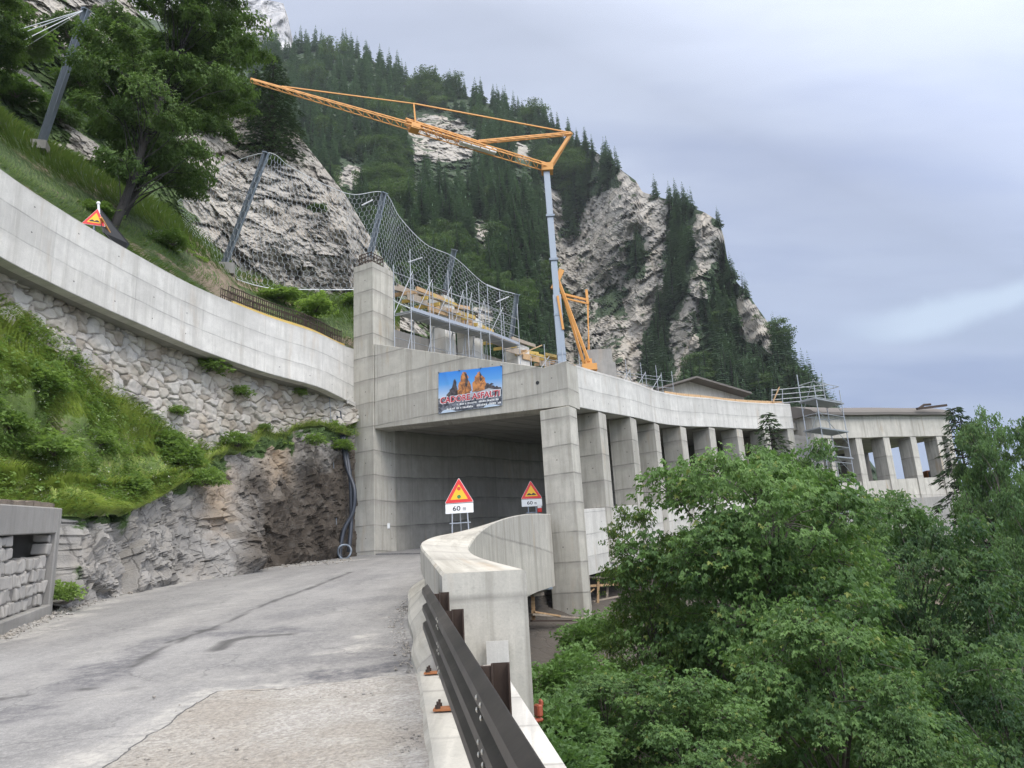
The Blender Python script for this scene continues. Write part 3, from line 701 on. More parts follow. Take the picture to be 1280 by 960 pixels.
# ------------------------------------------------------------------ new gallery
gal = empty('rockfall_gallery', G(5, 5, -5.3), 'new bare concrete rockfall gallery with open side columns and dark portal', 'gallery')
mb = MB(); sweep(mb, G, [(9.3, -5.7), (9.9, -5.7), (9.9, .9), (9.3, .9)], .9, SEND+14); mb.build('back_wall', M['conc_in_shade'], gal)
mb = MB(); sweep(mb, G, [(1.1, .003), (9.9, .003), (9.9, .55), (1.1, .55)], .92, SEND+3); mb.build('roof_slab', M['conc_in_shade'], gal)
mb = MB(); sweep(mb, G, [(-.03, 0), (1.09, 0), (1.09, 1.70), (-.03, 1.70)], .94, SEND, .8); mb.build('side_beam', M['conc_white'], gal, bevel=.02)
mb = MB(); sweep(mb, G, [(.07, -6.25), (.55, -6.25), (.55, -3.88), (.07, -3.88)], .5, SEND, .8); mb.build('sill_wall', M['conc_white'], gal)
mb = MB()
q = lambda off, z, s=0.: (*G(s, off, 0)[:2], z)
zb = lambda off: G(0, off, 0)[2]
mb.prism([q(-.03, zb(0)), q(9.26, zb(9.26)), q(9.26, 11.16), q(.95, 8.42), q(-.03, 8.50)], (np.append(G(.93, 0)[:2]-G(0, 0)[:2], 0)))
mb.build('portal_beam', M['conc'], gal, bevel=.015)
def col(s0, s1, o0, o1, d0, d1):
    m_ = MB(); A = [G(s0, o0), G(s0, o1), G(s1, o1), G(s1, o0)]; zc = G(s0, o0)[2]
    A = [p*np.array([1, 1, 0]) for p in A]
    m_.hexa([p+np.array([0, 0, zc+d0]) for p in A], [p+np.array([0, 0, zc+d1]) for p in A]); return m_
for i in range(len(SK)):
    if i == 0: col(-.04, .62, -.02, 1.22, -7.75, -.004).build('column', M['conc'], gal, bevel=.02)
    else:
        s1 = SK[i]-(.0 if i < len(SK)-1 else .05); col(s1-.72, s1, 0, 1.06, -6.0, .0).build('column', M['conc'], gal, bevel=.015)
m_ = col(-.05, 1.45, 9.28, 10.42, -5.7, 7.85); pil = m_.build('corner_pillar', M['conc'], gal, bevel=.015)
def rebar_cage(base_s, o0, o1, ds, z0, h, parent, n=4):
    m_ = MB()
    for i in range(n+1):
        for j in range(n+1):
            if i in (0, n) or j in (0, n):
                p = G(base_s+ds*i/n, o0+(o1-o0)*j/n); m_.bar((p[0], p[1], z0), (p[0]+random.gauss(0, .01), p[1], z0+h*(1-.12*random.random())), .035)
    for t in (.25, .5, .75, .92):
        c = [G(base_s, o0), G(base_s, o1), G(base_s+ds, o1), G(base_s+ds, o0)]
        for a, b in zip(c, c[1:]+c[:1]): m_.bar((a[0], a[1], z0+h*t), (b[0], b[1], z0+h*t), .03)
    m_.build('rebar_cage', M['rust'], parent)
ptopz = G(-.05, 9.28)[2]+7.85
rebar_cage(.1, 9.5, 10.2, .9, ptopz-.3, .95, pil)
# unfinished piers on the hill side, above the roof
for s in (5.3, 9.0, 12.7, 16.4):
    h = 8.35-.19*s if s < 12 else 7.6-.125*s
    m_ = col(s-.5, s+.5, 8.95, 9.95, .5, h); p = m_.build('pier', M['conc_white'], gal, bevel=.015)
    rebar_cage(s-.35, 9.1, 9.8, .7, G(s-.5, 8.95)[2]+h-.5, .95, p, 3)
mb = MB(); sweep(mb, G, [(10.0, .5), (10.4, .5), (10.4, 5.1), (10.0, 5.1)], 1.5, 20, 2); mb.build('upper_back_wall', M['conc_grey'], gal)
# timber edge protection on the beam
m_ = MB()
for s in np.arange(13.2, SEND-.6, 1.5):
    a, b = G(s, .5, 1.83), G(min(s+1.47, SEND), .5, 1.83); m_.bar(a, b, .05, .25)
o = m_.build('edge_boards', M['wood'], None); tag(o, 'row of orange timber edge boards along the gallery roof rim', 'edge boards')
hole = MB(); p = G(0, 1.25, 0); tdir = G(0, 0)-G(.5, 0); tdir[2] = 0; tdir /= np.linalg.norm(tdir)
hp = np.array([p[0], p[1], zb(1.25)+1.05]); hole.tube([hp+tdir*.012, hp-tdir*.05], .075, 12); hole.build('drain_hole', M['black'], gal)

# ------------------------------------------------------------------ banner on the portal
ban = empty('banner', G(0, 3.6, .3), 'printed banner with orange rock peaks and red lettering hung on the portal beam', 'banner')
ex = G(0, 0)[:2]-G(0, 1)[:2]; ex = np.array([*ex, -.058]); ex /= np.linalg.norm(ex); ez = np.array([0, 0, 1.]); ey = np.cross(ez, ex); ey /= np.linalg.norm(ey)
# corners measured on the portal plane
def onportal(px, py):
    d = U(px, py, 1.0); p0 = G(0, 0); nrm = np.array([-tdir[0], -tdir[1], 0]); return d*((p0@nrm)/(d@nrm))
bA, bB, bD = onportal(549, 517.5), onportal(628.5, 507), onportal(549, 466.5); bC = onportal(628.5, 457.5)
def bpt(u, v, lift=.0):
    p = (bA*(1-u)+bB*u)*(1-v)+(bD*(1-u)+bC*u)*v
    w = .012*math.sin(u*9+v*5)*(1-v)+.03*math.exp(-((u-.12-.16*(1-v))/.03)**2)*max(0, v-.35)
    return p+tdir*(.05+w+lift)
NU, NV = 40, 24
def patch(fn, mat, name, parent, uvf=None):
    pass
P = np.array([[bpt(i/(NU-1), j/(NV-1)) for i in range(NU)] for j in range(NV)])
F = grid_faces(NU, NV); uvs = [(i/(NU-1), j/(NV-1)) for j in range(NV) for i in range(NU)]
me = raw_mesh('cloth', P.reshape(-1, 3), F, M['ban_sky'], True, [uvs[i] for f in F for i in f]); cloth = link('cloth', me, ban)
def shape(name, poly, mat, lift):
    # polygon in banner (u, v), cut fine so that it follows the cloth
    bm = bmesh.new(); vs = [bm.verts.new((u, v, 0)) for u, v in poly]; f = bm.faces.new(vs)
    bmesh.ops.triangulate(bm, faces=[f]); bmesh.ops.subdivide_edges(bm, edges=bm.edges[:], cuts=2, use_grid_fill=True)
    for v in bm.verts: v.co = Vector([float(c) for c in bpt(v.co.x, v.co.y, lift)])
    me = bpy.data.meshes.new(name); bm.to_mesh(me); bm.free(); me.materials.append(mat); return link(name, me, ban)
def jag(pts, n=4, a=.012):
    out = []
    for p, q in zip(pts, pts[1:]):
        for k in range(n): t = k/n; out.append((p[0]+(q[0]-p[0])*t+random.gauss(0, a)*(k > 0), p[1]+(q[1]-p[1])*t+random.gauss(0, a)*(k > 0)))
    return out+[pts[-1]]
shape('printed_scree', [(.0, .005), (.997, .005)]+jag([(.997, .42), (.88, .47), (.80, .50), (.66, .43), (.55, .40), (.4, .33), (.28, .36), (.16, .40), (.0, .36)], 3), M['ban_dark'], .004)
shape('printed_peak', jag([(.14, .38), (.18, .55), (.22, .60), (.25, .78), (.27, .80), (.31, .55), (.32, .40)], 3), M['ban_shade'], .006)
shape('printed_peak', jag([(.31, .40), (.32, .62), (.36, .80), (.40, .97), (.43, .95), (.47, .86), (.50, .70), (.53, .50), (.52, .40)], 3), M['ban_rock'], .006)
shape('printed_peak', jag([(.54, .42), (.545, .62), (.58, .76), (.62, .90), (.655, .93), (.69, .82), (.74, .74), (.76, .60), (.755, .44)], 3), M['ban_rock'], .0065)
shape('printed_peak', jag([(.74, .44), (.77, .62), (.80, .58), (.84, .60), (.88, .52), (.93, .50), (.99, .44), (.9, .38)], 3), M['ban_shade'], .007)
shape('printed_peak', jag([(.41, .95), (.44, .80), (.43, .6), (.455, .56), (.48, .72), (.46, .88)], 2, .006), M['ban_shade'], .008)
shape('printed_peak', jag([(.655, .92), (.67, .78), (.665, .66), (.70, .70), (.69, .82)], 2, .006), M['ban_shade'], .008)
shape('printed_snow', jag([(.3, .37), (.45, .36), (.56, .40), (.68, .42), (.80, .47), (.95, .41), (.8, .34), (.6, .30), (.4, .29)], 2, .008), plain('banner_snow', (.42, .43, .46), .5), .009)
def text_mesh(name, body, mat, parent, origin, xd, yd, height, width=None, off=0.0, extr=.0, bend=None):
    cu = bpy.data.curves.new(name, 'FONT'); cu.body = body; cu.offset = off; cu.extrude = extr; cu.resolution_u = 3
    to = bpy.data.objects.new(name, cu); COL.objects.link(to); bpy.context.view_layer.update()
    me = bpy.data.meshes.new_from_object(to.evaluated_get(bpy.context.evaluated_depsgraph_get()))
    bpy.data.objects.remove(to); bpy.data.curves.remove(cu)
    co_ = np.array([v.co[:] for v in me.vertices]); mn, mx = co_.min(0), co_.max(0); s = height/(mx[1]-mn[1]); sx_ = s if width is None else width/(mx[0]-mn[0])
    for v, c in zip(me.vertices, co_):
        a, b = (c[0]-(mn[0]+mx[0])/2)*sx_, (c[1]-mn[1])*s
        v.co = Vector([float(t) for t in (bend(a, b) if bend else np.array(origin)+np.array(xd)*a+np.array(yd)*b)])
    me.materials.clear(); me.materials.append(mat); return link(name, me, parent)
text_mesh('lettering_outline', 'CADORE ASFALTI', M['s_white'], ban, None, None, None, .185, .955, .055, 0, lambda a, b: bpt(.5+a, .222+b+.02*a, .012))
text_mesh('lettering', 'CADORE ASFALTI', plain('letter_red', (.50, .03, .05), .5), ban, None, None, None, .155, .93, .022, 0, lambda a, b: bpt(.5+a, .237+b+.02*a, .016))
sm = MB()     # the two small illegible lines under the lettering
for v0, u0, u1 in ((.145, .30, .95), (.055, .14, .97)):
    u = u0
    while u < u1:
        w = random.uniform(.008, .022); h = random.uniform(.028, .05)
        if random.random() < .82: sm.add([bpt(u, v0, .012), bpt(u+w, v0, .012), bpt(u+w, v0+h, .012), bpt(u, v0+h, .012)], [(0, 1, 2, 3)])
        u += w+.007
sm.build('small_print', M['s_white'], ban)
for u in (0.005, .34, .67, .99):
    m_ = MB(); p = bpt(u, 1.01, .01); m_.ball(p, .045, 8, 5); m_.build('hook', M['steel_dark'], ban)
# small fixtures in the portal wall
fx = MB(); p = G(.9, 9.27, -4.2); fx.box(p, (.10, .12, .22)); o = fx.build('junction_box', M['s_white']); tag(o, 'small white junction box on the tunnel wall by the portal corner', 'junction box')

# ------------------------------------------------------------------ old gallery beyond
OP = np.array([(20.3, 51.75, 9.2), (22.22, 53.3, 9.44), (24.9, 54.85, 9.63), (27.55, 56.2, 9.83), (30.25, 57.6, 9.98), (32.93, 58.9, 10.14), (34.0, 59.4, 10.17)])
OC = crom(OP, 10); OS = np.r_[0, np.cumsum(np.linalg.norm(np.diff(OC[:, :2], axis=0), axis=1))]; OK = [OS[i*10] for i in range(len(OP))]
O = Path(OC, OS, .02)
og = empty('old_gallery', O(8, 4, -4.4), 'older gallery with weathered roof and slanting columns beyond the scaffold tower', 'gallery')
mb = MB(); sweep(mb, O, [(-.05, 0), (.9, 0), (.9, 1.6), (-.05, 1.6)], 0, OS[-1]); mb.build('side_beam', M['conc_old'], og)
mb = MB(); sweep(mb, O, [(-.45, 1.605), (8.6, 1.605), (8.6, 2.5), (6, 2.75), (3, 2.7), (1.0, 2.45), (-.25, 2.0), (-.45, 1.8)], -.3, OS[-1]); mb.build('roof', M['roof_and_shade'], og)
mb = MB(); sweep(mb, O, [(.9, 0.004), (8.6, .004), (8.6, 1.6), (.9, 1.6)], 0, OS[-1]); mb.build('roof_slab', M['conc_old'], og)
for i in range(len(OP)):
    def oc(s0, s1, o0, o1, d0, d1):
        m2 = MB(); A = [O(s0, o0), O(s0, o1), O(s1, o1), O(s1, o0)]; zc = A[0][2]; lean = np.zeros(3)
        m2.hexa([np.array([p[0], p[1], zc+d0])+lean for p in A], [np.array([p[0], p[1], zc+d1]) for p in A]); return m2
    s1 = max(OK[i], .75)-(.02 if i == len(OP)-1 else 0); oc(s1-.65, s1, 0, 1.1, -4.6, 0).build('column', M['conc_old'], og)
    if i < len(OP)-1:
        m2 = MB(); a, b = max(OK[i], .75)+.01, OK[i+1]-.66
        A = [O(a, .1), O(b, .1), O(b, .45), O(a, .45)]; m2.hexa([p+np.array([0, 0, -4.6]) for p in A], [p+np.array([0, 0, -3.12]) for p in A]); m2.build('sill_wall', M['conc_old'], og)
mb = MB(); sweep(mb, O, [(-.35, -8.5), (1.3, -8.5), (1.3, -4.6), (-.35, -4.6)], 0, OS[-1]); mb.build('base_wall', M['conc_grey'], og)
mb = MB(); sweep(mb, O, [(1.3, -4.9), (8.6, -4.9), (8.6, -4.5), (1.3, -4.5)], 0, OS[-1]); mb.build('floor_slab', M['roof_and_shade'], og)  # roof colour on the floor paints in the interior shade
for s in [0, 4, 7.4, 9.5, 12.9, 14.6]:      # hill side piers, daylight between the last ones
    e = {0: 3.95, 4: 7.4, 7.4: 8.2, 9.5: 10.6, 12.9: 13.5, 14.6: OS[-1]}[s]
    mb = MB(); sweep(mb, O, [(8.0, -4.5), (8.55, -4.5), (8.55, 0), (8.0, 0)], s, e); mb.build('back_pier', M['roof_and_shade'], og)  # dark roof colour on these piers imitates shade inside the gallery
endw = MB(); A = [G(SEND+3.2, 1.2), G(SEND+3.2, 9.9), G(SEND+3.6, 9.9), G(SEND+3.6, 1.2)]; endw.hexa([p+np.array([0, 0, -5.2]) for p in A], [p+np.array([0, 0, .5]) for p in A]); endw.build('light_block_wall', M['conc_grey'], gal)  # added wall closing the gallery end, only there to block light
joint = MB(); A = [G(SEND+.02, .05), G(SEND+.02, 2.5), O(0.0, 2.0), O(0.0, .02)]; z = 5.2
joint.hexa([np.array([p[0], p[1], 1.5]) for p in A], [np.array([p[0], p[1], 9.3]) for p in A]); joint.build('joint_wall', M['conc_grey'], og)
# gabled masonry block behind the roof
gb2 = MB(); c0, c1, c2 = U(812, 492, 56), U(862, 477, 57.5), U(930, 497, 59); dep = np.array([-2, 6, 0.])
gb2.prism([c0-np.array([0, 0, 2]), c2-np.array([0, 0, 2]), c2, c1, c0], dep)
sh = empty('gabled_portal_head', U(862, 500, 57), 'grey concrete gable of the old portal behind the gallery roof', 'wall')
gb2.build('gable_wall', M['conc_old'], sh)
rf2 = MB()
for a, b in ((c0, c1), (c1, c2)):
    d = np.array([.35, -1.0, 0]); up_ = np.array([0, 0, .14]); off = np.array([0, 0, .02])
    rf2.hexa([a+d+off, b+d+off, b+dep+off, a+dep+off], [a+d+up_+off, b+d+up_+off, b+dep+up_+off, a+dep+up_+off])
rf2.build('coping', M['roof_and_shade'], sh)
# ------------------------------------------------------------------ upper cantilevered road wall
ZB = 8.55
qpx = [(433, 493.5), (400, 484.5), (333, 466), (250, 437), (173, 404), (121, 381), (60, 352), (0, 321)]
Q = [UP(x, y, ZB, 0)[:2] for x, y in qpx]
Q[0] = np.array(G(0.1, 10.44)[:2])
d_ = Q[-1]-Q[-2]; d_ /= np.linalg.norm(d_)
Q += [Q[-1]+d_*3+np.array([.3, 0]), Q[-1]+d_*7+np.array([1.0, 0]), Q[-1]+d_*12+np.array([2.2, 0])]
QC = crom(np.array([(*p, ZB) for p in Q]), 8); QS = np.r_[0, np.cumsum(np.linalg.norm(np.diff(QC[:, :2], axis=0), axis=1))]
class QPath(Path):
    def __call__(s, a, off=0., dz=0.):
        p = super().__call__(a, -off, 0); p[2] = ZB+dz+(dz > 1)*(-.25-.16*float(sstep(5, 12, a))+.010*a+.45*math.exp(-a/2)); return p
QP = QPath(QC, QS, 0.)          # runs from the pillar towards the viewer; off > 0 leans into the hill
up = empty('upper_road_wall', QP(8, .5, 0), 'long pale concrete parapet wall cantilevered over the stone wall on the left', 'retaining wall')
def qsweep(sec, s0, s1, st=.7): return sweep(MB(), QP, sec, s0, s1, st)
qsweep([(0, 0), (0, 2.42), (.38, 2.42), (.38, 0)], 0.02, QS[-1]).build('parapet', M['conc_white'], up, bevel=.015)
qsweep([(.385, .02), (.385, .42), (4.2, .42), (4.2, .02)], 0.3, QS[-1]).build('slab', M['conc_grey'], up)
qsweep([(-.10, -.12), (-.10, .10), (-.004, .10), (-.004, -.12)], 0.02, .9).build('end_corbel', M['conc_white'], up)
# rebar starters and yellow beam along its top near the pillar
rb = empty('rebar_starters', QP(3, .8, 2.4), 'row of rusty rebar starters with a yellow beam behind the pale wall top', 'rebar')
m_ = MB()
S0, S1 = .3, 7.6
for s in np.arange(S0, S1, .105):
    for off in (.55, .95):
        p = QP(s, off, 2.0); m_.bar(p, p+np.array([random.gauss(0, .012), random.gauss(0, .012), 1.30+.05*random.random()]), .022)
m_.build('bars', M['rust'], rb)
m_ = MB()
for h in (3.30, 3.05):
    for off in (.55, .95):
        m_.tube([QP(s, off, h) for s in np.arange(S0, S1, .6)], .02, 5)
m_.build('top_bars', M['rust'], rb)
m_ = MB(); ss = np.arange(S0, S1+.1, .6)
for a, b in zip(ss[:-1], ss[1:]): m_.bar(QP(a, .42, 2.62), QP(b-.004, .42, 2.62), .08, .14)
m_.build('timber_beam', M['yellow'], rb)
m_ = MB()
for a, b in zip(ss[:-1], ss[1:]): m_.bar(QP(a, 1.3, 2.2), QP(b-.003, 1.3, 2.2), .05, 1.3)
m_.build('shuttering', M['wood_grey'], rb)
# ------------------------------------------------------------------ left bank: rock, grass, stone wall
PXS = [-200, -120, -60, 0, 58, 78, 150, 225, 300, 370, 446]
Y0 = [13.0, 13.8, 14.8, 16.0, 17.4, 16.6, 19.2, 22.6, 26.4, 29.4, 32.3]
y0 = [UP(0, 0, 1, 0)[0]*0]*0
def onroad_y(px, Y):
    lo, hi = 560., 1400.
    for _ in range(50):
        m = (lo+hi)/2
        if U(px, m, Y)[2] > roadz(Y): lo = m
        else: hi = m
    return lo
y0 = [onroad_y(p, Y)+4 for p, Y in zip(PXS, Y0)]
y1 = [610, 625, 640, 645, 645, 648, 640, 606, 560, 548, 545]; Y1 = [13.2, 14.0, 15.0, 16.2, 17.6, 17.2, 20.0, 23.4, 26.9, 29.9, 32.5]
y2 = [250, 318, 358, 398, 434, 449, 505, 554, 566, 552, 528]; Y2 = [14.6, 15.8, 16.8, 17.9, 19.2, 19.8, 22.3, 24.9, 27.7, 30.4, 32.8]
def q_at(px):          # the wall line on this bearing, .8 m into the hill
    best = None
    for a in np.linspace(0, QS[-1], 400):
        p = QP(a, .85, .3); x, y = proj(p)
        if best is None or abs(x-px) < best[0]: best = (abs(x-px), p, y)
    return best[1], best[2]
y3, Y3 = [], []
for p in PXS:
    if p < -60: y3.append(None); Y3.append(None)
    else:
        w, yy_ = q_at(p); y3.append(yy_-6); Y3.append(w[1]+.05)
for i in (1, 0): y3[i] = y3[i+1]-70; Y3[i] = Y3[i+1]-1.1
def bankrow(px, r):
    ys_, Ys_ = [(y0, Y0), (y1, Y1), (y2, Y2), (y3, Y3)][r]
    return np.interp(px, PXS, ys_), np.interp(px, PXS, Ys_)
def bank(px, r, v):
    a, A = bankrow(px, r); b, B = bankrow(px, r+1)
    return U(px, a+(b-a)*v, A+(B-A)*v)
# rock face
px = np.linspace(-200, 444, 400); v = np.linspace(-.04, 1.06, 150)
PX, VV = np.meshgrid(px, v)
P = bank(PX, 0, VV); n = normals(P); Pf = P.reshape(-1, 3)
fa, fe, fid = facet(Pf*np.array([.75, .75, .45])+.25*vnoise(Pf*.8)[:, None], 3); fb2, fe2, _ = facet(Pf*2.6, 21)
d = .38*fbm(Pf*.5, 3, 4)+.34*fa+.17*fb2+.085*facet(Pf*np.array([6., 6., 3.5]), 51)[0]+.05*ridged(Pf*np.array([1.8, 1.8, .7]), 4, 8)
foot = sstep(-.05, .12, VV).ravel()
d = d*foot*.9+.05
# debris cone between px 225 and 300
xx = PX.ravel(); vv = VV.ravel()
cone = np.exp(-((xx-272)/34)**2)*(1-sstep(.1, .75, vv)); d += 1.0*cone
d *= 1-.6*sstep(395, 444, xx)
P2 = P+n*(-d.reshape(PX.shape))[..., None]*np.sign((n[70, 130]@P[70, 130]))
sp = U(PX, 480, 1)*0
pxx, pyy = proj(P2.reshape(-1, 3))
nz_ = fbm(Pf*.9, 4, 30)
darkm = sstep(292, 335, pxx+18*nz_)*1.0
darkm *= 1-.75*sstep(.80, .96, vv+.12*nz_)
ochre = np.exp(-((pxx-350-.12*(pyy-600))/20)**2)*sstep(.45, .8, vv+.2*nz_)+.7*np.exp(-(((pxx-272)/24)**2))*sstep(.35, .6, vv+.2*nz_)*(1-sstep(.85, 1, vv))
darkm *= 1-np.clip(ochre, 0, 1)*.8
veg = .25*sstep(.78, 1.0, vv+.25*nz_)+.9*sstep(.93, 1.02, vv+.1*nz_)+.5*np.exp(-((pxx-95)/22)**2)*sstep(-.2, .5, nz_)+.45*np.exp(-((pxx-155)/10)**2)*sstep(-.3, .3, nz_)+.4*sstep(.05, 0, vv)
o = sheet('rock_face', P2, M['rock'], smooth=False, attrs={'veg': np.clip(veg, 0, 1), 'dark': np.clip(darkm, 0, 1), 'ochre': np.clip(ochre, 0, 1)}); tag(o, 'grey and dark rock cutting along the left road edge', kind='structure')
# grassy bank
px = np.linspace(-200, 446, 160); v = np.linspace(-.05, 1.08, 50); PX, VV = np.meshgrid(px, v)
P = bank(PX, 1, VV); Pf = P.reshape(-1, 3); n = normals(P); sg = -np.sign(n[20, 80]@P[20, 80])
lump = (.30*fbm(Pf*.55, 3, 44)+.10*fbm(Pf*2, 3, 45)+.22*sstep(.35, 0, VV.ravel()))*(1-.8*sstep(.8, 1.0, VV.ravel()))
GB = P+n*sg*lump.reshape(PX.shape)[..., None]
GBN = normals(GB)*sg
o = sheet('grass_bank', GB, M['turf'], attrs={'veg': .72+.3*fbm(Pf*1.5, 3, 46).reshape(PX.shape)}); tag(o, 'steep grassy bank between rock cutting and stone wall', kind='structure')
def blades(name, pts, nrm, length, mat, label, width=.012, droop=.8, seed=1):
    g = np.random.default_rng(seed); N = len(pts); az = g.random(N)*2*np.pi
    dirn = np.stack([np.cos(az), np.sin(az), np.zeros(N)], 1)*.75+nrm*.30+np.array([0, 0, .75]); dirn /= np.linalg.norm(dirn, axis=1)[:, None]
    side = np.cross(dirn, np.array([0, 0, 1.])+.01); side /= np.linalg.norm(side, axis=1)[:, None]
    L = length*(.55+.9*g.random(N)); w = width*(.6+.8*g.random(N))
    down = np.stack([np.cos(az), np.sin(az), -.9*np.ones(N)], 1)*droop+nrm*.12
    a = pts; b = pts+dirn*(L*.5)[:, None]; c = b+(dirn*.45+down*.35)*(L*.5)[:, None]
    V = np.stack([a-side*w[:, None], a+side*w[:, None], b+side*w[:, None]*.8, b-side*w[:, None]*.8, c], 1).reshape(-1, 3)
    base = np.arange(N)*5
    F = [None]*(2*N)
    q = np.stack([base, base+1, base+2, base+3], 1); t = np.stack([base+3, base+2, base+4], 1)
    fl = np.concatenate([np.concatenate([q, t], 1).ravel()]); st = (np.arange(N)[:, None]*7+np.array([0, 4])).ravel()
    me = bpy.data.meshes.new(name); me.vertices.add(len(V)); me.vertices.foreach_set('co', V.astype(np.float32).ravel())
    me.loops.add(len(fl)); me.loops.foreach_set('vertex_index', fl.astype(np.int32)); me.polygons.add(2*N); me.polygons.foreach_set('loop_start', st.astype(np.int32)); me.update(calc_edges=True)
    at = me.attributes.new('tint', 'FLOAT', 'FACE')
    tn = np.clip(.5+.42*fbm(pts*.9, 3, 5)+.5*(g.random(N)-.5), 0, 1); tn = np.where(g.random(N) < .09, .97, np.minimum(tn, .92)); at.data.foreach_set('value', np.repeat(tn, 2).astype(np.float32))
    me.materials.append(mat); o = link(name, me); tag(o, label, kind='stuff'); return o
def sample_grid(Pg, Ng, N, seed, keep=None):
    g = np.random.default_rng(seed); nv, nu = Pg.shape[:2]
    a = np.linalg.norm(np.cross(Pg[1:, :-1]-Pg[:-1, :-1], Pg[:-1, 1:]-Pg[:-1, :-1]), axis=2)
    if keep is not None: a = a*keep[:-1, :-1]
    pr = a.ravel()/a.sum(); idx = g.choice(len(pr), N, p=pr); i, j = np.divmod(idx, nu-1); s, t = g.random(N)[:, None], g.random(N)[:, None]
    f = lambda A: A[i, j]*(1-s)*(1-t)+A[i, j+1]*s*(1-t)+A[i+1, j]*(1-s)*t+A[i+1, j+1]*s*t
    return f(Pg), f(Ng)
kp = 1-.55*sstep(300, 340, PX)*sstep(.25, .6, VV)
kp = kp*(1-.8*sstep(.45, .65, VV)*sstep(330, 360, PX)*(fbm(Pf*1.2, 3, 71).reshape(PX.shape) > 0))
pts, nn = sample_grid(GB, GBN, 60000, 3, kp)
blades('grass', pts, nn, .31, M['grass'], 'long bright grass on the left bank', .012, .7, 3)
WEED = sample_grid(GB, GBN, 4200, 13, kp*(.25+sstep(-.25, .35, fbm(Pf*.9, 3, 72)).reshape(PX.shape)))
# tufts hanging over the rock
pts, nn = sample_grid(GB[:14], GBN[:14], 16000, 5); blades('hanging_grass', pts, nn, .48, M['grass'], 'grass tufts overhanging the rock cutting', .008, 1.5, 5)
# stone wall
pxs = np.linspace(-120, 446, 560); vs = np.linspace(-.03, 1.0, 150); PX, VV = np.meshgrid(pxs, vs)
P = bank(PX, 2, VV); n = normals(P); sg = -np.sign(n[60, 200]@P[60, 200])
Sarc = np.cumsum(np.r_[0, np.linalg.norm(np.diff(P[75], axis=0)[:, :2], axis=1)])[None, :]+0*PX; Hh = P[..., 2]
uvp = np.stack([Sarc.ravel(), Hh.ravel()*1.25], 1); uvp = uvp+.15*np.stack([vnoise(np.c_[uvp*2.6, uvp[:, :1]*0], 1), vnoise(np.c_[uvp*2.6, uvp[:, :1]*0], 2)], 1)
cs = .40; gi = np.floor(uvp/cs).astype(np.int64); b1 = np.full(len(uvp), 9.); b2 = b1.copy(); tone = np.zeros(len(uvp)); tl = np.zeros(len(uvp)); hgt = np.zeros(len(uvp))
for a in (-1, 0, 1, 2, -2):
    for b in (-1, 0, 1, 2, -2):
        jx, jy = gi[:, 0]+a, gi[:, 1]+b; z0 = jx*0
        q = np.stack([jx+.08+.84*_hash(jx, jy, z0, 11)+.3*(jy % 2), jy+.12+.76*_hash(jx, jy, z0, 12)], 1)
        dv = (uvp/cs-q)*np.array([.92, 1.0]); dd = np.abs(dv[:, 0])**2.2+np.abs(dv[:, 1])**2.2; dd = dd**(1/2.2)-.42*_hash(jx, jy, z0, 16)**2
        m = dd < b1; b2 = np.where(m, b1, np.minimum(b2, dd)); tone = np.where(m, _hash(jx, jy, z0, 13), tone)
        tl = np.where(m, dv[:, 0]*(_hash(jx, jy, z0, 14)-.5)+dv[:, 1]*(_hash(jx, jy, z0, 15)-.5), tl); hgt = np.where(m, _hash(jx, jy, z0, 17), hgt); b1 = np.where(m, dd, b1)
edge_ = b2-b1; mort = sstep(.01, .075, edge_)
dsp = (.10*sstep(.0, .18, edge_)*(.55+.8*hgt)+.10*tl*mort+.035*fbm(P.reshape(-1, 3)*5, 3, 61)+.05*fbm(P.reshape(-1, 3)*.8, 3, 62))
SW = P+n*sg*dsp.reshape(PX.shape)[..., None]
o = sheet('stone_wall', SW, M['stone'], attrs={'tone': np.clip(tone*.85+.25*fbm(P.reshape(-1, 3)*2, 3, 63)+.08, 0, 1), 'mortar': mort}); tag(o, 'rough rubble stone wall leaning under the cantilevered concrete parapet', 'stone wall')
SWN = normals(SW)*sg
# ------------------------------------------------------------------ stone bunker at the lower left
fA, fB = UP(-75, 826, RA, RB), UP(65, 768, RA, RB)
bd = fB-fA; bl = np.linalg.norm(bd[:2]); bx = np.array([bd[0], bd[1], 0])/bl; by = np.array([-bx[1], bx[0], 0]); 
if by@np.array([-1, 0.3, 0]) < 0: by = -by
def B3(u, w, h):      # along the front, into the hill, up
    return fA+bx*u+by*w+np.array([0, 0, (fB[2]-fA[2])*u/bl+h])
tp = U(62, 636, fB[1])[2]-fB[2]; 
bk = empty('stone_bunker', B3(bl*.7, .5, 0), 'low grey concrete shelter with rubble stone infill and dark square opening', 'bunker')
def bbox(u0, u1, w0, w1, h0, h1): return [B3(u0, w0, h0), B3(u1, w0, h0), B3(u1, w1, h0), B3(u0, w1, h0)], [B3(u0, w0, h1), B3(u1, w0, h1), B3(u1, w1, h1), B3(u0, w1, h1)]
m_ = MB(); m_.hexa(*bbox(bl-.27, bl, 0, 2.6, -.2, tp-.004)); m_.build('end_wall', M['conc_grey'], bk, bevel=.02)
m_ = MB(); m_.hexa(*bbox(-.5, bl-.273, .0, 2.6, tp-.50, tp)); m_.build('lintel', M['conc_grey'], bk, bevel=.02)
m_ = MB(); m_.hexa(*bbox(-.5, bl-.273, -.03, .3, -.3, .22)); m_.build('plinth', M['conc_grey'], bk, bevel=.02)
m_ = MB(); m_.hexa(*bbox(-.5, bl-.43, 1.4, 1.6, 0, tp-.51)); m_.build('opening_shade_sheet', M['black'], bk)  # black sheet behind the opening, stands in for the shade inside
st = MB(); rows = [(.225, .55), (.555, .88), (.885, 1.16), (1.165, 1.42)]; hs = tp-.51
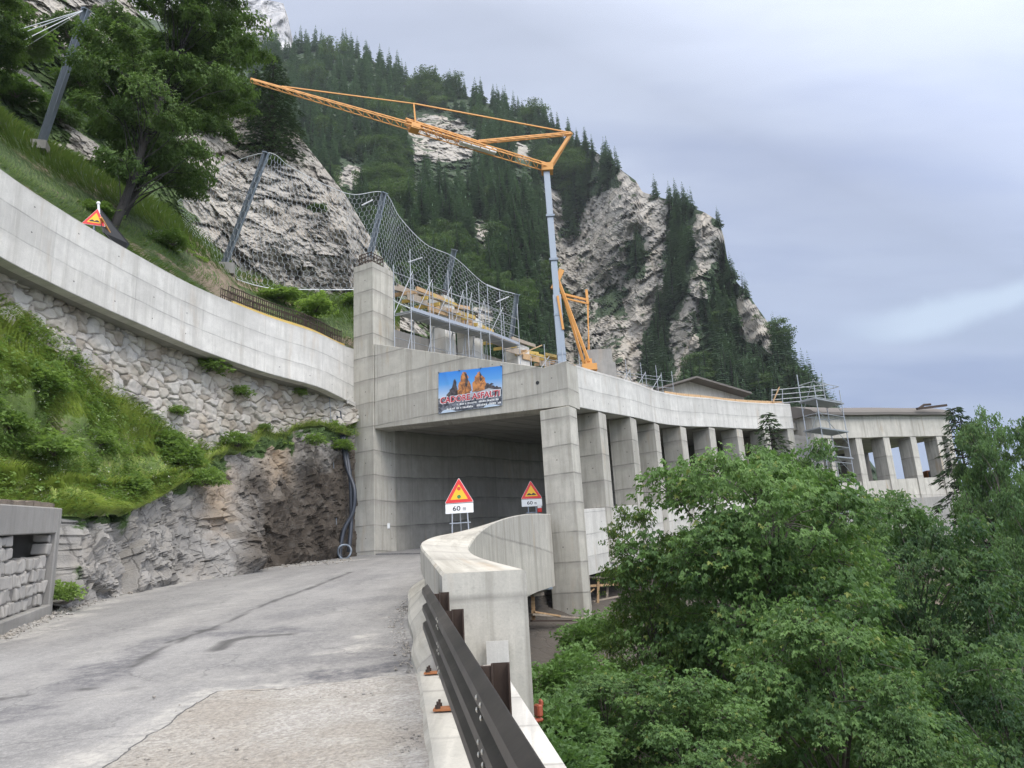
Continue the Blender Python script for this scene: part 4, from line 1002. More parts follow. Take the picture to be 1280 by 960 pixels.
for ri in range(9):
    h0, h1 = .225+ri*.232, .225+(ri+1)*.232
    h1 = min(h1, hs)
    if h0 > hs-.1: break
    u = -.5+(ri % 2)*.12
    while u < bl-.30:
        w = random.uniform(.15, .36); e = min(u+w, bl-.28); ope = h0 > hs-.62
        if ope and not (u > bl-.62 or e < bl-2.6): u = e+.02; continue
        if e-u > .1:
            r_ = lambda: random.uniform(0, .055); A, Bq = bbox(u+.012, e-.012, .09+r_()-.04, .35, h0+.012, h1-.012)
            A = [p+np.array([random.gauss(0, .022), random.gauss(0, .012), random.gauss(0, .02)]) for p in A]; Bq = [p+np.array([random.gauss(0, .022), random.gauss(0, .012), random.gauss(0, .02)]) for p in Bq]
            st.hexa(A, Bq)
        u = e+.0
so_ = st.build('stone_infill', plain('infill_stone', (.33, .315, .29), .9, 0, .6, 5, .4), bk, bevel=.03)
for mod in so_.modifiers: mod.segments = 3
m_ = MB(); m_.hexa(*bbox(-.5, bl-.28, .115, .34, .2, hs-.62)); m_.build('mortar_bed', plain('mortar', (.17, .16, .145), .95, 0, .4, 8, .4), bk)
m_ = MB()
for k in range(12):
    u0 = -.5+(bl+.5)*k/12; u1 = -.5+(bl+.5)*(k+1)/12-.01
    A, Bq = bbox(u0, u1, 0.15, 2.9, tp+.004, tp+.05); Bq = [p+np.array([0, 0, .02+.05*random.random()+.10*(i > 1)]) for i, p in enumerate(Bq)]; m_.hexa(A, Bq)
o = m_.build('soil_cover', M['soil'], bk)
# ------------------------------------------------------------------ slope above the wall, outcrop, mountain
def radial(name, stations, rows, nu, nv, disp, mat, attrs=None, smooth=False, back=True, kind='structure', label=None, sub=None):
    """relief whose rows are given per bearing as (py, distance)"""
    xs = [s_[0] for s_ in stations]; px = np.linspace(xs[0], xs[-1], nu); t = np.linspace(0, len(rows)-1, nv)
    PX, T = np.meshgrid(px, t)
    ty = np.array([[s_[1][r][0] for s_ in stations] for r in range(len(rows))], float); tY = np.array([[s_[1][r][1] for s_ in stations] for r in range(len(rows))], float)
    cy = np.array([np.interp(px, xs, ty[r]) for r in range(len(rows))]); cY = np.array([np.interp(px, xs, tY[r]) for r in range(len(rows))])
    i = np.clip(T.astype(int), 0, len(rows)-2); f = T-i; j = np.arange(nu)[None, :]+0*i
    PY = cy[i, j]*(1-f)+cy[i+1, j]*f; Y = cY[i, j]*(1-f)+cY[i+1, j]*f
    P = U(PX, PY, Y); dY = disp(P.reshape(-1, 3), PX.ravel(), PY.ravel(), T.ravel()).reshape(PX.shape)
    dirv = P/np.linalg.norm(P, axis=2, keepdims=True); P = P+dirv*dY[..., None]
    info = (PX, PY, T, P.copy())
    if back:
        top = P[-1]; h = top.copy(); h[:, 2] = 0; h /= np.linalg.norm(h, axis=1)[:, None]; sc = np.linalg.norm(top, axis=1)[:, None]
        ext = [top+h*sc*.04-np.array([0, 0, 1])*sc*.01, top+h*sc*.14-np.array([0, 0, 1])*sc*.10, top+h*sc*.35-np.array([0, 0, 1])*sc*.45]
        P = np.concatenate([P, np.array(ext)], 0)
    at = {}
    for k, fn in (attrs or {}).items():
        a = fn(info); 
        if back: a = np.concatenate([a, np.repeat(a[-1:], 3, 0)], 0)
        at[k] = np.clip(a, 0, 1)
    for k in ('veg', 'dark', 'ochre'):
        if k not in at: at[k] = np.zeros(P.shape[:2])
    o = sheet(name, P, mat, smooth=smooth, attrs=at); tag(o, label, kind=kind); return o, info
# grassy slope above the wall
wt_ = lambda px: None
US = [(-260, [(150, 15.5), (-60, 20), (-220, 24)]), (-100, [(235, 17.5), (120, 22), (40, 26)]), (0, [(260, 20.5), (190, 24.5), (140, 29)]), (60, [(285, 22), (232, 26), (178, 31)]), (130, [(310, 24), (265, 28.5), (215, 33.5)]), (200, [(345, 26.5), (300, 31), (255, 37)]), (260, [(380, 28.6), (338, 33), (300, 39)]), (300, [(398, 29.8), (368, 35), (338, 40)]), (360, [(420, 31.6), (392, 36), (362, 41)]), (450, [(450, 34.5), (415, 38), (372, 43)]), (500, [(460, 37), (420, 40), (380, 44)])]
upper, uinf = radial('upper_slope', US, [0, 1, 2], 130, 60, lambda P, x, y, t: .35*fbm(P*.4, 4, 80)+.1*fbm(P*2, 2, 81), M['soil'], {'veg': lambda I: .72+.35*fbm(I[3].reshape(-1, 3)*.5, 3, 82).reshape(I[0].shape)-.9*np.exp(-(((I[0]-285)/45)**2))*np.exp(-((I[2]-.9)/.5)**2), 'ochre': lambda I: .3+0*I[0]}, True, False, label='grassy slope above the upper wall')
UPn = normals(uinf[3]); UPn *= np.sign(UPn[..., 2:3]+1e-9)
kp = 1-.8*np.exp(-(((uinf[0]-285)/40)**2))
pts, nn = sample_grid(uinf[3], UPn, 26000, 9, kp); blades('slope_grass', pts, nn, .42, M['grass_dk'], 'dark grass on the slope above the wall', .016, .7, 9)
# rock outcrop and cliff behind the net
OS_ = [(-260, [(60, 24), (-200, 28), (-420, 33)]), (-100, [(95, 27), (-40, 31), (-190, 36)]), (0, [(150, 30), (40, 33.5), (-90, 39)]), (60, [(190, 32), (60, 35.5), (-70, 42)]), (130, [(230, 34), (90, 39), (-30, 45)]), (200, [(270, 37), (150, 41), (40, 47)]), (250, [(318, 38.5), (195, 42.5), (85, 48)]), (300, [(350, 40), (240, 43), (130, 47.5)]), (345, [(372, 41.5), (260, 43.8), (152, 48)]), (372, [(380, 42), (285, 44), (168, 48)]), (400, [(390, 42.5), (300, 44.5), (203, 48)]), (432, [(395, 43), (320, 45), (244, 48)]), (456, [(400, 43.5), (345, 47), (284, 50)]), (475, [(402, 44), (365, 47), (318, 50)]), (500, [(410, 45), (385, 47), (352, 50)]), (540, [(425, 46), (415, 48), (400, 50)])]
OS_ = [(s_[0], [(a_, b_+3.2*float(sstep(150, 300, s_[0]))) for a_, b_ in s_[1]]) for s_ in OS_]
def od(P, x, y, t):
    a, e, _ = facet(P*np.array([.22, .22, .16])+.2*vnoise(P*.3)[:, None], 5); b, e2, _ = facet(P*.75, 15)
    k = 1-.5*sstep(1.7, 2, t)
    return k*(1.9*fbm(P*.16, 3, 90)-.9*a-.62*b-.26*facet(P*2.1, 25)[0]-.10*facet(P*4.5, 26)[0]-.12*ridged(P*np.array([.7, .7, .7]), 4, 92))-1.3*np.exp(-(((x-375)/60)**2+((y-300)/70)**2))
outc, oinf = radial('rock_outcrop', OS_, [0, 1, 2], 460, 270, od, M['rock_mid'], {'veg': lambda I: np.clip(.62*sstep(.05, .5, fbm(I[3].reshape(-1, 3)*.25, 4, 95)).reshape(I[0].shape)*(1-.85*np.exp(-(((I[0]-370)/90)**2)))+.28*sstep(250, 120, I[0])+.8*sstep(.25, .0, I[2])*.6, 0, 1), 'dark': lambda I: .55*np.exp(-(((I[0]-455)/16)**2+((I[1]-345)/26)**2))+.7*np.exp(-(((I[0]-285)/22)**2+((I[1]-345)/18)**2))}, False, label='pale broken rock outcrop behind the rockfall net')
# ------------------------------------------------------------------ mountain
SIL = [(180, 20), (250, 45), (300, 56), (330, 60), (360, 64), (420, 63), (470, 78), (520, 110), (560, 114), (620, 132), (680, 152), (700, 170), (745, 190), (765, 204), (795, 226), (803, 240), (833, 249), (860, 258), (880, 265), (899, 277), (906, 300), (908, 320), (915, 345), (940, 375), (965, 410), (985, 440), (1010, 472), (1045, 516), (1080, 566), (1120, 620), (1200, 700), (1300, 790)]
BAS = [(180, 380), (300, 400), (500, 440), (700, 500), (900, 540), (1045, 600), (1120, 680), (1200, 740), (1300, 830)]
def mtn_Y(px, py):
    top = interp(px, SIL); bas = interp(px, BAS); v = np.clip((bas-py)/(bas-top+1e-6), 0, 1)
    Yb = interp(px, [(180, 75), (500, 78), (800, 88), (1045, 100), (1300, 110)]); Yt = interp(px, [(180, 360), (500, 345), (690, 315), (760, 265), (830, 235), (905, 205), (960, 185), (1045, 160), (1300, 150)])
    cl = sstep(640, 720, px); vk = np.interp(v, [0, .14, .5, 1], [0, .70, .86, 1.0])     # cliffs on the right rise steeply above a wooded foot
    return Yb+(Yt-Yb)*(v**1.05*(1-cl)+vk*cl), v
GUL = [([(842, 235), (850, 300), (828, 400), (815, 470)], 26, 16), ([(752, 190), (745, 240), (738, 300), (750, 380)], 22, 12), ([(905, 325), (900, 380), (880, 470)], 18, 13), ([(793, 290), (775, 370), (800, 460)], 12, 9), ([(560, 200), (600, 330), (640, 430)], 30, 10)]
BUT = [([(870, 275), (860, 340), (855, 420)], 22, 10), ([(790, 235), (770, 300), (735, 330)], 25, 8), ([(720, 250), (715, 330), (730, 420)], 18, 6), ([(930, 365), (945, 400), (960, 440)], 14, 6)]
def mtn_disp(P, x, y, v):
    a, e, _ = facet(P*np.array([.05, .05, .030])+.3*vnoise(P*.06)[:, None], 6); b, e2, _ = facet(P*.16, 16); c, _, _ = facet(P*.45, 17)
    k = interp(v, [(0, .6), (.6, 1), (.93, .8), (1, .25)])
    q = np.stack([x, y], 1); g = np.zeros(len(x))
    for line, w, dep in GUL: g += dep*np.exp(-(dpoly(q, line)/w)**2)
    for line, w, dep in BUT: g -= dep*np.exp(-(dpoly(q, line)/w)**2)
    return k*(9*fbm(P*np.array([.018, .018, .010]), 3, 100)-7*a-3.6*b-1.6*c-2.0*ridged(P*np.array([.05, .05, .02]), 4, 103))+g*interp(v, [(0, .6), (.9, 1), (1, .3)])
ROCKP = [
 [(502, 148), (530, 146), (575, 150), (600, 172), (590, 195), (560, 205), (520, 200), (508, 175)],
 [(592, 278), (612, 275), (616, 300), (600, 312)], [(640, 182), (660, 175), (668, 196), (646, 204)],
 [(686, 232), (700, 240), (722, 250), (738, 225), (748, 188), (800, 232), (835, 248), (838, 330), (820, 372), (826, 410), (848, 400), (862, 330), (872, 262), (905, 285), (908, 320), (893, 330), (890, 372), (908, 372), (925, 360), (950, 385), (966, 412), (962, 440), (935, 430), (905, 418), (880, 400), (866, 440), (870, 470), (842, 476), (815, 500), (760, 490), (700, 470), (704, 420), (712, 380), (690, 330)],
 [(585, 385), (612, 372), (622, 400), (600, 425)], [(430, 205), (455, 215), (440, 240), (420, 230)]]
TREEP = [   # clumps of trees standing inside the rock
 [(836, 225), (868, 232), (866, 330), (845, 372), (828, 420), (822, 380), (832, 330)], [(788, 288), (806, 290), (806, 345), (788, 346)], [(752, 362), (780, 362), (776, 392), (756, 398)], [(748, 175), (770, 180), (772, 236), (752, 232)],
 [(895, 318), (922, 330), (925, 380), (912, 440), (890, 438), (884, 390)], [(806, 395), (840, 410), (838, 480), (806, 480)], [(905, 405), (935, 425), (960, 440), (1000, 470), (1045, 520), (1000, 540), (880, 520), (850, 480), (870, 440)], [(700, 240), (742, 215), (752, 240), (728, 252), (716, 300), (702, 300)]]
def wob(px, py, s=0):
    p = np.stack([px/14., py/14., 0*px], 1); return px+7*fbm(p, 2, 200+s), py+7*fbm(p, 2, 210+s)
def is_rock(px, py):
    a, b = wob(np.asarray(px, float).ravel(), np.asarray(py, float).ravel()); m = np.zeros(len(a), bool)
    for p in ROCKP: m |= inpoly(a, b, p)
    for p in TREEP: m &= ~inpoly(a, b, p)
    return m
nu, nv = 480, 300
px = np.linspace(180, 1300, nu); tt = np.linspace(0, 1, nv); PX, T = np.meshgrid(px, tt)
topy = interp(px, SIL)[None, :]; basy = interp(px, BAS)[None, :]; PY = basy+(topy-basy)*T
YY, VVm = mtn_Y(PX.ravel(), PY.ravel()); P = U(PX.ravel(), PY.ravel(), YY)
dd = mtn_disp(P, PX.ravel(), PY.ravel(), VVm); P = P+P/np.linalg.norm(P, axis=1)[:, None]*dd[:, None]
rk = is_rock(PX, PY); P = P.reshape(nv, nu, 3); MTN = P
fx_, fy_ = PX, PY
veg = np.where(rk, .0, .85).reshape(nv, nu)
for _ in range(2):
    veg[1:-1, 1:-1] = (veg[1:-1, 1:-1]*2+veg[:-2, 1:-1]+veg[2:, 1:-1]+veg[1:-1, :-2]+veg[1:-1, 2:])/6
nn_ = normals(P); steep = np.abs(nn_[..., 2])
veg = veg+.30*sstep(.45, .75, steep)*1.0+.28*sstep(.1, .5, fbm(P.reshape(-1, 3)*.06, 4, 120)).reshape(nv, nu)
top = P[-1]; h = top.copy(); h[:, 2] = 0; h /= np.linalg.norm(h, axis=1)[:, None]; sc = np.linalg.norm(top, axis=1)[:, None]
ext = np.array([top+h*sc*.05-np.array([0, 0, .02])*sc, top+h*sc*.2-np.array([0, 0, .12])*sc, top+h*sc*.5-np.array([0, 0, .5])*sc])
bot = P[0]; hb = bot.copy(); hb[:, 2] = 0; hb /= np.linalg.norm(hb, axis=1)[:, None]
low = np.array([bot-hb*18-np.array([0, 0, 14.]), bot-hb*4-np.array([0, 0, 5.])])
PA = np.concatenate([low, P, ext], 0); va = np.concatenate([np.repeat(veg[:1], 2, 0), veg, np.repeat(veg[-1:], 3, 0)], 0)
mtn = sheet('mountain', PA, M['rock_far'], smooth=False, attrs={'veg': np.clip(va, 0, 1), 'dark': np.zeros(PA.shape[:2]), 'ochre': np.zeros(PA.shape[:2])}); tag(mtn, 'steep forested mountainside with pale limestone cliffs', kind='structure')
def mtn_pt(px, py):
    j = np.clip((np.asarray(px, float)-180)/(1120)*(nu-1), 0, nu-1.001); tb, bb = interp(px, SIL), interp(px, BAS); i = np.clip((bb-py)/(bb-tb), 0, .9999)*(nv-1)
    i0, j0 = i.astype(int), j.astype(int); fi, fj = (i-i0)[:, None], (j-j0)[:, None]; i1 = np.minimum(i0+1, nv-1); j1 = np.minimum(j0+1, nu-1)
    return MTN[i0, j0]*(1-fi)*(1-fj)+MTN[i1, j0]*fi*(1-fj)+MTN[i0, j1]*(1-fi)*fj+MTN[i1, j1]*fi*fj
# far cliff at the top left
FS = [(150, [(300, 480), (0, 560), (-160, 600)]), (220, [(300, 480), (0, 560), (-120, 600)]), (262, [(300, 480), (30, 560), (-60, 600)]), (285, [(300, 480), (40, 560), (-22, 590)]), (300, [(300, 480), (45, 560), (-8, 590)]), (318, [(300, 480), (45, 560), (-3, 585)]), (340, [(300, 480), (50, 560), (1, 580)]), (354, [(300, 480), (55, 555), (4, 575)]), (360, [(300, 480), (60, 555), (22, 570)]), (368, [(300, 480), (90, 550), (60, 565)]), (400, [(300, 480), (130, 550), (110, 560)])]
far, _ = radial('far_cliff', FS, [0, 1, 2], 120, 90, lambda P, x, y, t: 10*fbm(P*.02, 3, 130)-7*ridged(P*np.array([.05, .05, .012]), 4, 131)-4*facet(P*.06, 31)[0], rockmat('limestone_distant', (.42, .41, .40), .07, .2, ((.03, .05, .03), (.06, .09, .05)), (.1, .1, .1), .6), {'veg': lambda I: .25*sstep(0, .6, fbm(I[3].reshape(-1, 3)*.03, 3, 133)).reshape(I[0].shape)}, False, label='distant pale cliff at the top of the valley')
# ------------------------------------------------------------------ valley ground
XR = [(-60, 4.5), (-10, 2.4), (0, .75), (8, .05), (15, -.5), (20, -.1), (26, 1.3), (28, 2.6), (34, 5.8), (40.4, 9.5), (46, 14.2), (52, 21), (59, 33), (70, 60), (100, 120), (200, 260)]
ZR = [(-60, -9), (-10, -4.2), (0, -2.6), (8, -2.3), (20, -1.9), (28, -1.15), (40, .6), (52, 2.6), (60, 2.6), (100, 1), (200, -6)]
def ground_z(x, y):
    x = np.asarray(x, float); y = np.asarray(y, float); d = x-interp(y, XR); z0 = interp(y, ZR)
    r = np.where(d > 0, z0-.85*d, z0+np.minimum(-d, 2)*.25)
    r = np.maximum(r, -48-.012*np.maximum(d, 0))
    return r+.25*fbm(np.stack([x.ravel(), y.ravel(), 0*x.ravel()], 1)*.3, 3, 140).reshape(x.shape)
def geo(a, b, n, p): t = np.linspace(-1, 1, n); return np.sign(t)*np.abs(t)**p
gx = np.unique(np.r_[np.linspace(-12, 60, 150), np.linspace(60, 300, 50), np.linspace(300, 1250, 20), np.linspace(-1250, -14, 14)])
gy = np.unique(np.r_[np.linspace(-40, 70, 150), np.linspace(70, 300, 50), np.linspace(300, 1250, 20), np.linspace(-1250, -44, 16)])
GX, GY = np.meshgrid(gx, gy); GZ = ground_z(GX, GY); GZ = np.where(GX < -12, np.minimum(GZ, roadz(np.clip(GY, -40, 40))-2.2), GZ)
gp = np.stack([GX, GY, GZ], -1)
o = sheet('ground', gp, M['soil'], attrs={'veg': .66+.4*fbm(gp.reshape(-1, 3)*.25, 3, 141).reshape(GX.shape)-.6*sstep(9, 3, np.abs(GX-interp(GY, XR)))+.5*sstep(40, 120, GX), 'dark': .95*sstep(8.0, 2.0, np.abs(GX-interp(GY, XR))), 'ochre': .4+0*GX}); tag(o, 'steep wooded valley slope below the road', kind='structure')
# rock wall under the road and gallery, seen below the parapet
uu = np.linspace(0, 1, 150); wv = np.linspace(0, 1, 50); UU, WW = np.meshgrid(uu, wv)
yl_ = 8.2+34*UU; lx = np.interp(yl_, [8, 15, 20, 26, 28, 34, 42.5], [-.5, -1.2, -1.1, -.7, .0, 3.0, 8.2]); zt = np.interp(yl_, [8, 20, 28, 42], [-1.5, -.3, .25, 2.0]); P = np.stack([lx+WW*2.2-.35, yl_-.4*WW, zt-4.6*WW], -1)
Pf = P.reshape(-1, 3); dd = .45*facet(Pf*.7, 41)[0]+.3*ridged(Pf*.6, 3, 142)
P[..., 0] += dd.reshape(UU.shape)
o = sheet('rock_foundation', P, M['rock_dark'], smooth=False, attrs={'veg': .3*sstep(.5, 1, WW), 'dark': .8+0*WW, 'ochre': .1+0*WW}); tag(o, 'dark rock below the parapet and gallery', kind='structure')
# ------------------------------------------------------------------ foliage
def leaf_mesh(name, pos, axis, nrm, size, mat, tint, lobes=((-52, .72), (0, 1.0), (52, .72)), wid=.30, fold=.10):
    N = len(pos); V = []; 
    axis = axis/np.linalg.norm(axis, axis=1)[:, None]; side = np.cross(nrm, axis); side /= np.linalg.norm(side, axis=1)[:, None]+1e-9; nrm = np.cross(axis, side)
    for a, l in lobes:
        ca, sa = math.cos(R(a)), math.sin(R(a)); d = axis*ca+side*sa; e = side*ca-axis*sa; s = (size*l)[:, None]
        V += [pos, pos+d*s*.5+e*s*wid+nrm*s*fold, pos+d*s-nrm*s*.12, pos+d*s*.5-e*s*wid+nrm*s*fold]
    k = len(lobes); V = np.stack(V, 1).reshape(-1, 3); F = np.arange(N*4*k).reshape(-1, 4)
    return raw_mesh(name, V, F, mat, False, attrs={'tint': ('FACE', np.repeat(tint, k))})
def unit(v): return v/(np.linalg.norm(v, axis=-1, keepdims=True)+1e-9)
def broadleaf(name, seed, H, base_h, rx, rz, nb, per, nleaf, lsize, mat, bark, trunk_r=.16, blob=.30, flat=.5, lobes=None, spread=.42, limb=1.0):
    """trunk mesh and crown mesh of one broad-leaved tree standing at the origin"""
    g = np.random.default_rng(seed); cz = base_h+(H-base_h)*.5; ch = (H-base_h)*.5
    tr = MB(); tp = [np.array([0, 0, -.6])]; n = 7
    for i in range(n): t = (i+1)/n; tp.append(np.array([g.normal(0, .02*H*t), g.normal(0, .02*H*t), t*H*.88]))
    tp = crom(tp, 3); tr.tube(tp, list(trunk_r*(1-np.linspace(0, 1, len(tp))*.88)), 8)
    cen = []
    k = 0
    while len(cen) < nb and k < 4000:
        k += 1; p = g.normal(size=3); p /= np.linalg.norm(p); r = g.random()**.33*.92
        q = np.array([p[0]*r*rx, p[1]*r*rx, cz+p[2]*r*ch]); 
        if all(np.linalg.norm((q-c)/np.array([1, 1, .75])) > blob*rx*.72 for c in cen): cen.append(q)
    pos, ax, nr, tint = [], [], [], []
    for c in cen:
        zt = np.clip(c[2]-.45*np.linalg.norm(c[:2])-.1*H, base_h*.45, H*.85); i = int(np.clip((zt+.6)/(H*.88+.6), 0, 1)*(len(tp)-1)); st = tp[i]
        mid = (st+c)/2+np.array([0, 0, .10*np.linalg.norm(c-st)])+g.normal(0, .05, 3)*rx
        L = crom([st, mid, c], 4); r0 = trunk_r*.38*(1-.5*i/len(tp)); tr.tube(L, list(np.linspace(r0*limb, .010, len(L))), 5)
        out = unit(c-np.array([0, 0, cz-ch*.3])); br = blob*rx*(.75+.5*g.random())
        bt = .5+.30*g.normal()*.6
        for _ in range(per):
            d = unit(g.normal(size=3)+out*.55+np.array([0, 0, .25])); rr = br*g.random()**.45; sc = c+d*np.array([1.1, 1.1, flat])*rr
            if g.random() < .35: tr.tube([c+(sc-c)*.15, c+(sc-c)*.55+np.array([0, 0, .03]), sc], [.012, .009, .004], 3, False)
            o2 = unit(np.array([sc[0]-tp[i][0], sc[1]-tp[i][1], 0])+g.normal(0, .6, 3)*np.array([1, 1, .2])); sr = lsize*2.6
            m = max(2, int(nleaf*(.6+.8*g.random()))); a = g.random(m)*6.283; rad = sr*np.sqrt(g.random(m))
            lp = sc+np.stack([np.cos(a)*rad, np.sin(a)*rad, g.normal(0, lsize*.35, m)-.18*rad], 1)
            la = unit(np.stack([np.cos(a), np.sin(a), -.45*np.ones(m)], 1)+o2*.9+g.normal(0, .25, (m, 3)))
            ln = unit(np.array([0, 0, 1.])+out*.35+g.normal(0, spread, (m, 3)))
            pos.append(lp); ax.append(la); nr.append(ln); tint.append(np.clip(bt+.24*g.normal()+.40*(g.random(m)-.5), 0, .92)+.0)
    pos, ax, nr, tint = map(np.concatenate, (pos, ax, nr, tint)); tint = np.where(g.random(len(tint)) < .035, .97, tint)
    size = lsize*(.7+.6*g.random(len(pos)))
    cm = leaf_mesh(name+'_crown', pos, ax, nr, size, mat, tint, lobes or ((-52, .72), (0, 1.0), (52, .72)))
    tm = raw_mesh(name+'_trunk', tr.v, tr.f, bark, True)
    return tm, cm
def place_tree(name, meshes, x, y, z, h, label, cat, rz=0, sx=1, group=None, lean=(0, 0)):
    t = empty(name, (x, y, z), label, cat, group); t.rotation_euler = (lean[0], lean[1], rz); t.scale = (h*sx, h*sx, h)
    a = bpy.data.objects.new('trunk', meshes[0]); b = bpy.data.objects.new('crown', meshes[1])
    for o in (a, b): COL.objects.link(o); o.parent = t
    return t
SIMPLE = ((-35, .9), (35, .9))
mapleA = broadleaf('maple', 11, 9.0, 1.2, 3.5, 0, 60, 36, 13, .135, M['lf_maple'], M['bark'], .15, .30, .5)
mapleC = broadleaf('maple3', 16, 9.0, 1.0, 3.2, 0, 48, 34, 13, .13, M['lf_maple'], M['bark'], .14, .30, .5)
mapleB = broadleaf('maple2', 12, 9.0, 1.0, 3.2, 0, 46, 34, 14, .115, M['lf_maple_y'], M['bark'], .14, .30, .5)
ashA = broadleaf('ash', 13, 11.0, 1.5, 3.6, 0, 60, 34, 13, .15, M['lf_blue'], M['bark'], .16, .30, .5, SIMPLE)
ashB = broadleaf('ash2', 14, 11.0, 1.2, 3.2, 0, 56, 30, 12, .17, M['lf_blue'], M['bark'], .16, .32, .55, SIMPLE)
def tree_px(name, meshes, H0, px, ytop, Y, label, cat, rz, sx=1., group=None, extra=0.0):
    top = U(px, ytop, Y); gz = float(ground_z(np.array([top[0]]), np.array([top[1]]))[0])-.1
    h = (top[2]-gz)/H0; return place_tree(name, meshes, top[0], top[1], gz, h, label, cat, rz, sx/h if sx < 0 else sx, group)
def tree_w(name, meshes, H0, R0, px, ytop, Y, halfpx, label, cat, rz):
    """height from the top's sight line, spread from the crown's width in the photo"""
    top = U(px, ytop, Y); gz = float(ground_z(np.array([top[0]]), np.array([top[1]]))[0])-.1
    h = (top[2]-gz)/H0; w = halfpx/FOC*Y/(R0*1.12)
    t = empty(name, (top[0], top[1], gz), label, cat); t.rotation_euler = (0, 0, rz); t.scale = (w, w, h)
    for nm, m in zip(('trunk', 'crown'), meshes): o = bpy.data.objects.new(nm, m); COL.objects.link(o); o.parent = t
    return t
tree_w('maple_tree', mapleA, 9, 3.5, 920, 505, 17.0, 165, 'large bright green maple filling the middle of the slope in front of the gallery', 'tree', .3)
tree_w('maple_tree', mapleB, 9, 3.2, 800, 612, 17.0, 62, 'slender yellow-green maple with loose upper shoots before the gallery sill wall', 'tree', 1.3)
tree_w('maple_tree', mapleC, 9, 3.2, 1010, 690, 12.0, 150, 'low spreading maple in front at the bottom edge of the picture', 'tree', 2.4)
tree_w('maple_tree', mapleA, 9, 3.5, 755, 812, 10.5, 88, 'small maple right beside the parapet end and guardrail', 'tree', 4.0)
tree_w('maple_tree', mapleC, 9, 3.2, 850, 800, 9.5, 110, 'low young maple below the guardrail at the bottom of the picture', 'tree', 5.1)
tree_w('ash_tree', ashA, 11, 3.6, 1120, 600, 21.0, 112, 'bluish green ash behind and right of the large maple', 'tree', .8)
tree_w('ash_tree', ashB, 11, 3.2, 1030, 545, 27.0, 85, 'ash with open crown below the scaffold tower', 'tree', 2.0)
tree_w('ash_tree', ashA, 11, 3.6, 1225, 500, 34.0, 62, 'tall dark ash at the far right beside the end of the old gallery', 'tree', 3.4)
tree_w('ash_tree', ashB, 11, 3.2, 1268, 520, 29.0, 70, 'tall ash cut off by the right edge of the picture', 'tree', 4.4)
tree_w('ash_tree', ashB, 11, 3.2, 1200, 640, 20.0, 95, 'dense ash between the bluish ash and the right picture edge', 'tree', 5.5)
tree_w('ash_tree', ashA, 11, 3.6, 1235, 790, 12.0, 130, 'dark low ash in the bottom right corner', 'tree', 1.9)
tree_w('ash_tree', ashB, 11, 3.2, 1125, 838, 10.5, 90, 'leafy young ash low at the bottom right between maple and corner ash', 'tree', 2.9)
tree_w('ash_tree', ashA, 11, 3.6, 950, 548, 27.0, 68, 'young ash standing close to the gallery under the dark fir', 'tree', 2.7)
tree_w('ash_tree', ashB, 11, 3.2, 1090, 622, 36.0, 70, 'pale ash below the base wall of the old gallery', 'tree', .2)
tree_w('ash_tree', ashB, 11, 3.2, 860, 655, 22.0, 60, 'shaded ash behind the slender maple under the gallery sill', 'tree', 1.2)
def shrub(seed, ls, n, mat):
    gg = np.random.default_rng(seed); d = unit(gg.normal(size=(n, 3))); d[:, 2] = np.abs(d[:, 2]); r = gg.random(n)**.4
    lump = 1+.35*fbm(d*2.2, 2, seed); pos = d*r[:, None]*lump[:, None]*np.array([1, 1, .85]); ax = unit(d+np.array([0, 0, -.2])+gg.normal(0, .4, (n, 3))); nr = unit(d*.5+np.array([0, 0, .9])+gg.normal(0, .4, (n, 3)))
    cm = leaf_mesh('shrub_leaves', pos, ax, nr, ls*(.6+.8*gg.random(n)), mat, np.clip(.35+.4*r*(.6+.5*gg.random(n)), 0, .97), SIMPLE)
    st_ = MB()
    for k in range(14): p = pos[gg.integers(n)]; st_.tube([(0, 0, -.1), p*.5+np.array([0, 0, .06]), p*.95], [.02, .012, .005], 4, False)
    return raw_mesh('shrub_stems', st_.v, st_.f, M['bark'], True), cm
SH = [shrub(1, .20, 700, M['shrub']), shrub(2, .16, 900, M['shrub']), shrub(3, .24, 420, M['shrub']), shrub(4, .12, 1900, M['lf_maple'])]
BUSH = [shrub(6, .19, 1000, M['lf_beech']), shrub(7, .17, 900, M['lf_far'])]
# beech on the slope above the wall
beech = broadleaf('beech', 21, 11.0, .6, 4.1, 0, 92, 30, 15, .15, M['lf_beech'], M['bark_dark'], .21, .21, .30, SIMPLE, .35, .4)
bp_ = U(148, 264, 27.5); th_ = (U(205, -95, 28)[2]-bp_[2]+.3)/11
place_tree('beech_tree', beech, bp_[0]+.0, bp_[1], bp_[2]-.25, th_, 'large dark beech leaning over the wall at the upper left', 'tree', .3, .62, lean=(0, R(13)))
bp2 = U(157, 258, 29.6); place_tree('beech_tree', beech, bp2[0], bp2[1], bp2[2]-.3, th_*.72, 'second beech stem crowding the right side of the large beech', 'tree', .2, .74, lean=(0, R(19)))
bp3 = U(-98, 160, 24); place_tree('beech_tree', beech, bp3[0], bp3[1], bp3[2]-.3, .92, 'beech cut off by the upper left corner with hanging dark branches', 'tree', 4.1, .70)
tree_w('broadleaf_tree', beech, 11, 4.1, 1207, 500, 42, 46, 'dark broad tree screening the right end of the old gallery', 'tree', 1.0)
tree_w('broadleaf_tree', beech, 11, 4.1, 1262, 508, 39, 56, 'dark broad tree at the right picture edge behind the tall ashes', 'tree', 3.0)
tree_w('broadleaf_tree', beech, 11, 4.1, 1000, 552, 33, 42, 'small dark tree at the foot of the scaffold tower', 'tree', 2.0)
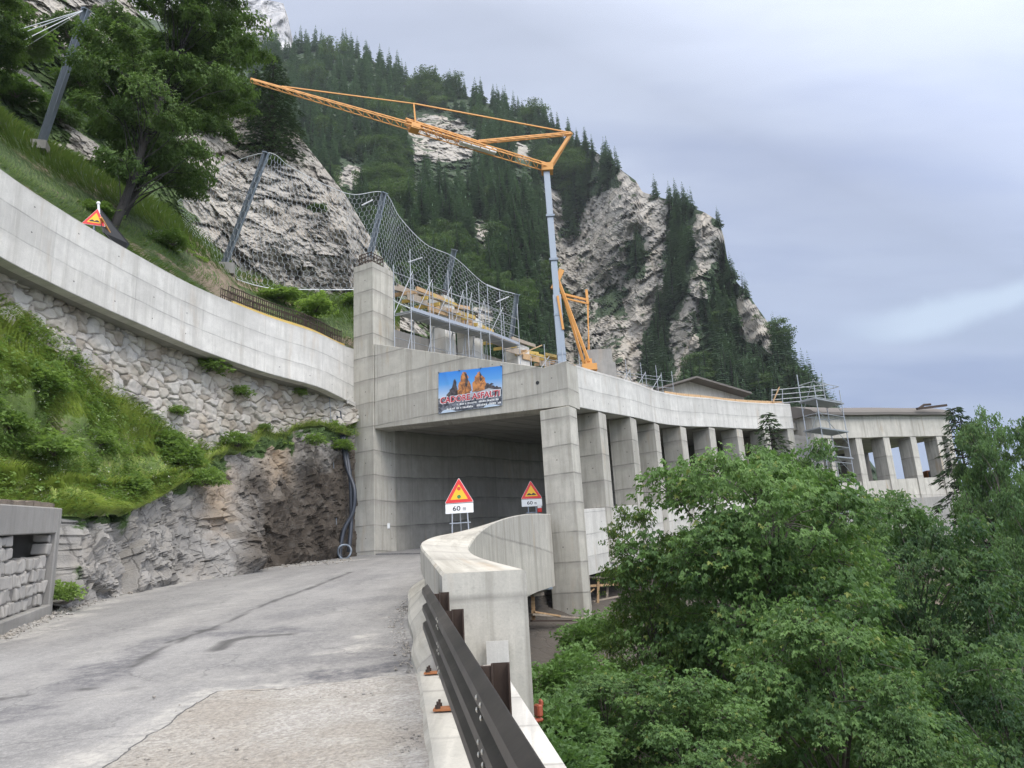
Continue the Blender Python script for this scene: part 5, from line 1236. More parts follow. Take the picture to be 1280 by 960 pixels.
for k_, (px_, py_, Y_, s_) in enumerate([(20, 120, 31.5, 1.0), (75, 150, 33.5, .9), (100, 105, 36, 1.1), (130, 165, 36, .9), (40, 60, 33, 1.0), (85, 45, 36, 1.2), (5, 20, 34, 1.1), (140, 30, 40, 1.2), (170, 215, 36.5, .9), (230, 235, 43, 1.0), (255, 150, 46.5, 1.2), (210, 120, 44.5, 1.3), (120, -20, 43, 1.3), (60, -40, 41, 1.3), (278, 118, 49, 1.2), (398, 262, 47.6, .5), (345, 205, 48.6, .6)]):
    sh_ = U(px_, py_, Y_); t_ = empty('bush', sh_, ['low green bush rooted in the pale cliff behind the upper left steel pole', 'bush growing on the outcrop behind the net and beech'][px_ > 150], 'bush', ['bushes on the upper left cliff', 'bushes on the net outcrop'][px_ > 150]); t_.scale = (s_*1.25, s_*1.1, s_*.9); t_.rotation_euler = (0, 0, k_*1.3)
    for nm, m in zip(('stems', 'leaves'), BUSH[k_ % 2]): ob_ = bpy.data.objects.new(nm, m); COL.objects.link(ob_); ob_.parent = t_
# leafy weeds in the grass
wp_, wn_ = WEED; gw = np.random.default_rng(5); rp = np.repeat(wp_, 4, 0); Nw = len(rp)
wpos = rp+gw.normal(0, .07, (Nw, 3))+np.repeat(wn_, 4, 0)*(.05+.22*gw.random((Nw, 1)))+np.array([0, 0, .05]); wa = gw.random(Nw)*6.283
wax = unit(np.stack([np.cos(wa), np.sin(wa), -.3+.5*gw.random(Nw)], 1)+np.repeat(wn_, 4, 0)*.3); wno = unit(np.array([0, 0, 1.])+np.repeat(wn_, 4, 0)*.5+gw.normal(0, .4, (Nw, 3)))
wt2 = np.clip(.45+.35*fbm(rp*.8, 3, 77)+.3*(gw.random(Nw)-.5), 0, .92); wt2 = np.where(gw.random(Nw) < .01, .97, wt2)
o = link('weeds', leaf_mesh('weeds', wpos, wax, wno, .05+.09*gw.random(Nw)**2, M['shrub'], wt2, SIMPLE)); tag(o, 'leafy weeds growing through the grass of the bank', kind='stuff')
gf_, gn_ = sample_grid(GB, GBN, 230, 33)
rp2 = np.repeat(gf_, 9, 0); fpos = rp2+np.repeat(gn_, 9, 0)*.16+np.array([0, 0, .30])+gw.normal(0, .045, (len(rp2), 3)); fa_ = gw.random(len(rp2))*6.283
o = link('white_flowers', leaf_mesh('white_flowers', fpos, np.stack([np.cos(fa_), np.sin(fa_), 0*fa_], 1), unit(np.array([0, 0, 1.])+gw.normal(0, .3, (len(rp2), 3))), .035+0*fa_, plain('flower_white', (.62, .63, .52), .7), np.full(len(rp2), .5), SIMPLE)); tag(o, 'small white flowers dotted over the grass bank', kind='stuff')
# conifers
def conifer(name, seed, H, rad, levels, per, mat, twigs=4, bark=None, droop=.30, detail=1.0, bare=.06, trunk=True):
    g = np.random.default_rng(seed); V, F, T = [], [], []
    for i in range(levels):
        t = bare+(1-bare)*(i/levels)**1.05; z = H*t; r = rad*((1-t)**.80+.03)*(.70+.5*g.random()); m = max(3, int(per*(.45+.65*(1-t))+g.random()*1.5)); a0 = g.random()*6.28
        for j in range(m):
            if g.random() < .08: continue
            a = a0+6.283*j/m+g.normal(0, .18); rr = r*(.65+.5*g.random()); d = np.array([math.cos(a), math.sin(a), 0]); s = np.array([-d[1], d[0], 0]); tone = np.clip(.45+.22*g.normal()+.15*t, 0, .92)
            up_ = .10*(1-t)
            sp = lambda u: np.array([0, 0, z])+d*rr*u+np.array([0, 0, rr*(up_*u-droop*u*u*(1.2-.6*t))])+np.array([0, 0, .25*rr*max(0, u-.75)])
            for k in range(twigs):
                u = .15+.8*k/twigs; w = rr*.30*(1-.55*u)*(.7+.6*g.random())*detail
                for sg in (-1, 1):
                    b = len(V); p0, p1 = sp(u), sp(min(u+.85/twigs+.08, 1)); tip = sp(min(u+.16, 1))+s*sg*w+np.array([0, 0, -w*.45]); V += [p0, p1, tip]; F.append((b, b+1, b+2)); T.append(np.clip(tone+.12*g.normal(), 0, .92))
            b = len(V); V += [sp(.75)+s*rr*.05, sp(.75)-s*rr*.05, sp(1.08)]; F.append((b, b+1, b+2)); T.append(tone)
    b = len(V); V += [np.array([.02*H*.4, 0, H*.94]), np.array([-.02*H*.4, 0, H*.94]), np.array([0, 0, H*1.02])]; F.append((b, b+1, b+2)); T.append(.4)
    nf = len(F); V = np.array(V); Fq = np.array(F)
    cm = raw_mesh(name+'_crown', V, Fq, mat, False, attrs={'tint': ('FACE', np.array(T))})
    tr = MB(); tr.tube([(0, 0, -.8), (0, 0, H*.5), (0, 0, H*.95)], [H*.014+.05, H*.009+.03, .015], 6); tm = raw_mesh(name+'_trunk', tr.v, tr.f, bark or M['bark_dark'], True)
    return tm, cm, (V, Fq, np.array(T))
def feather_fir(name, seed, H, rad, whorls, mat):
    gg = np.random.default_rng(seed); pos, ax, nr, tt_ = [], [], [], []; tr = MB(); tr.tube([(0, 0, -.8), (0, 0, H*.5), (.03, 0, H*.97)], [.16, .09, .012], 7)
    for i in range(whorls):
        t = .05+.95*(i/whorls); z = H*t; r = rad*((1-t)**.72)*(.75+.45*gg.random())+.08; m = int(5+5*(1-t)); a0 = gg.random()*6.28
        for j in range(m):
            a = a0+6.283*j/m+gg.normal(0, .2); rr = r*(.65+.55*gg.random()); d = np.array([math.cos(a), math.sin(a), 0]); sd = np.array([-d[1], d[0], 0]); n_ = max(5, int(rr*11)); u = np.sqrt(gg.random(n_)); w = rr*.34*(1-.6*u)*(gg.random(n_)*2-1)
            tone = .4+.22*gg.normal()
            tr.tube([np.array([0, 0, z]), np.array([0, 0, z+.05*rr])+d*rr*.5, np.array([0, 0, z-.18*rr])+d*rr], [.022, .014, .004], 3, False)
            p = np.array([0, 0, z])+d*(rr*u)[:, None]+sd*w[:, None]+np.array([0, 0, 1.])*(.12*rr*u-.34*rr*u*u-np.abs(w)*.35+gg.normal(0, .03, n_))[:, None]
            pos.append(p); ax.append(unit(d+sd*(np.sign(w)*.8)[:, None]+np.array([0, 0, -.35])+gg.normal(0, .18, (n_, 3)))); nr.append(unit(np.array([0, 0, 1.])+gg.normal(0, .3, (n_, 3)))); tt_.append(np.clip(tone+.3*(u-.5)+.15*gg.normal(size=n_), 0, .92))
    pos, ax, nr, tt_ = map(np.concatenate, (pos, ax, nr, tt_)); 
    cm = leaf_mesh(name+'_crown', pos, ax, nr, .27*(.7+.6*gg.random(len(pos))), mat, tt_, ((-28, .75), (0, 1.0), (28, .75)), .10, .03)
    return raw_mesh(name+'_trunk', tr.v, tr.f, M['bark_dark'], True), cm
fir = feather_fir('fir', 31, 10, 2.3, 46, M['needle_near'])
tp_ = U(958, 512, 37); gz_ = float(ground_z(np.array([tp_[0]]), np.array([tp_[1]]))[0]); place_tree('fir_tree', fir, tp_[0], tp_[1], gz_-.2, (tp_[2]-gz_+.2)/10, 'dark fir rising in front of the last new gallery columns', 'tree', .4, .95)
tp_ = U(1190, 503, 44); gz_ = float(ground_z(np.array([tp_[0]]), np.array([tp_[1]]))[0]); place_tree('fir_tree', fir, tp_[0], tp_[1], gz_-.2, (tp_[2]-gz_+.2)/10, 'dark fir close to the right end of the old gallery', 'tree', 2.2, .85)
tb_ = U(338, 192, 50); place_tree('fir_tree', fir, tb_[0], tb_[1], tb_[2]-1.2, (U(330, 66, 50)[2]-tb_[2]+1)/10, 'dark fir on top of the outcrop behind the beech', 'tree', 1.1, 1.25)
tb_ = U(315, 205, 52); place_tree('fir_tree', fir, tb_[0], tb_[1], tb_[2]-.6, (U(312, 78, 52)[2]-tb_[2])/10, 'tall fir half hidden behind the beech crown', 'tree', 3.0, .9)
# mountain trees: individuals share meshes
CON = [conifer('spruce%d' % k, 40+k, 16+2*k % 5, 2.7+.35*(k % 3), 30, 10, M['needle'], 5, droop=.36, detail=1.25) for k in range(5)]
CONH = [16+2*k % 5 for k in range(5)]
def one_mesh(name, tm, cm):
    """trunk and crown of a far tree in one mesh"""
    v1 = np.array([v.co[:] for v in tm.vertices]); f1 = [tuple(p.vertices) for p in tm.polygons]; v2 = np.array([v.co[:] for v in cm.vertices]); f2 = [tuple(i+len(v1) for i in p.vertices) for p in cm.polygons]
    tint = np.r_[np.zeros(len(f1)), [a.value for a in cm.attributes['tint'].data]]
    return raw_mesh(name, np.vstack([v1, v2]), f1+f2, [tm.materials[0], cm.materials[0]], False, attrs={'tint': ('FACE', tint)}, midx=[0]*len(f1)+[1]*len(f2))
SPR = [one_mesh('spruce', a, b) for a, b, _ in CON]
BRD = []
for k in range(4):
    a, b = broadleaf('far_broadleaf%d' % k, 60+k, 10, 1.2, 3.6, 0, 26, 9, 9, .42, M['lf_far'], M['bark_dark'], .16, .34, .6, SIMPLE, .6); BRD.append(one_mesh('broadleaf', a, b))
g = np.random.default_rng(99)
cand = []
yy = 10.0
for py in np.arange(20, 560, 8.5):
    for pxx in np.arange(318, 1060, 11.0):
        x = pxx+g.uniform(-5.5, 5.5); y = py+g.uniform(-4.5, 4.5)
        if y < interp(x, SIL)+1 or y > interp(x, BAS)-6: continue
        if is_rock([x]*3, [y, y-16, y-34]).any(): continue
        if g.random() < .12: continue
        cand.append((x, y))
for x in np.arange(335, 700, 10.): cand.append((x+g.uniform(-4, 4), interp(x, SIL)+g.uniform(1, 5)))
for x in (712, 722, 733, 760, 764, 820, 838, 846, 856, 866, 915, 930, 934, 970, 985, 996, 1006, 1015, 1024, 1032, 1040): cand.append((x, interp(x, SIL)+3))
# scattered scrub and lone spruces on the rock
lone = []
for k in range(260):
    x, y = g.uniform(690, 965), g.uniform(200, 480)
    if y > interp(x, SIL)+12 and is_rock([x], [y])[0]: lone.append((x, y))
cand = np.array(cand); CP = mtn_pt(cand[:, 0], cand[:, 1]); dist = CP[:, 1]
kindn = fbm(np.c_[cand/55., np.zeros(len(cand))], 2, 300)
bright = [(430, 240, 28), (545, 315, 28), (590, 345, 22), (500, 160, 12), (490, 310, 20), (540, 130, 16), (715, 225, 16), (690, 370, 20), (875, 475, 22), (640, 385, 25)]
isb = np.array([any((x-a)**2+(y-b)**2 < r*r for a, b, r in bright) for x, y in cand]) & (g.random(len(cand)) < .65) | (kindn > .95) | (g.random(len(cand)) < .05)
clump = inpoly(cand[:, 0], cand[:, 1], TREEP[0]) | inpoly(cand[:, 0], cand[:, 1], TREEP[1]); isb &= ~clump
vv_c = np.clip((interp(cand[:, 0], BAS)-cand[:, 1])/(interp(cand[:, 0], BAS)-interp(cand[:, 0], SIL)), 0, 1)
pxh = np.where(isb, g.uniform(26, 46, len(cand)), g.uniform(46, 86, len(cand))*interp(vv_c, [(0, .95), (.6, .9), (.85, .75), (1, .60)])); ht = pxh/FOC*dist
ht = np.clip(ht, 4.5, 25)
big = ht/dist
order = np.argsort(-big*(1-.0*g.random(len(cand))))
sel_c = [i for i in order if not isb[i]][:285]; sel_b = [i for i in order if isb[i]][:150]
print('mountain trees', len(cand), 'broad', isb.sum(), 'lone', len(lone))
def far_tree(mesh, H0, p, h, name, label, cat, group, sx=1.0):
    o = bpy.data.objects.new(name, mesh); COL.objects.link(o); o.location = p-np.array([0, 0, .5]); s = h/H0; o.scale = (s*sx, s*sx, s); o.rotation_euler = (g.normal(0, .03), g.normal(0, .03), g.uniform(0, 6.28)); tag(o, label, cat, group); return o
for i in sel_c: 
    k = int(g.integers(5)); far_tree(SPR[k], CONH[k], CP[i], ht[i], 'spruce', 'dark green spruce in the dense forest covering the mountainside', 'tree', 'spruces of the mountain forest', g.uniform(.85, 1.2))
for i in sel_b:
    k = int(g.integers(4)); far_tree(BRD[k], 10, CP[i], ht[i], 'broadleaf_tree', 'lighter green rounded broadleaf tree among the mountain spruces', 'tree', 'broadleaf trees of the mountain forest', g.uniform(1.0, 1.4))
# the rest of the wood reads as one mass
low = [conifer('far%d' % k, 80+k, 16, 2.9, 17, 8, M['needle'], 3, droop=.36, detail=1.4)[2] for k in range(4)]
rest = [i for i in range(len(cand)) if i not in set(sel_c) | set(sel_b)]
Vs, Fs, Ts = [], [], []; off = 0
bl = []
for k in range(3):
    _, b = broadleaf('far_mass%d' % k, 90+k, 10, 1.2, 3.6, 0, 18, 6, 6, .62, M['needle'], M['bark_dark'], .16, .36, .6, SIMPLE, .6); vv_ = np.array([v.co[:] for v in b.vertices]); ff = np.array([p.vertices[:] for p in b.polygons]); tt_ = np.array([a.value for a in b.attributes['tint'].data]); bl.append((vv_, np.vstack([ff[:, [0, 1, 2]], ff[:, [0, 2, 3]]]), np.r_[tt_, tt_]))
VB_, FB_, TB_ = [], [], []; offb = 0
for i in rest:
    V, F, T = (bl if isb[i] else low)[int(g.integers(3))]; s = ht[i]/(10 if isb[i] else 16); a = g.uniform(0, 6.28); w = s*g.uniform(.9, 1.3)
    Q_ = np.c_[(V[:, 0]*math.cos(a)-V[:, 1]*math.sin(a))*w, (V[:, 0]*math.sin(a)+V[:, 1]*math.cos(a))*w, V[:, 2]*s-.5]+CP[i]
    dt = g.normal(0, .2)
    if isb[i]: VB_.append(Q_); FB_.append(F+offb); TB_.append(np.clip(T+dt, 0, .9)); offb += len(V)
    else: Vs.append(Q_); Fs.append(F+off); Ts.append(np.clip(T+dt, 0, .9)); off += len(V)
o = link('forest', raw_mesh('forest', np.vstack(Vs), np.vstack(Fs), M['needle'], attrs={'tint': ('FACE', np.concatenate(Ts))})); tag(o, 'far spruce forest running up to the ridge', kind='stuff')
if VB_: o = link('broadleaf_forest', raw_mesh('broadleaf_forest', np.vstack(VB_), np.vstack(FB_), M['lf_far'], attrs={'tint': ('FACE', np.concatenate(TB_))})); tag(o, 'far broadleaf wood mixed into the spruce forest', kind='stuff')
# scrub on the cliffs: one mass
Vs, Fs, Ts = [], [], []; off = 0
LP = mtn_pt(np.array(lone)[:, 0], np.array(lone)[:, 1])
for p in LP:
    if g.random() < .25: continue
    V, F, T = bl[int(g.integers(3))]; s = g.uniform(.08, .26); a = g.uniform(0, 6.28)
    Q_ = np.c_[(V[:, 0]*math.cos(a)-V[:, 1]*math.sin(a))*s, (V[:, 0]*math.sin(a)+V[:, 1]*math.cos(a))*s, V[:, 2]*s*.8-.8]+p; Vs.append(Q_); Fs.append(F+off); Ts.append(np.clip(T*.8, 0, .9)); off += len(V)
o = link('cliff_scrub', raw_mesh('cliff_scrub', np.vstack(Vs), np.vstack(Fs), M['lf_far'], attrs={'tint': ('FACE', np.concatenate(Ts))})); tag(o, 'low scrub clinging to the pale cliffs', kind='stuff')
# shrubs on the bank and in the wall
def bank_at(px, py, r):
    best = None
    a, A = bankrow(px, r); b, B = bankrow(px, r+1); v = (py-a)/(b-a); return bank(np.array(px), r, v)
def put_shrub(k, p, s, label, sz=1.0, sx=1.0):
    t = empty('shrub', p, label, 'shrub'); t.scale = (s*sx, s, s*sz); t.rotation_euler = (0, 0, random.uniform(0, 6.28))
    for nm, m in zip(('stems', 'leaves'), SH[k]): o = bpy.data.objects.new(nm, m); COL.objects.link(o); o.parent = t
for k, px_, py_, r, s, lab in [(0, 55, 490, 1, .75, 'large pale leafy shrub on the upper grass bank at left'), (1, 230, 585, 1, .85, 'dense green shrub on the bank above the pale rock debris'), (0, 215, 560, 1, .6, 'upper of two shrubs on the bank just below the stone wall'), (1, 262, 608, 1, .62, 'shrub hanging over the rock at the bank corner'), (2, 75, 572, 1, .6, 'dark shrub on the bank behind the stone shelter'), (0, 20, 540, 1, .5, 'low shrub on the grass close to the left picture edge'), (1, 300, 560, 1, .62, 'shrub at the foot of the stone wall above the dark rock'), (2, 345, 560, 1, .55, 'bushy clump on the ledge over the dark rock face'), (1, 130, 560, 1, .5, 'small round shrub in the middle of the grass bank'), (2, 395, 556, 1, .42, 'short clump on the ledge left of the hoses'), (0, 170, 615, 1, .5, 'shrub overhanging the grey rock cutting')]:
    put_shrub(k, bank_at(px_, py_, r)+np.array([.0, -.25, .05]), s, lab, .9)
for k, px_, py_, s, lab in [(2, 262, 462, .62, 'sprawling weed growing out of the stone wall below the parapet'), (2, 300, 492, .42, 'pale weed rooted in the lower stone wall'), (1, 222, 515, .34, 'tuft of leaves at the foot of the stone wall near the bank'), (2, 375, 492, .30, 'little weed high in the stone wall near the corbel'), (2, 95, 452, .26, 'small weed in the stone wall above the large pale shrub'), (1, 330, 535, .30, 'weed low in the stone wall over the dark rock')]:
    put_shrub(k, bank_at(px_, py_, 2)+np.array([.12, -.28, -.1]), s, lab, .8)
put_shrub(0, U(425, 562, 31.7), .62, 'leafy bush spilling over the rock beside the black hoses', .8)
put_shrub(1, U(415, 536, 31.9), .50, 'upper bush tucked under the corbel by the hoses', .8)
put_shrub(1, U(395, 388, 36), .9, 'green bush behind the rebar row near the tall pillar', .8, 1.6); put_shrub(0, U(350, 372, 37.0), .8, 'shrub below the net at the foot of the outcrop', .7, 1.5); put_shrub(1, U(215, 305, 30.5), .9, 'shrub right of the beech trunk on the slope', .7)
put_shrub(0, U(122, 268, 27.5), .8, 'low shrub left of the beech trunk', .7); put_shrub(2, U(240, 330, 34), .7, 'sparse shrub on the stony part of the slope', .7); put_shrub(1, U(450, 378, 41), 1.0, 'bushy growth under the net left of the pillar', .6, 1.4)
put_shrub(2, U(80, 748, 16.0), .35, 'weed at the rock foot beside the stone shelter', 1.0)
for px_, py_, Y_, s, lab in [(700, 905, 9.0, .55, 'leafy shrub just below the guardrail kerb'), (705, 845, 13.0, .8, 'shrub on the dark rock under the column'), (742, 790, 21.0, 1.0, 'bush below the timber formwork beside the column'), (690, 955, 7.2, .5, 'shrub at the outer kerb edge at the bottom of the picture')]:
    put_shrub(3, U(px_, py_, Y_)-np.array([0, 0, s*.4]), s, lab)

for k_, (px_, Y_, s_) in enumerate([(690, 12, .5), (700, 16, .6), (722, 19, .7), (745, 22, .8), (735, 15, .7), (715, 24, .6), (688, 20, .5), (765, 26, .8), (705, 21, .45), (728, 26, .55)]):
    xx_ = float(U(px_, 800, Y_)[0]); zz_ = float(ground_z(np.array([xx_]), np.array([float(Y_)]))[0]); t_ = empty('bush', (xx_, Y_, zz_-.05), 'green bush on the bare slope under the parapet and corner column', 'bush', 'bushes on the slope under the parapet'); t_.scale = (s_, s_, s_*1.1); t_.rotation_euler = (0, 0, k_*2.1)
    for nm, m in zip(('stems', 'leaves'), SH[3] if k_ % 3 else BUSH[1]): ob_ = bpy.data.objects.new(nm, m); COL.objects.link(ob_); ob_.parent = t_
# ------------------------------------------------------------------ scaffolds
def pole(a, b, parent, r=.023, name='pole', mat='scaf'):
    m_ = MB(); m_.tube([a, b], r, 6); return m_.build(name, M[mat], parent)
def scaffold(root, path, s0, s1, step, o0, o1, zb, zt, decks, rails, parent_label=None, braces=True):
    ss = np.arange(s0, s1+.01, step)
    for s in ss:
        for o_, h in ((o0, zt), (o1, zt*.93)):
            pole(path(s, o_, zb), path(s, o_, h+random.uniform(-.35, .25)), root)
    for h, o_ in rails:
        pole(path(s0, o_, h), path(s1, o_, h), root, .018, 'rail') if s1-s0 < 4 else [pole(path(a, o_, h), path(b, o_, h), root, .018, 'rail') for a, b in zip(ss[:-1], ss[1:])]
    for s in ss:
        for h in decks: pole(path(s, o0, h-.12), path(s, o1, h-.12), root, .022, 'transom')
    for h in decks:
        for a, b in zip(ss[:-1], ss[1:]):
            m_ = MB(); m_.hexa([path(a+.02, o0+.05, h-.05), path(b-.02, o0+.05, h-.05), path(b-.02, o1-.05, h-.05), path(a+.02, o1-.05, h-.05)], [path(a+.02, o0+.05, h), path(b-.02, o0+.05, h), path(b-.02, o1-.05, h), path(a+.02, o1-.05, h)]); m_.build('deck', M['deckm'], root)
            m_ = MB(); m_.hexa([path(a+.02, o0+.0, h+.005), path(b-.02, o0+.0, h+.005), path(b-.02, o0+.03, h+.005), path(a+.02, o0+.03, h+.005)], [path(a+.02, o0+.0, h+.17), path(b-.02, o0+.0, h+.17), path(b-.02, o0+.03, h+.17), path(a+.02, o0+.03, h+.17)]); m_.build('toe_board', M['scaf'], root)
    if braces:
        hs = [zb+.1]+list(decks)+[zt-.3]
        for a, b in list(zip(ss[:-1], ss[1:])):
            for h0, h1 in zip(hs[:-1], hs[1:]):
                pole(path(a, o1, h0), path(b, o1, h1), root, .02, 'brace')
sc1 = empty('scaffolding', G(8, 7.6, .56), 'long grey tube scaffold with walkway on the gallery roof beside the tall pillar', 'scaffolding', None)
scaffold(sc1, G, .75, 10.95, 1.45, 7.75, 8.7, .56, 8.1, [5.35], [(5.85, 7.75), (6.35, 7.75), (3.0, 7.75), (7.4, 8.7), (6.9, 7.75), (4.2, 8.7), (1.8, 7.75)])
sc2 = empty('scaffolding', G(14, 3.2, .56), 'lower tube scaffold guard rails around the crane foot behind the beam', 'scaffolding', None)
scaffold(sc2, G, 11.2, 24.4, 1.65, 6.4, 7.3, .56, 5.3, [3.3], [(3.8, 6.4), (4.3, 6.4), (4.8, 7.3)])
# yellow formwork along the pier heads
fw = empty('formwork', G(8, 9, 6.4), 'yellow timber formwork beams laid across the unfinished pier heads', 'formwork')
for k in range(36):
    s = 1.5+k*.56; o_ = random.uniform(8.75, 9.6); h = 7.35-.125*s+random.uniform(-.55, .3); L = random.uniform(1.2, 2.6)
    a, b = G(s, o_, h), G(s+L, o_+random.uniform(-.25, .25), h+random.uniform(-.15, .15)); m_ = MB(); m_.bar(a, b, .10, .20); m_.build('beam', M['yellow'] if random.random() < .5 else M['wood_grey' if random.random() < .5 else 'wood'], fw)
for k in range(18):
    s = 2.2+k*.85; m_ = MB(); a = G(s, 8.5, 7.0-.125*s); b = G(s+.05, 10.1, 7.1-.125*s); m_.bar(a, b, .09, .18); m_.build('cross_beam', M['yellow'] if k % 3 else M['wood'], fw)
for k in range(10):
    s = 2.0+k*1.5; m_ = MB(); hh_ = 6.6-.125*s; A = [G(s, 8.85, hh_), G(s+1.45, 8.85, hh_), G(s+1.45, 8.92, hh_), G(s, 8.92, hh_)]; m_.hexa(A, [p+np.array([0, 0, .38]) for p in A]); m_.build('panel', M['wood'] if k % 2 else M['wood_grey'], fw)
pk = empty('plank_stack', G(12, 4.2, 1.95), 'stack of raw timber planks lying by the roof edge near the crane', 'planks')
for k in range(9):
    m_ = MB(); s = 8.8+.55*(k % 3)+random.random()*.3; a = G(s, 3.0+.35*(k % 4), 1.55+.07*k); b = G(s+3.4, 3.2+.35*(k % 4), 1.5+.07*k); m_.bar(a, b, .22, .06); m_.build('plank', M['wood'], pk)
m_ = MB(); a, b = U(650, 443, 36.5), U(676, 432, 37.5); m_.bar(a, b, .2, .05); o = m_.build('loose_plank', M['wood']); tag(o, 'single loose plank lying slanted on the roof in front of the scaffold', 'plank')
# tower at the joint between both galleries
tw = empty('scaffold_tower', U(1012, 600, 49.5)-np.array([0, 0, 3]), 'narrow scaffold tower with stair landings at the joint between new and old gallery', 'scaffolding')
tl_, trr = U(1001, 500, 49.6), U(1032, 500, 51.4); tdv = trr-tl_; tdv[2] = 0; tn = np.array([tdv[1], -tdv[0], 0]); tn /= np.linalg.norm(tn)
cs4 = [tl_, trr, trr+tn*1.1, tl_+tn*1.1]
ztop = U(1010, 472, 50)[2]; zbot = 1.5
for i, c in enumerate(cs4): pole((c[0], c[1], zbot), (c[0], c[1], ztop-(.9 if i > 1 else 0)+random.uniform(0, .4)), tw, .032)
for h in np.arange(3.0, ztop, 1.05):
    for a, b in zip(cs4, cs4[1:]+cs4[:1]): pole((a[0], a[1], h), (b[0], b[1], h), tw, .024, 'rail')
for h in np.arange(2.2, ztop-2.2, 2.1):
    pole((cs4[2][0], cs4[2][1], h), (cs4[3][0], cs4[3][1], h+2.0), tw, .022, 'brace'); pole((cs4[0][0], cs4[0][1], h), (cs4[3][0], cs4[3][1], h+2.0), tw, .022, 'brace')
for yp in (505, 541, 575):
    h = U(1015, yp, 50)[2]; m_ = MB(); A = [np.array([p[0], p[1], h]) for p in cs4]; A = [p+(p-np.mean(A, 0))*.12 for p in A]; m_.hexa(A, [p+np.array([0, 0, .09]) for p in A]); m_.build('landing', M['deckm'], tw)
for yp in (484, 490, 496, 501):
    a, b = U(964, yp+4, 50), U(1036, yp-3, 50.5); 
    pole(a, b if yp < 486 else U(1030, yp-2, 50.5), tw, .028, 'rail')
for xp in (965, 978): pole(U(xp, 486, 50), U(xp, 504, 50), tw, .026, 'pole')
m_ = MB(); m_.bar(U(966, 503, 49.8), U(974, 484, 49.8), .22, .05); m_.build('leaning_plank', M['wood'], tw)
rs = empty('rusty_beam', U(1162, 508, 58), 'rusty steel beam sticking out over the old gallery roof', 'steel beam')
m_ = MB(); m_.bar(U(1146, 511, 57), U(1183, 506.5, 58), .16, .16); m_.build('beam', M['rust'], rs); m_ = MB(); m_.tube([U(1148, 511, 57), U(1155, 506, 57.3), U(1163, 505.5, 57.6)], .09, 6); m_.build('hook', M['rust'], rs)
# formwork platform below the corner column
ff = empty('timber_platform', U(735, 740, 29), 'rough timber and tube platform hung below the gallery sill beside the corner column', 'platform')
def pl2(a, b, w, h, mat, nm): m_ = MB(); m_.bar(a, b, w, h); m_.build(nm, M[mat], ff)
pl2(U(729, 722, 29.6), U(768, 722, 31.5), .5, .07, 'wood_grey', 'plank'); pl2(U(728, 733, 29.4), U(775, 730, 31.5), .2, .09, 'wood', 'plank'); pl2(U(733, 722, 29.6), U(731, 765, 29.6), .09, .09, 'wood_grey', 'post'); pl2(U(748, 724, 30), U(747, 770, 30), .09, .09, 'wood', 'post')
pl2(U(740, 752, 30), U(790, 742, 32), .16, .05, 'wood_grey', 'plank'); pl2(U(729, 771, 29), U(770, 757, 31), .16, .05, 'wood', 'plank'); pl2(U(728, 748, 29.6), U(742, 736, 30), .10, .05, 'wood', 'brace'); pl2(U(760, 722, 31), U(758, 760, 31), .09, .09, 'wood_grey', 'post')
f2 = empty('timber_bracket', U(672, 755, 26.5), 'timber and steel bracket under the parapet end left of the corner column', 'platform')
def pl3(a, b, w, h, mat, nm): m_ = MB(); m_.bar(a, b, w, h); m_.build(nm, M[mat], f2)
pl3(U(664, 738, 26), U(690, 735, 26.6), .07, .07, 'steel', 'pipe'); pl3(U(664, 744, 25.8), U(677, 742, 26), .3, .1, 'wood_grey', 'plank'); pl3(U(664, 768, 25.5), U(730, 773, 27.0), .16, .06, 'wood_grey', 'plank'); pl3(U(666, 744, 25.8), U(667, 775, 25.8), .12, .12, 'wood', 'post'); pl3(U(664, 776, 25.4), U(735, 776, 27.2), .10, .05, 'rust', 'beam'); pl3(U(668, 765, 25.6), U(700, 770, 26.2), .1, .05, 'wood', 'brace')
# ------------------------------------------------------------------ crane
CY = 46.0
cr = empty('tower_crane', U(703, 450, CY)-np.array([0, 0, 4.2]), 'self-erecting tower crane with orange lattice jib and grey mast behind the gallery', 'crane')
mt, mbm = U(683, 214, CY), U(702, 440, CY); mbm = np.array([mt[0]+.12, mt[1], mbm[2]-4.6])
def cp(nm, mat, fn, parent=cr): m_ = MB(); fn(m_); return m_.build(nm, M[mat], parent)
mid = mbm+(mt-mbm)*.46
cp('lower_mast', 'steel', lambda m: m.bar(mbm, mid+np.array([0, 0, .4]), .52, .52)); cp('upper_mast', 'steel', lambda m: m.bar(mid-np.array([0, 0, .1]), mt, .40, .40))
for t in (.1, .25, .40, .62, .80): cp('mast_collar', 'steel_dark', lambda m: m.bar(mbm+(mt-mbm)*t, mbm+(mt-mbm)*t+np.array([0, 0, .14]), .58, .58))
ap = U(714, 166, CY); jt = U(313, 101, 37.2); jr = U(684, 211, CY)
def lattice(m, a, b, w, h, n, r=.035, taper=.6):
    a, b = np.array(a, float), np.array(b, float); d = b-a; L = np.linalg.norm(d); d /= L; s = np.cross(d, [0, 0, 1.]); s /= np.linalg.norm(s); u = np.cross(s, d); pts = []
    for i in range(n+1):
        t = i/n; k = 1-(1-taper)*t; c = a+d*L*t; pts.append((c+s*w/2*k, c-s*w/2*k, c+u*h*k))
    for i in range(n):
        for j in range(3): m.bar(pts[i][j], pts[i+1][j], r*2 if j < 2 else r*2.4)
        m.bar(pts[i][0], pts[i+1][2], r*1.1); m.bar(pts[i+1][2], pts[i+1][0], r*1.1); m.bar(pts[i][1], pts[i+1][2], r*1.1); m.bar(pts[i][0], pts[i+1][1], r*1.1)
jm = jr+(jt-jr)*.50
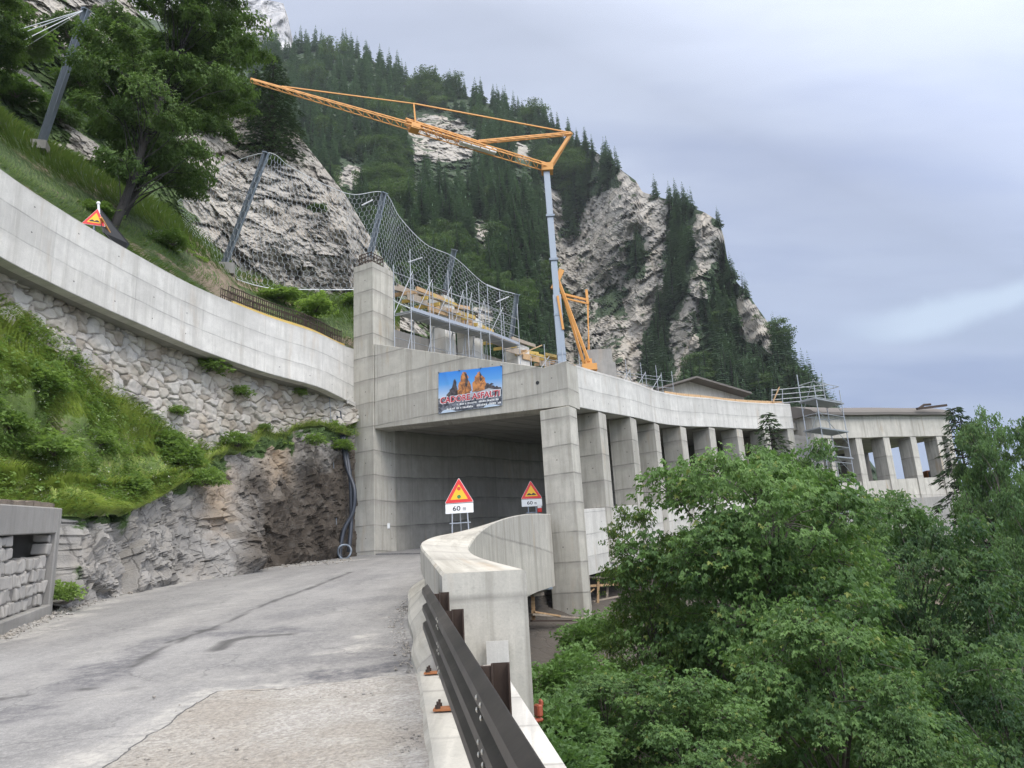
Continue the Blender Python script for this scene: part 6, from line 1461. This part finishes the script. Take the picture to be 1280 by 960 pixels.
cp('jib', 'orange', lambda m: (lattice(m, jr, jm, .62, .42, 15, .030, 1.0), lattice(m, jm+np.array([0, 0, .05]), jt, .55, .36, 16, .027, .45)))
cp('jib_joint', 'orange', lambda m: (m.bar(jr+(jt-jr)*.475+np.array([0, 0, .1]), jr+(jt-jr)*.505+np.array([0, 0, .1]), .62, .40), ))
cp('folded_section', 'orange', lambda m: lattice(m, jr+(jt-jr)*.24+np.array([0, 0, .22]), jr+(jt-jr)*.52+np.array([0, 0, .30]), .45, .30, 8, .035, 1))
cp('ballast_panel', 'crane_white', lambda m: m.bar(jr+(jt-jr)*.20+np.array([0, 0, .10]), jr+(jt-jr)*.33+np.array([0, 0, .12]), .3, .30))
cp('a_frame', 'orange', lambda m: (m.bar(jr+np.array([.05, .3, -.1]), ap, .15, .24), m.bar(jr+np.array([.05, -.3, -.1]), ap, .12, .18), m.box(jr, (.75, .75, .55))))
tw_b = jr+(jt-jr)*.49+np.array([0, 0, .4]); tw_t = tw_b+np.array([0, 0, 1.45])
cp('pendant_strut', 'orange', lambda m: (m.bar(tw_b+np.array([.1, .2, -.1]), tw_t, .08), m.bar(tw_b+np.array([.1, -.2, -.1]), tw_t, .08)))
cp('pendant_bar', 'orange', lambda m: (m.bar(ap, tw_t, .075), )); cp('pendant_bar', 'orange', lambda m: m.bar(tw_t, jr+(jt-jr)*.91+np.array([0, 0, .25]), .06)); cp('pendant_bar', 'orange', lambda m: (lattice(m, ap-np.array([0, 0, .12]), jr+(jt-jr)*.26+np.array([0, 0, .42]), .22, .18, 10, .03, 1)))
sA, sB, sC = U(696, 345, CY), U(736, 452, CY-.8), U(734, 375, CY)
cp('raking_strut', 'orange', lambda m: (m.bar(sA, sB, .16, .16), m.bar(sA+np.array([.12, .5, 0]), sB+np.array([-.22, .7, 0]), .14, .14), m.bar(sA+np.array([-.3, 0, -.9]), sA+np.array([.35, 0, .4]), .2, .35)))
cp('tie_beam', 'orange', lambda m: (m.bar(U(698, 366, CY), sC, .13, .13), m.bar(U(698, 371, CY), sC-np.array([0, 0, .25]), .10, .10), m.bar(sC-np.array([0, 0, .3]), sC+np.array([0, 0, .7]), .16, .16)))
cp('guy_rod', 'orange', lambda m: (m.bar(sC, U(737, 448, CY), .07), m.bar(sC+np.array([.1, .2, 0]), U(735, 448, CY), .05))); cp('lower_link', 'orange', lambda m: m.bar(U(697, 370, CY-.3), U(704, 412, CY-.3), .14, .14))
cp('base_frame', 'orange', lambda m: (m.box(sB+np.array([0, .3, -.4]), (.9, 1.2, .4)), m.box(sB+np.array([.0, .3, .0]), (.4, .6, .4)), m.bar(sB+np.array([-1.6, .4, -.9]), sB+np.array([1.0, .4, -.9]), .3, .3)))
cp('ballast_block', 'conc_grey', lambda m: (m.box(U(748, 452, CY+.6), (1.6, 1.4, 1.2)), m.box(U(744, 470, CY+.4), (2.4, 2, 1.1))))
# ------------------------------------------------------------------ rockfall net
nt = empty('rockfall_barrier', U(280, 332, 37), 'hexagonal wire rockfall net hung between four slanting steel posts before the outcrop', 'rockfall net')
posts = [((333, 191, 36.0), (280, 331, 37.0)), ((480, 241, 38.8), (462, 322, 39.6)), ((568, 312, 41.6), (553, 380, 42.8)), ((646, 368, 44.0), (636, 445, 45.2))]
def ipost(a, b):
    m_ = MB(); a, b = np.array(a), np.array(b); m_.bar(a, b, .26, .03); d = (b-a)/np.linalg.norm(b-a); s = np.cross(d, [0, 1., 0]); s /= np.linalg.norm(s); nn = np.cross(d, s)
    for k in (-1, 1): m_.bar(a+s*.13*k, b+s*.13*k, .025, .22, up=nn)
    m_.bar(a-d*.02, a+d*.04, .34, .28); return m_
for (tx, ty, tY), (bx_, by_, bY) in posts:
    p = ipost(U(tx, ty, tY), U(bx_, by_, bY)); p.build('post', M['steel'], nt)
m_ = MB(); m_.box(U(282, 338, 37.0), (.9, .8, .6), .3); m_.build('footing', M['conc_grey'], nt)
top = crom([U(222, 252, 36.5), U(272, 212, 36.2), U(333, 191, 36.0), U(362, 208, 36.8), U(400, 228, 37.5), U(440, 243, 38.2), U(480, 241, 38.8), U(500, 272, 39.6), U(532, 305, 40.5), U(568, 322, 41.6), U(608, 356, 42.8), U(646, 368, 44.0)], 10)
bot = crom([U(232, 285, 37.2), U(262, 322, 37.0), U(290, 346, 37.0), U(335, 360, 37.4), U(385, 362, 38.0), U(440, 362, 38.6), U(470, 358, 39.3), U(496, 378, 39.9), U(530, 392, 40.8), U(565, 408, 42.0), U(602, 420, 43.2), U(638, 430, 44.6)], 10)
Lt = np.r_[0, np.cumsum(np.linalg.norm(np.diff(top, axis=0), axis=1))]; Lb = np.r_[0, np.cumsum(np.linalg.norm(np.diff(bot, axis=0), axis=1))]
def netp(u, v):
    i = u*(len(top)-1); a = np.array([np.interp(i, range(len(top)), top[:, k]) for k in range(3)]); b = np.array([np.interp(i, range(len(bot)), bot[:, k]) for k in range(3)])
    bul = .9*math.sin(math.pi*v)*(.5+.5*math.sin(u*17))+.12*math.sin(u*60+v*9)
    return a*(1-v)+b*v+np.array([.25, -.6, -.25])*bul*.5
tot = Lt[-1]; hx = .17; W_ = int(tot/(hx*1.732)); wire = MB(); rowsn = 5.0/(1.5*hx)
for r in range(int(rowsn)+1):
    for c in range(W_):
        cx = (c+.5*(r % 2)+.5)/W_; cyv = (r+.5)/(rowsn+.8)
        q = []
        for k in (0, 1, 2, 3):
            a = R(30+60*k); uu_, vv_ = cx+math.cos(a)*hx/tot*.99, cyv+math.sin(a)*hx/(1.5*hx*(rowsn+.8))
            if 0 <= uu_ <= 1 and 0 <= vv_ <= 1: q.append(netp(uu_, vv_))
            else: q.append(None)
        for a, b in zip(q[:-1], q[1:]):
            if a is not None and b is not None:
                d = b-a; s = np.array([d[2], 0, -d[0]]); s = s/(np.linalg.norm(s)+1e-9)*.0076
                e = np.array([0, -.015, 0]); wire.add([a-s, a+s, a+e, b-s, b+s, b+e], [(0, 1, 4, 3), (1, 2, 5, 4), (2, 0, 3, 5)], [[(0, 0)]*4]*3)
wire.build('net', M['net'], nt)
m_ = MB(); m_.tube(top, .02, 6); m_.build('top_rope', M['net'], nt); m_ = MB(); m_.tube(bot, .03, 6); m_.build('bottom_rope', M['net'], nt)
for a, b in (((452, 257, 38), (466, 250, 38.4)), ((510, 328, 40), (528, 322, 40.5)), ((608, 356, 43), (628, 364, 43.4)), ((620, 378, 43), (636, 371, 43.6))):
    pole(U(*a), U(*b), nt, .045, 'brake_ring', 'scaf')
# steel pole with cables at the upper left
sp_ = empty('steel_pole', U(52, 180, 29), 'leaning grey steel net post with cables on the upper left slope', 'post'); ipost(U(108, 12, 28.0), U(52, 178, 29.0)).build('post', M['steel_dark'], sp_)
m_ = MB(); m_.box(U(50, 184, 29.0), (.6, .6, .4), .3); m_.build('footing', M['conc_grey'], sp_)
for (x, y, Y) in ((-60, 62, 26), (-60, 74, 26), (-50, 90, 25), (30, 60, 33), (170, 70, 36), (160, 40, 34)):
    pole(U(107, 12, 28), U(x, y, Y), sp_, .018, 'cable', 'net')
# ------------------------------------------------------------------ hoses by the pillar
for nm, pts, lab in (('hose', [(421, 520, 32.1), (428, 552, 31.9), (434, 585, 31.7), (443, 612, 31.45), (441, 640, 31.4), (430, 662, 31.3), (425, 690, 31.2), (426, 698, 31.1)], 'thick black hose bending away from the pillar down to the road'), ('hose', [(424, 515, 32.2), (432, 560, 31.9), (438, 600, 31.6), (439, 650, 31.5), (436, 690, 31.3)], 'straight black hose running down beside the tunnel pillar')):
    m_ = MB(); m_.tube(crom([U(*p) for p in pts], 6), .085, 8); o = m_.build(nm, M['hose'], None, True); tag(o, lab, 'hose')
c0 = U(431, 690, 31.0); m_ = MB(); m_.tube([c0+np.array([.26*math.cos(t), .1*math.sin(t*2)-.05, .28*math.sin(t)]) for t in np.linspace(0, 6.28, 24)], .04, 6); o = m_.build('hose_coil', M['steel_dark'], None, True); tag(o, 'coil of grey hose on the road at the foot of the pillar', 'hose')
m_ = MB(); m_.tube([U(411, 484, 31.6), U(416, 560, 31.6), U(420, 640, 31.4), U(422, 690, 31.2)], .012, 5); o = m_.build('hanging_wire', M['steel_dark'], None); tag(o, 'thin wire hanging from the corbel over the dark rock', 'wire')
# ------------------------------------------------------------------ signs
def tri(c, xd, yd, s, lift, nd): return [c+nd*lift+xd*(-s/2)+yd*(-s*.2887), c+nd*lift+xd*(s/2)+yd*(-s*.2887), c+nd*lift+yd*(s*.5774)]
def rtri(c, xd, yd, s, lift, nd, r=.06):
    P = tri(c, xd, yd, s, lift, nd); out = []
    for i in range(3):
        p, a, b = P[i], P[i-1], P[(i+1) % 3]; u1 = (a-p)/np.linalg.norm(a-p); u2 = (b-p)/np.linalg.norm(b-p)
        for t in (0, .33, .67, 1): out.append(p+(u1*(1-t)**2+u2*t**2)*r*s)
    return out
def sign(px, ytop, ybot, ypl, Y, label, symbol, plate, yaw, legs, tilt=0.):
    ctr = U(px, ybot, Y); s = (ybot-ytop)/FOC*Y*1.155*1.0; yd = np.array([0, 0.08, 1.]); yd /= np.linalg.norm(yd); xd = np.array([math.cos(yaw), math.sin(yaw), tilt]); xd /= np.linalg.norm(xd); nd = np.cross(xd, yd); nd = nd/np.linalg.norm(nd)
    yd = np.cross(nd, xd); c = ctr+yd*s*.2887*.98
    root = empty('warning_sign', ctr-np.array([0, 0, legs+.3]), label, 'road sign')
    m_ = MB(); m_.prism(rtri(c, xd, yd, s*1.035, 0, nd), -nd*.02); pn = m_.build('triangle_panel', M['s_white'], root)
    m_ = MB(); m_.prism(rtri(c, xd, yd, s, .004, nd), -nd*.003); m_.build('red_border', M['s_red'], pn)
    m_ = MB(); m_.prism(rtri(c, xd, yd, s*.62, .009, nd, .04), -nd*.004); m_.build('yellow_field', M['s_yel'], pn)
    if symbol == 'lights':
        for (dy, mat, nm) in ((.20, 's_dot', 'red_dot'), (-.085, 's_green', 'green_dot')):
            m_ = MB(); q = [c+nd*.014+yd*(dy*s)+(xd*math.cos(t)+yd*math.sin(t))*s*.066 for t in np.linspace(0, 6.28, 20)[:-1]]; m_.prism(q, -nd*.004); m_.build(nm, M[mat], pn)
    else:
        m_ = MB(); prof_ = []
        for u in np.linspace(-.22, .22, 25): prof_.append((u, .075*max(0, math.cos((abs(u)-.105)/.11*math.pi/2)) if abs(abs(u)-.105) < .11 else 0))
        q = [c+nd*.014+xd*u*s+yd*(h-.10)*s for u, h in prof_]+[c+nd*.014+xd*.22*s+yd*(-.125)*s, c+nd*.014-xd*.22*s+yd*(-.125)*s]; m_.prism(q[::-1], -nd*.004); m_.build('bump_symbol', M['s_black'], pn)
    if plate:
        h = (ypl-ybot)/FOC*Y*.93; pc = ctr-yd*(h/2+.03)-nd*.01; w = s*.98
        m_ = MB(); m_.prism([pc-xd*w/2-yd*h/2, pc+xd*w/2-yd*h/2, pc+xd*w/2+yd*h/2, pc-xd*w/2+yd*h/2], -nd*.015); pp_ = m_.build('distance_plate', M['s_white'], root)
        text_mesh('number', '60', M['s_black'], pp_, pc+nd*.004-xd*w*.10-yd*h*.25, xd, yd, h*.50, w*.28, .014); text_mesh('unit', 'm', M['s_black'], pp_, pc+nd*.004+xd*w*.18-yd*h*.25, xd, yd, h*.30, w*.105, .010)
    return root, ctr, xd, yd, nd, s
rt, c, xd, yd, nd, s = sign(574, 597, 628, 641, 23.6, 'warning triangle with red and green dots over a 60 m plate behind the curved parapet', 'lights', True, R(-6), 1.2)
for k in (-.32, .02, .34):
    m_ = MB(); a = c-yd*.22+xd*s*k*.8-nd*.03; b = np.array([a[0]+k*.16, a[1]+(.5 if k == .02 else 0), roadz(a[1])+.01]); m_.bar(a, b, .035); m_.build('leg', M['scaf'], rt)
m_ = MB(); a = c-np.array([0, 0, .62]); m_.bar(a-xd*s*.36, a+xd*s*.38, .03); m_.build('cross_bar', M['scaf'], rt)
rt, c, xd, yd, nd, s = sign(664.5, 600.5, 623, 632.5, 30.5, 'bumpy road warning triangle over a 60 m plate beside the corner column', 'bumps', True, R(3), 1.2)
for k in (-.3, .3):
    m_ = MB(); a = c-yd*.2+xd*s*k*.6-nd*.03; m_.bar(a, np.array([a[0]+k*.1, a[1], roadz(a[1])+.35]), .04); m_.build('leg', M['steel_dark'], rt)
m_ = MB(); a = c-np.array([0, 0, .55]); m_.bar(a-xd*s*.3, a+xd*s*.35, .03); m_.build('cross_bar', M['steel_dark'], rt)
lampb = U(674.5, 636, 30.2); lr = empty('warning_lamp', lampb-np.array([0, 0, .2]), 'small red and white warning lamp by the second sign', 'lamp')
m_ = MB(); m_.tube([lampb-np.array([0, 0, .13]), lampb+np.array([0, 0, .02])], .09, 10); m_.build('red_lens', M['s_red'], lr); m_ = MB(); m_.tube([lampb+np.array([0, 0, .025]), lampb+np.array([0, 0, .15])], .085, 10); m_.build('white_cap', M['s_white'], lr); m_ = MB(); m_.bar(lampb-np.array([0, 0, .135]), lampb-np.array([0, 0, 1.0]), .05); m_.build('stem', M['steel_dark'], lr)
sgY = QP(0, 0)[1]*0+21.3
rt, c, xd, yd, nd, s = sign(117, 255, 281, 290, 21.6, 'bumpy road warning triangle on top of the pale upper wall by the beech', 'bumps', False, R(14), .8, -.10)
m_ = MB(); m_.bar(c-nd*.04+yd*.1, c-nd*.1-np.array([0, 0, .9]), .05); m_.build('post', M['steel_dark'], rt)
bb = empty('barrier_board', U(145, 300, 21.9), 'black barrier board with orange edge leaning behind the upper wall sign', 'barrier')
A = [U(122, 258, 21.7), U(160, 304, 23.2), U(152, 316, 23.1), U(128, 290, 21.6)]; m_ = MB(); m_.prism(A, np.array([.03, .06, .0])); m_.build('board', M['black'], bb)
m_ = MB(); m_.bar(U(126, 272, 21.5), U(149, 312, 22.9), .07, .05); m_.build('edge_strip', M['orange'], bb); m_ = MB(); m_.bar(U(123, 254, 21.7), U(124, 270, 21.7), .05); m_.ball(U(123, 254, 21.7), .06); m_.build('lamp', M['s_white'], bb)
# ------------------------------------------------------------------ small things
ot = MB(); p = U(673, 888, 8.5); ot.box(p, (.06, .12, .12), .4); ot.box(p+np.array([-.03, .0, -.09]), (.12, .12, .04), .9); ot.box(p+np.array([.03, .02, .07]), (.04, .10, .07), .1); o = ot.build('plastic_cover', M['orange_plastic'], None, bevel=.015); tag(o, 'orange plastic cover sticking out behind the parapet end', 'cover')
# worker at the old gallery sill
wp = U(1099, 596, 57.6); fz = O(8, 2, -4.5)[2]
wr = empty('person', (wp[0], wp[1], fz), 'worker in orange high-visibility jacket standing at the old gallery sill', 'person')
def skinned(nm, verts, edges, rad, mat, parent, lv=1):
    me = bpy.data.meshes.new(nm); me.from_pydata([tuple(float(c) for c in v) for v in verts], edges, []); me.materials.append(mat); o = link(nm, me, parent); md = o.modifiers.new('Skin', 'SKIN'); sv_ = me.skin_vertices[0].data
    for i, r_ in enumerate(rad): sv_[i].radius = (r_, r_) if not isinstance(r_, tuple) else r_
    sv_[0].use_root = True; o.modifiers.new('Sub', 'SUBSURF').levels = lv; o.modifiers['Sub'].render_levels = lv; return o
b0 = np.array([wp[0], wp[1], fz])
bv = [(0, 0, .95), (0, 0, 1.15), (0, 0, 1.40), (0, 0, 1.50), (0, -.02, 1.60), (0, -.02, 1.72), (-.19, 0, 1.40), (-.25, -.05, 1.15), (-.20, -.22, 1.02), (.19, 0, 1.40), (.25, -.05, 1.15), (.20, -.22, 1.02), (-.09, 0, .88), (-.10, 0, .48), (-.10, .02, .08), (-.10, -.14, .04), (.09, 0, .88), (.10, 0, .48), (.10, .02, .08), (.10, -.14, .04)]
be = [(0, 1), (1, 2), (2, 3), (3, 4), (4, 5), (2, 6), (6, 7), (7, 8), (2, 9), (9, 10), (10, 11), (0, 12), (12, 13), (13, 14), (14, 15), (0, 16), (16, 17), (17, 18), (18, 19)]
skinned('body', [b0+np.array(v) for v in bv], be, [.15, .14, .15, .055, .09, .085, .06, .045, .035, .06, .045, .035, .085, .06, .045, .04, .085, .06, .045, .04], M['skin'], wr)
skinned('jacket', [b0+np.array(v) for v in (bv[0:3]+[(-.19, 0, 1.40), (-.255, -.05, 1.15), (-.205, -.2, 1.04), (.19, 0, 1.40), (.255, -.05, 1.15), (.205, -.2, 1.04)])], [(0, 1), (1, 2), (2, 3), (3, 4), (4, 5), (2, 6), (6, 7), (7, 8)], [.185, .175, .185, .085, .065, .055, .085, .065, .055], M['hivis'], wr)
skinned('trousers', [b0+np.array(v) for v in [(0, 0, .93), (-.09, 0, .86), (-.10, 0, .48), (-.10, .02, .1), (.09, 0, .86), (.10, 0, .48), (.10, .02, .1)]], [(0, 1), (1, 2), (2, 3), (0, 4), (4, 5), (5, 6)], [.165, .105, .08, .065, .105, .08, .065], M['dark_cloth'], wr)
hm = MB(); hm.ball(b0+np.array([0, -.02, 1.73]), .115, 10, 6, (1, 1.1, .85)); hm.build('helmet', M['hivis'], wr, True)
ex_ = U(1166, 596, 61.5); er = empty('mini_excavator', (ex_[0], ex_[1], O(15, 4, -4.5)[2]), 'small rusty orange excavator parked inside the last old gallery bay', 'excavator'); e0 = np.array([ex_[0], ex_[1], O(15, 4, -4.5)[2]])
def ep(nm, mat, *bs): m_ = MB(); [m_.box(e0+np.array(c), s) if len(c) == 3 and len(s) == 3 else None for c, s in bs]; m_.build(nm, M[mat], er, bevel=.04)
ep('track', 'black', ((-.55, 0, .28), (.32, 1.9, .5))); ep('track', 'black', ((.55, 0, .28), (.32, 1.9, .5))); ep('body', 'orange_plastic', ((0, .3, .85), (1.25, 1.3, .6))); ep('cab', 'rust_bright', ((-.2, .1, 1.6), (.8, .95, 1.0))); ep('window', 'black', ((-.2, -.385, 1.72), (.62, .02, .55)))
m_ = MB(); m_.bar(e0+np.array([.3, -.3, 1.0]), e0+np.array([.35, -1.2, 2.1]), .18, .24); m_.bar(e0+np.array([.35, -1.2, 2.1]), e0+np.array([.35, -1.9, 1.2]), .14, .18); m_.build('boom', M['orange_plastic'], er); m_ = MB(); m_.box(e0+np.array([.35, -1.9, .95]), (.5, .35, .45)); m_.build('bucket', M['rust'], er, bevel=.05)
# ------------------------------------------------------------------ air
hz = MB(); hz.hexa([(-1300, -1300, -75), (1300, -1300, -75), (1300, 1300, -75), (-1300, 1300, -75)], [(-1300, -1300, 420), (1300, -1300, 420), (1300, 1300, 420), (-1300, 1300, 420)])
t = NT('haze_air'); v = t.n('VolumePrincipled', {'Color': C(.86, .92, 1.0), 'Density': .00014, 'Anisotropy': .1}); t.t.links.new(v.outputs[0], t.out.inputs['Volume'])
o = hz.build('haze', t.m); tag(o, 'thin bluish summer haze in the valley air', kind='stuff')
SC.cycles.volume_bounces = 1
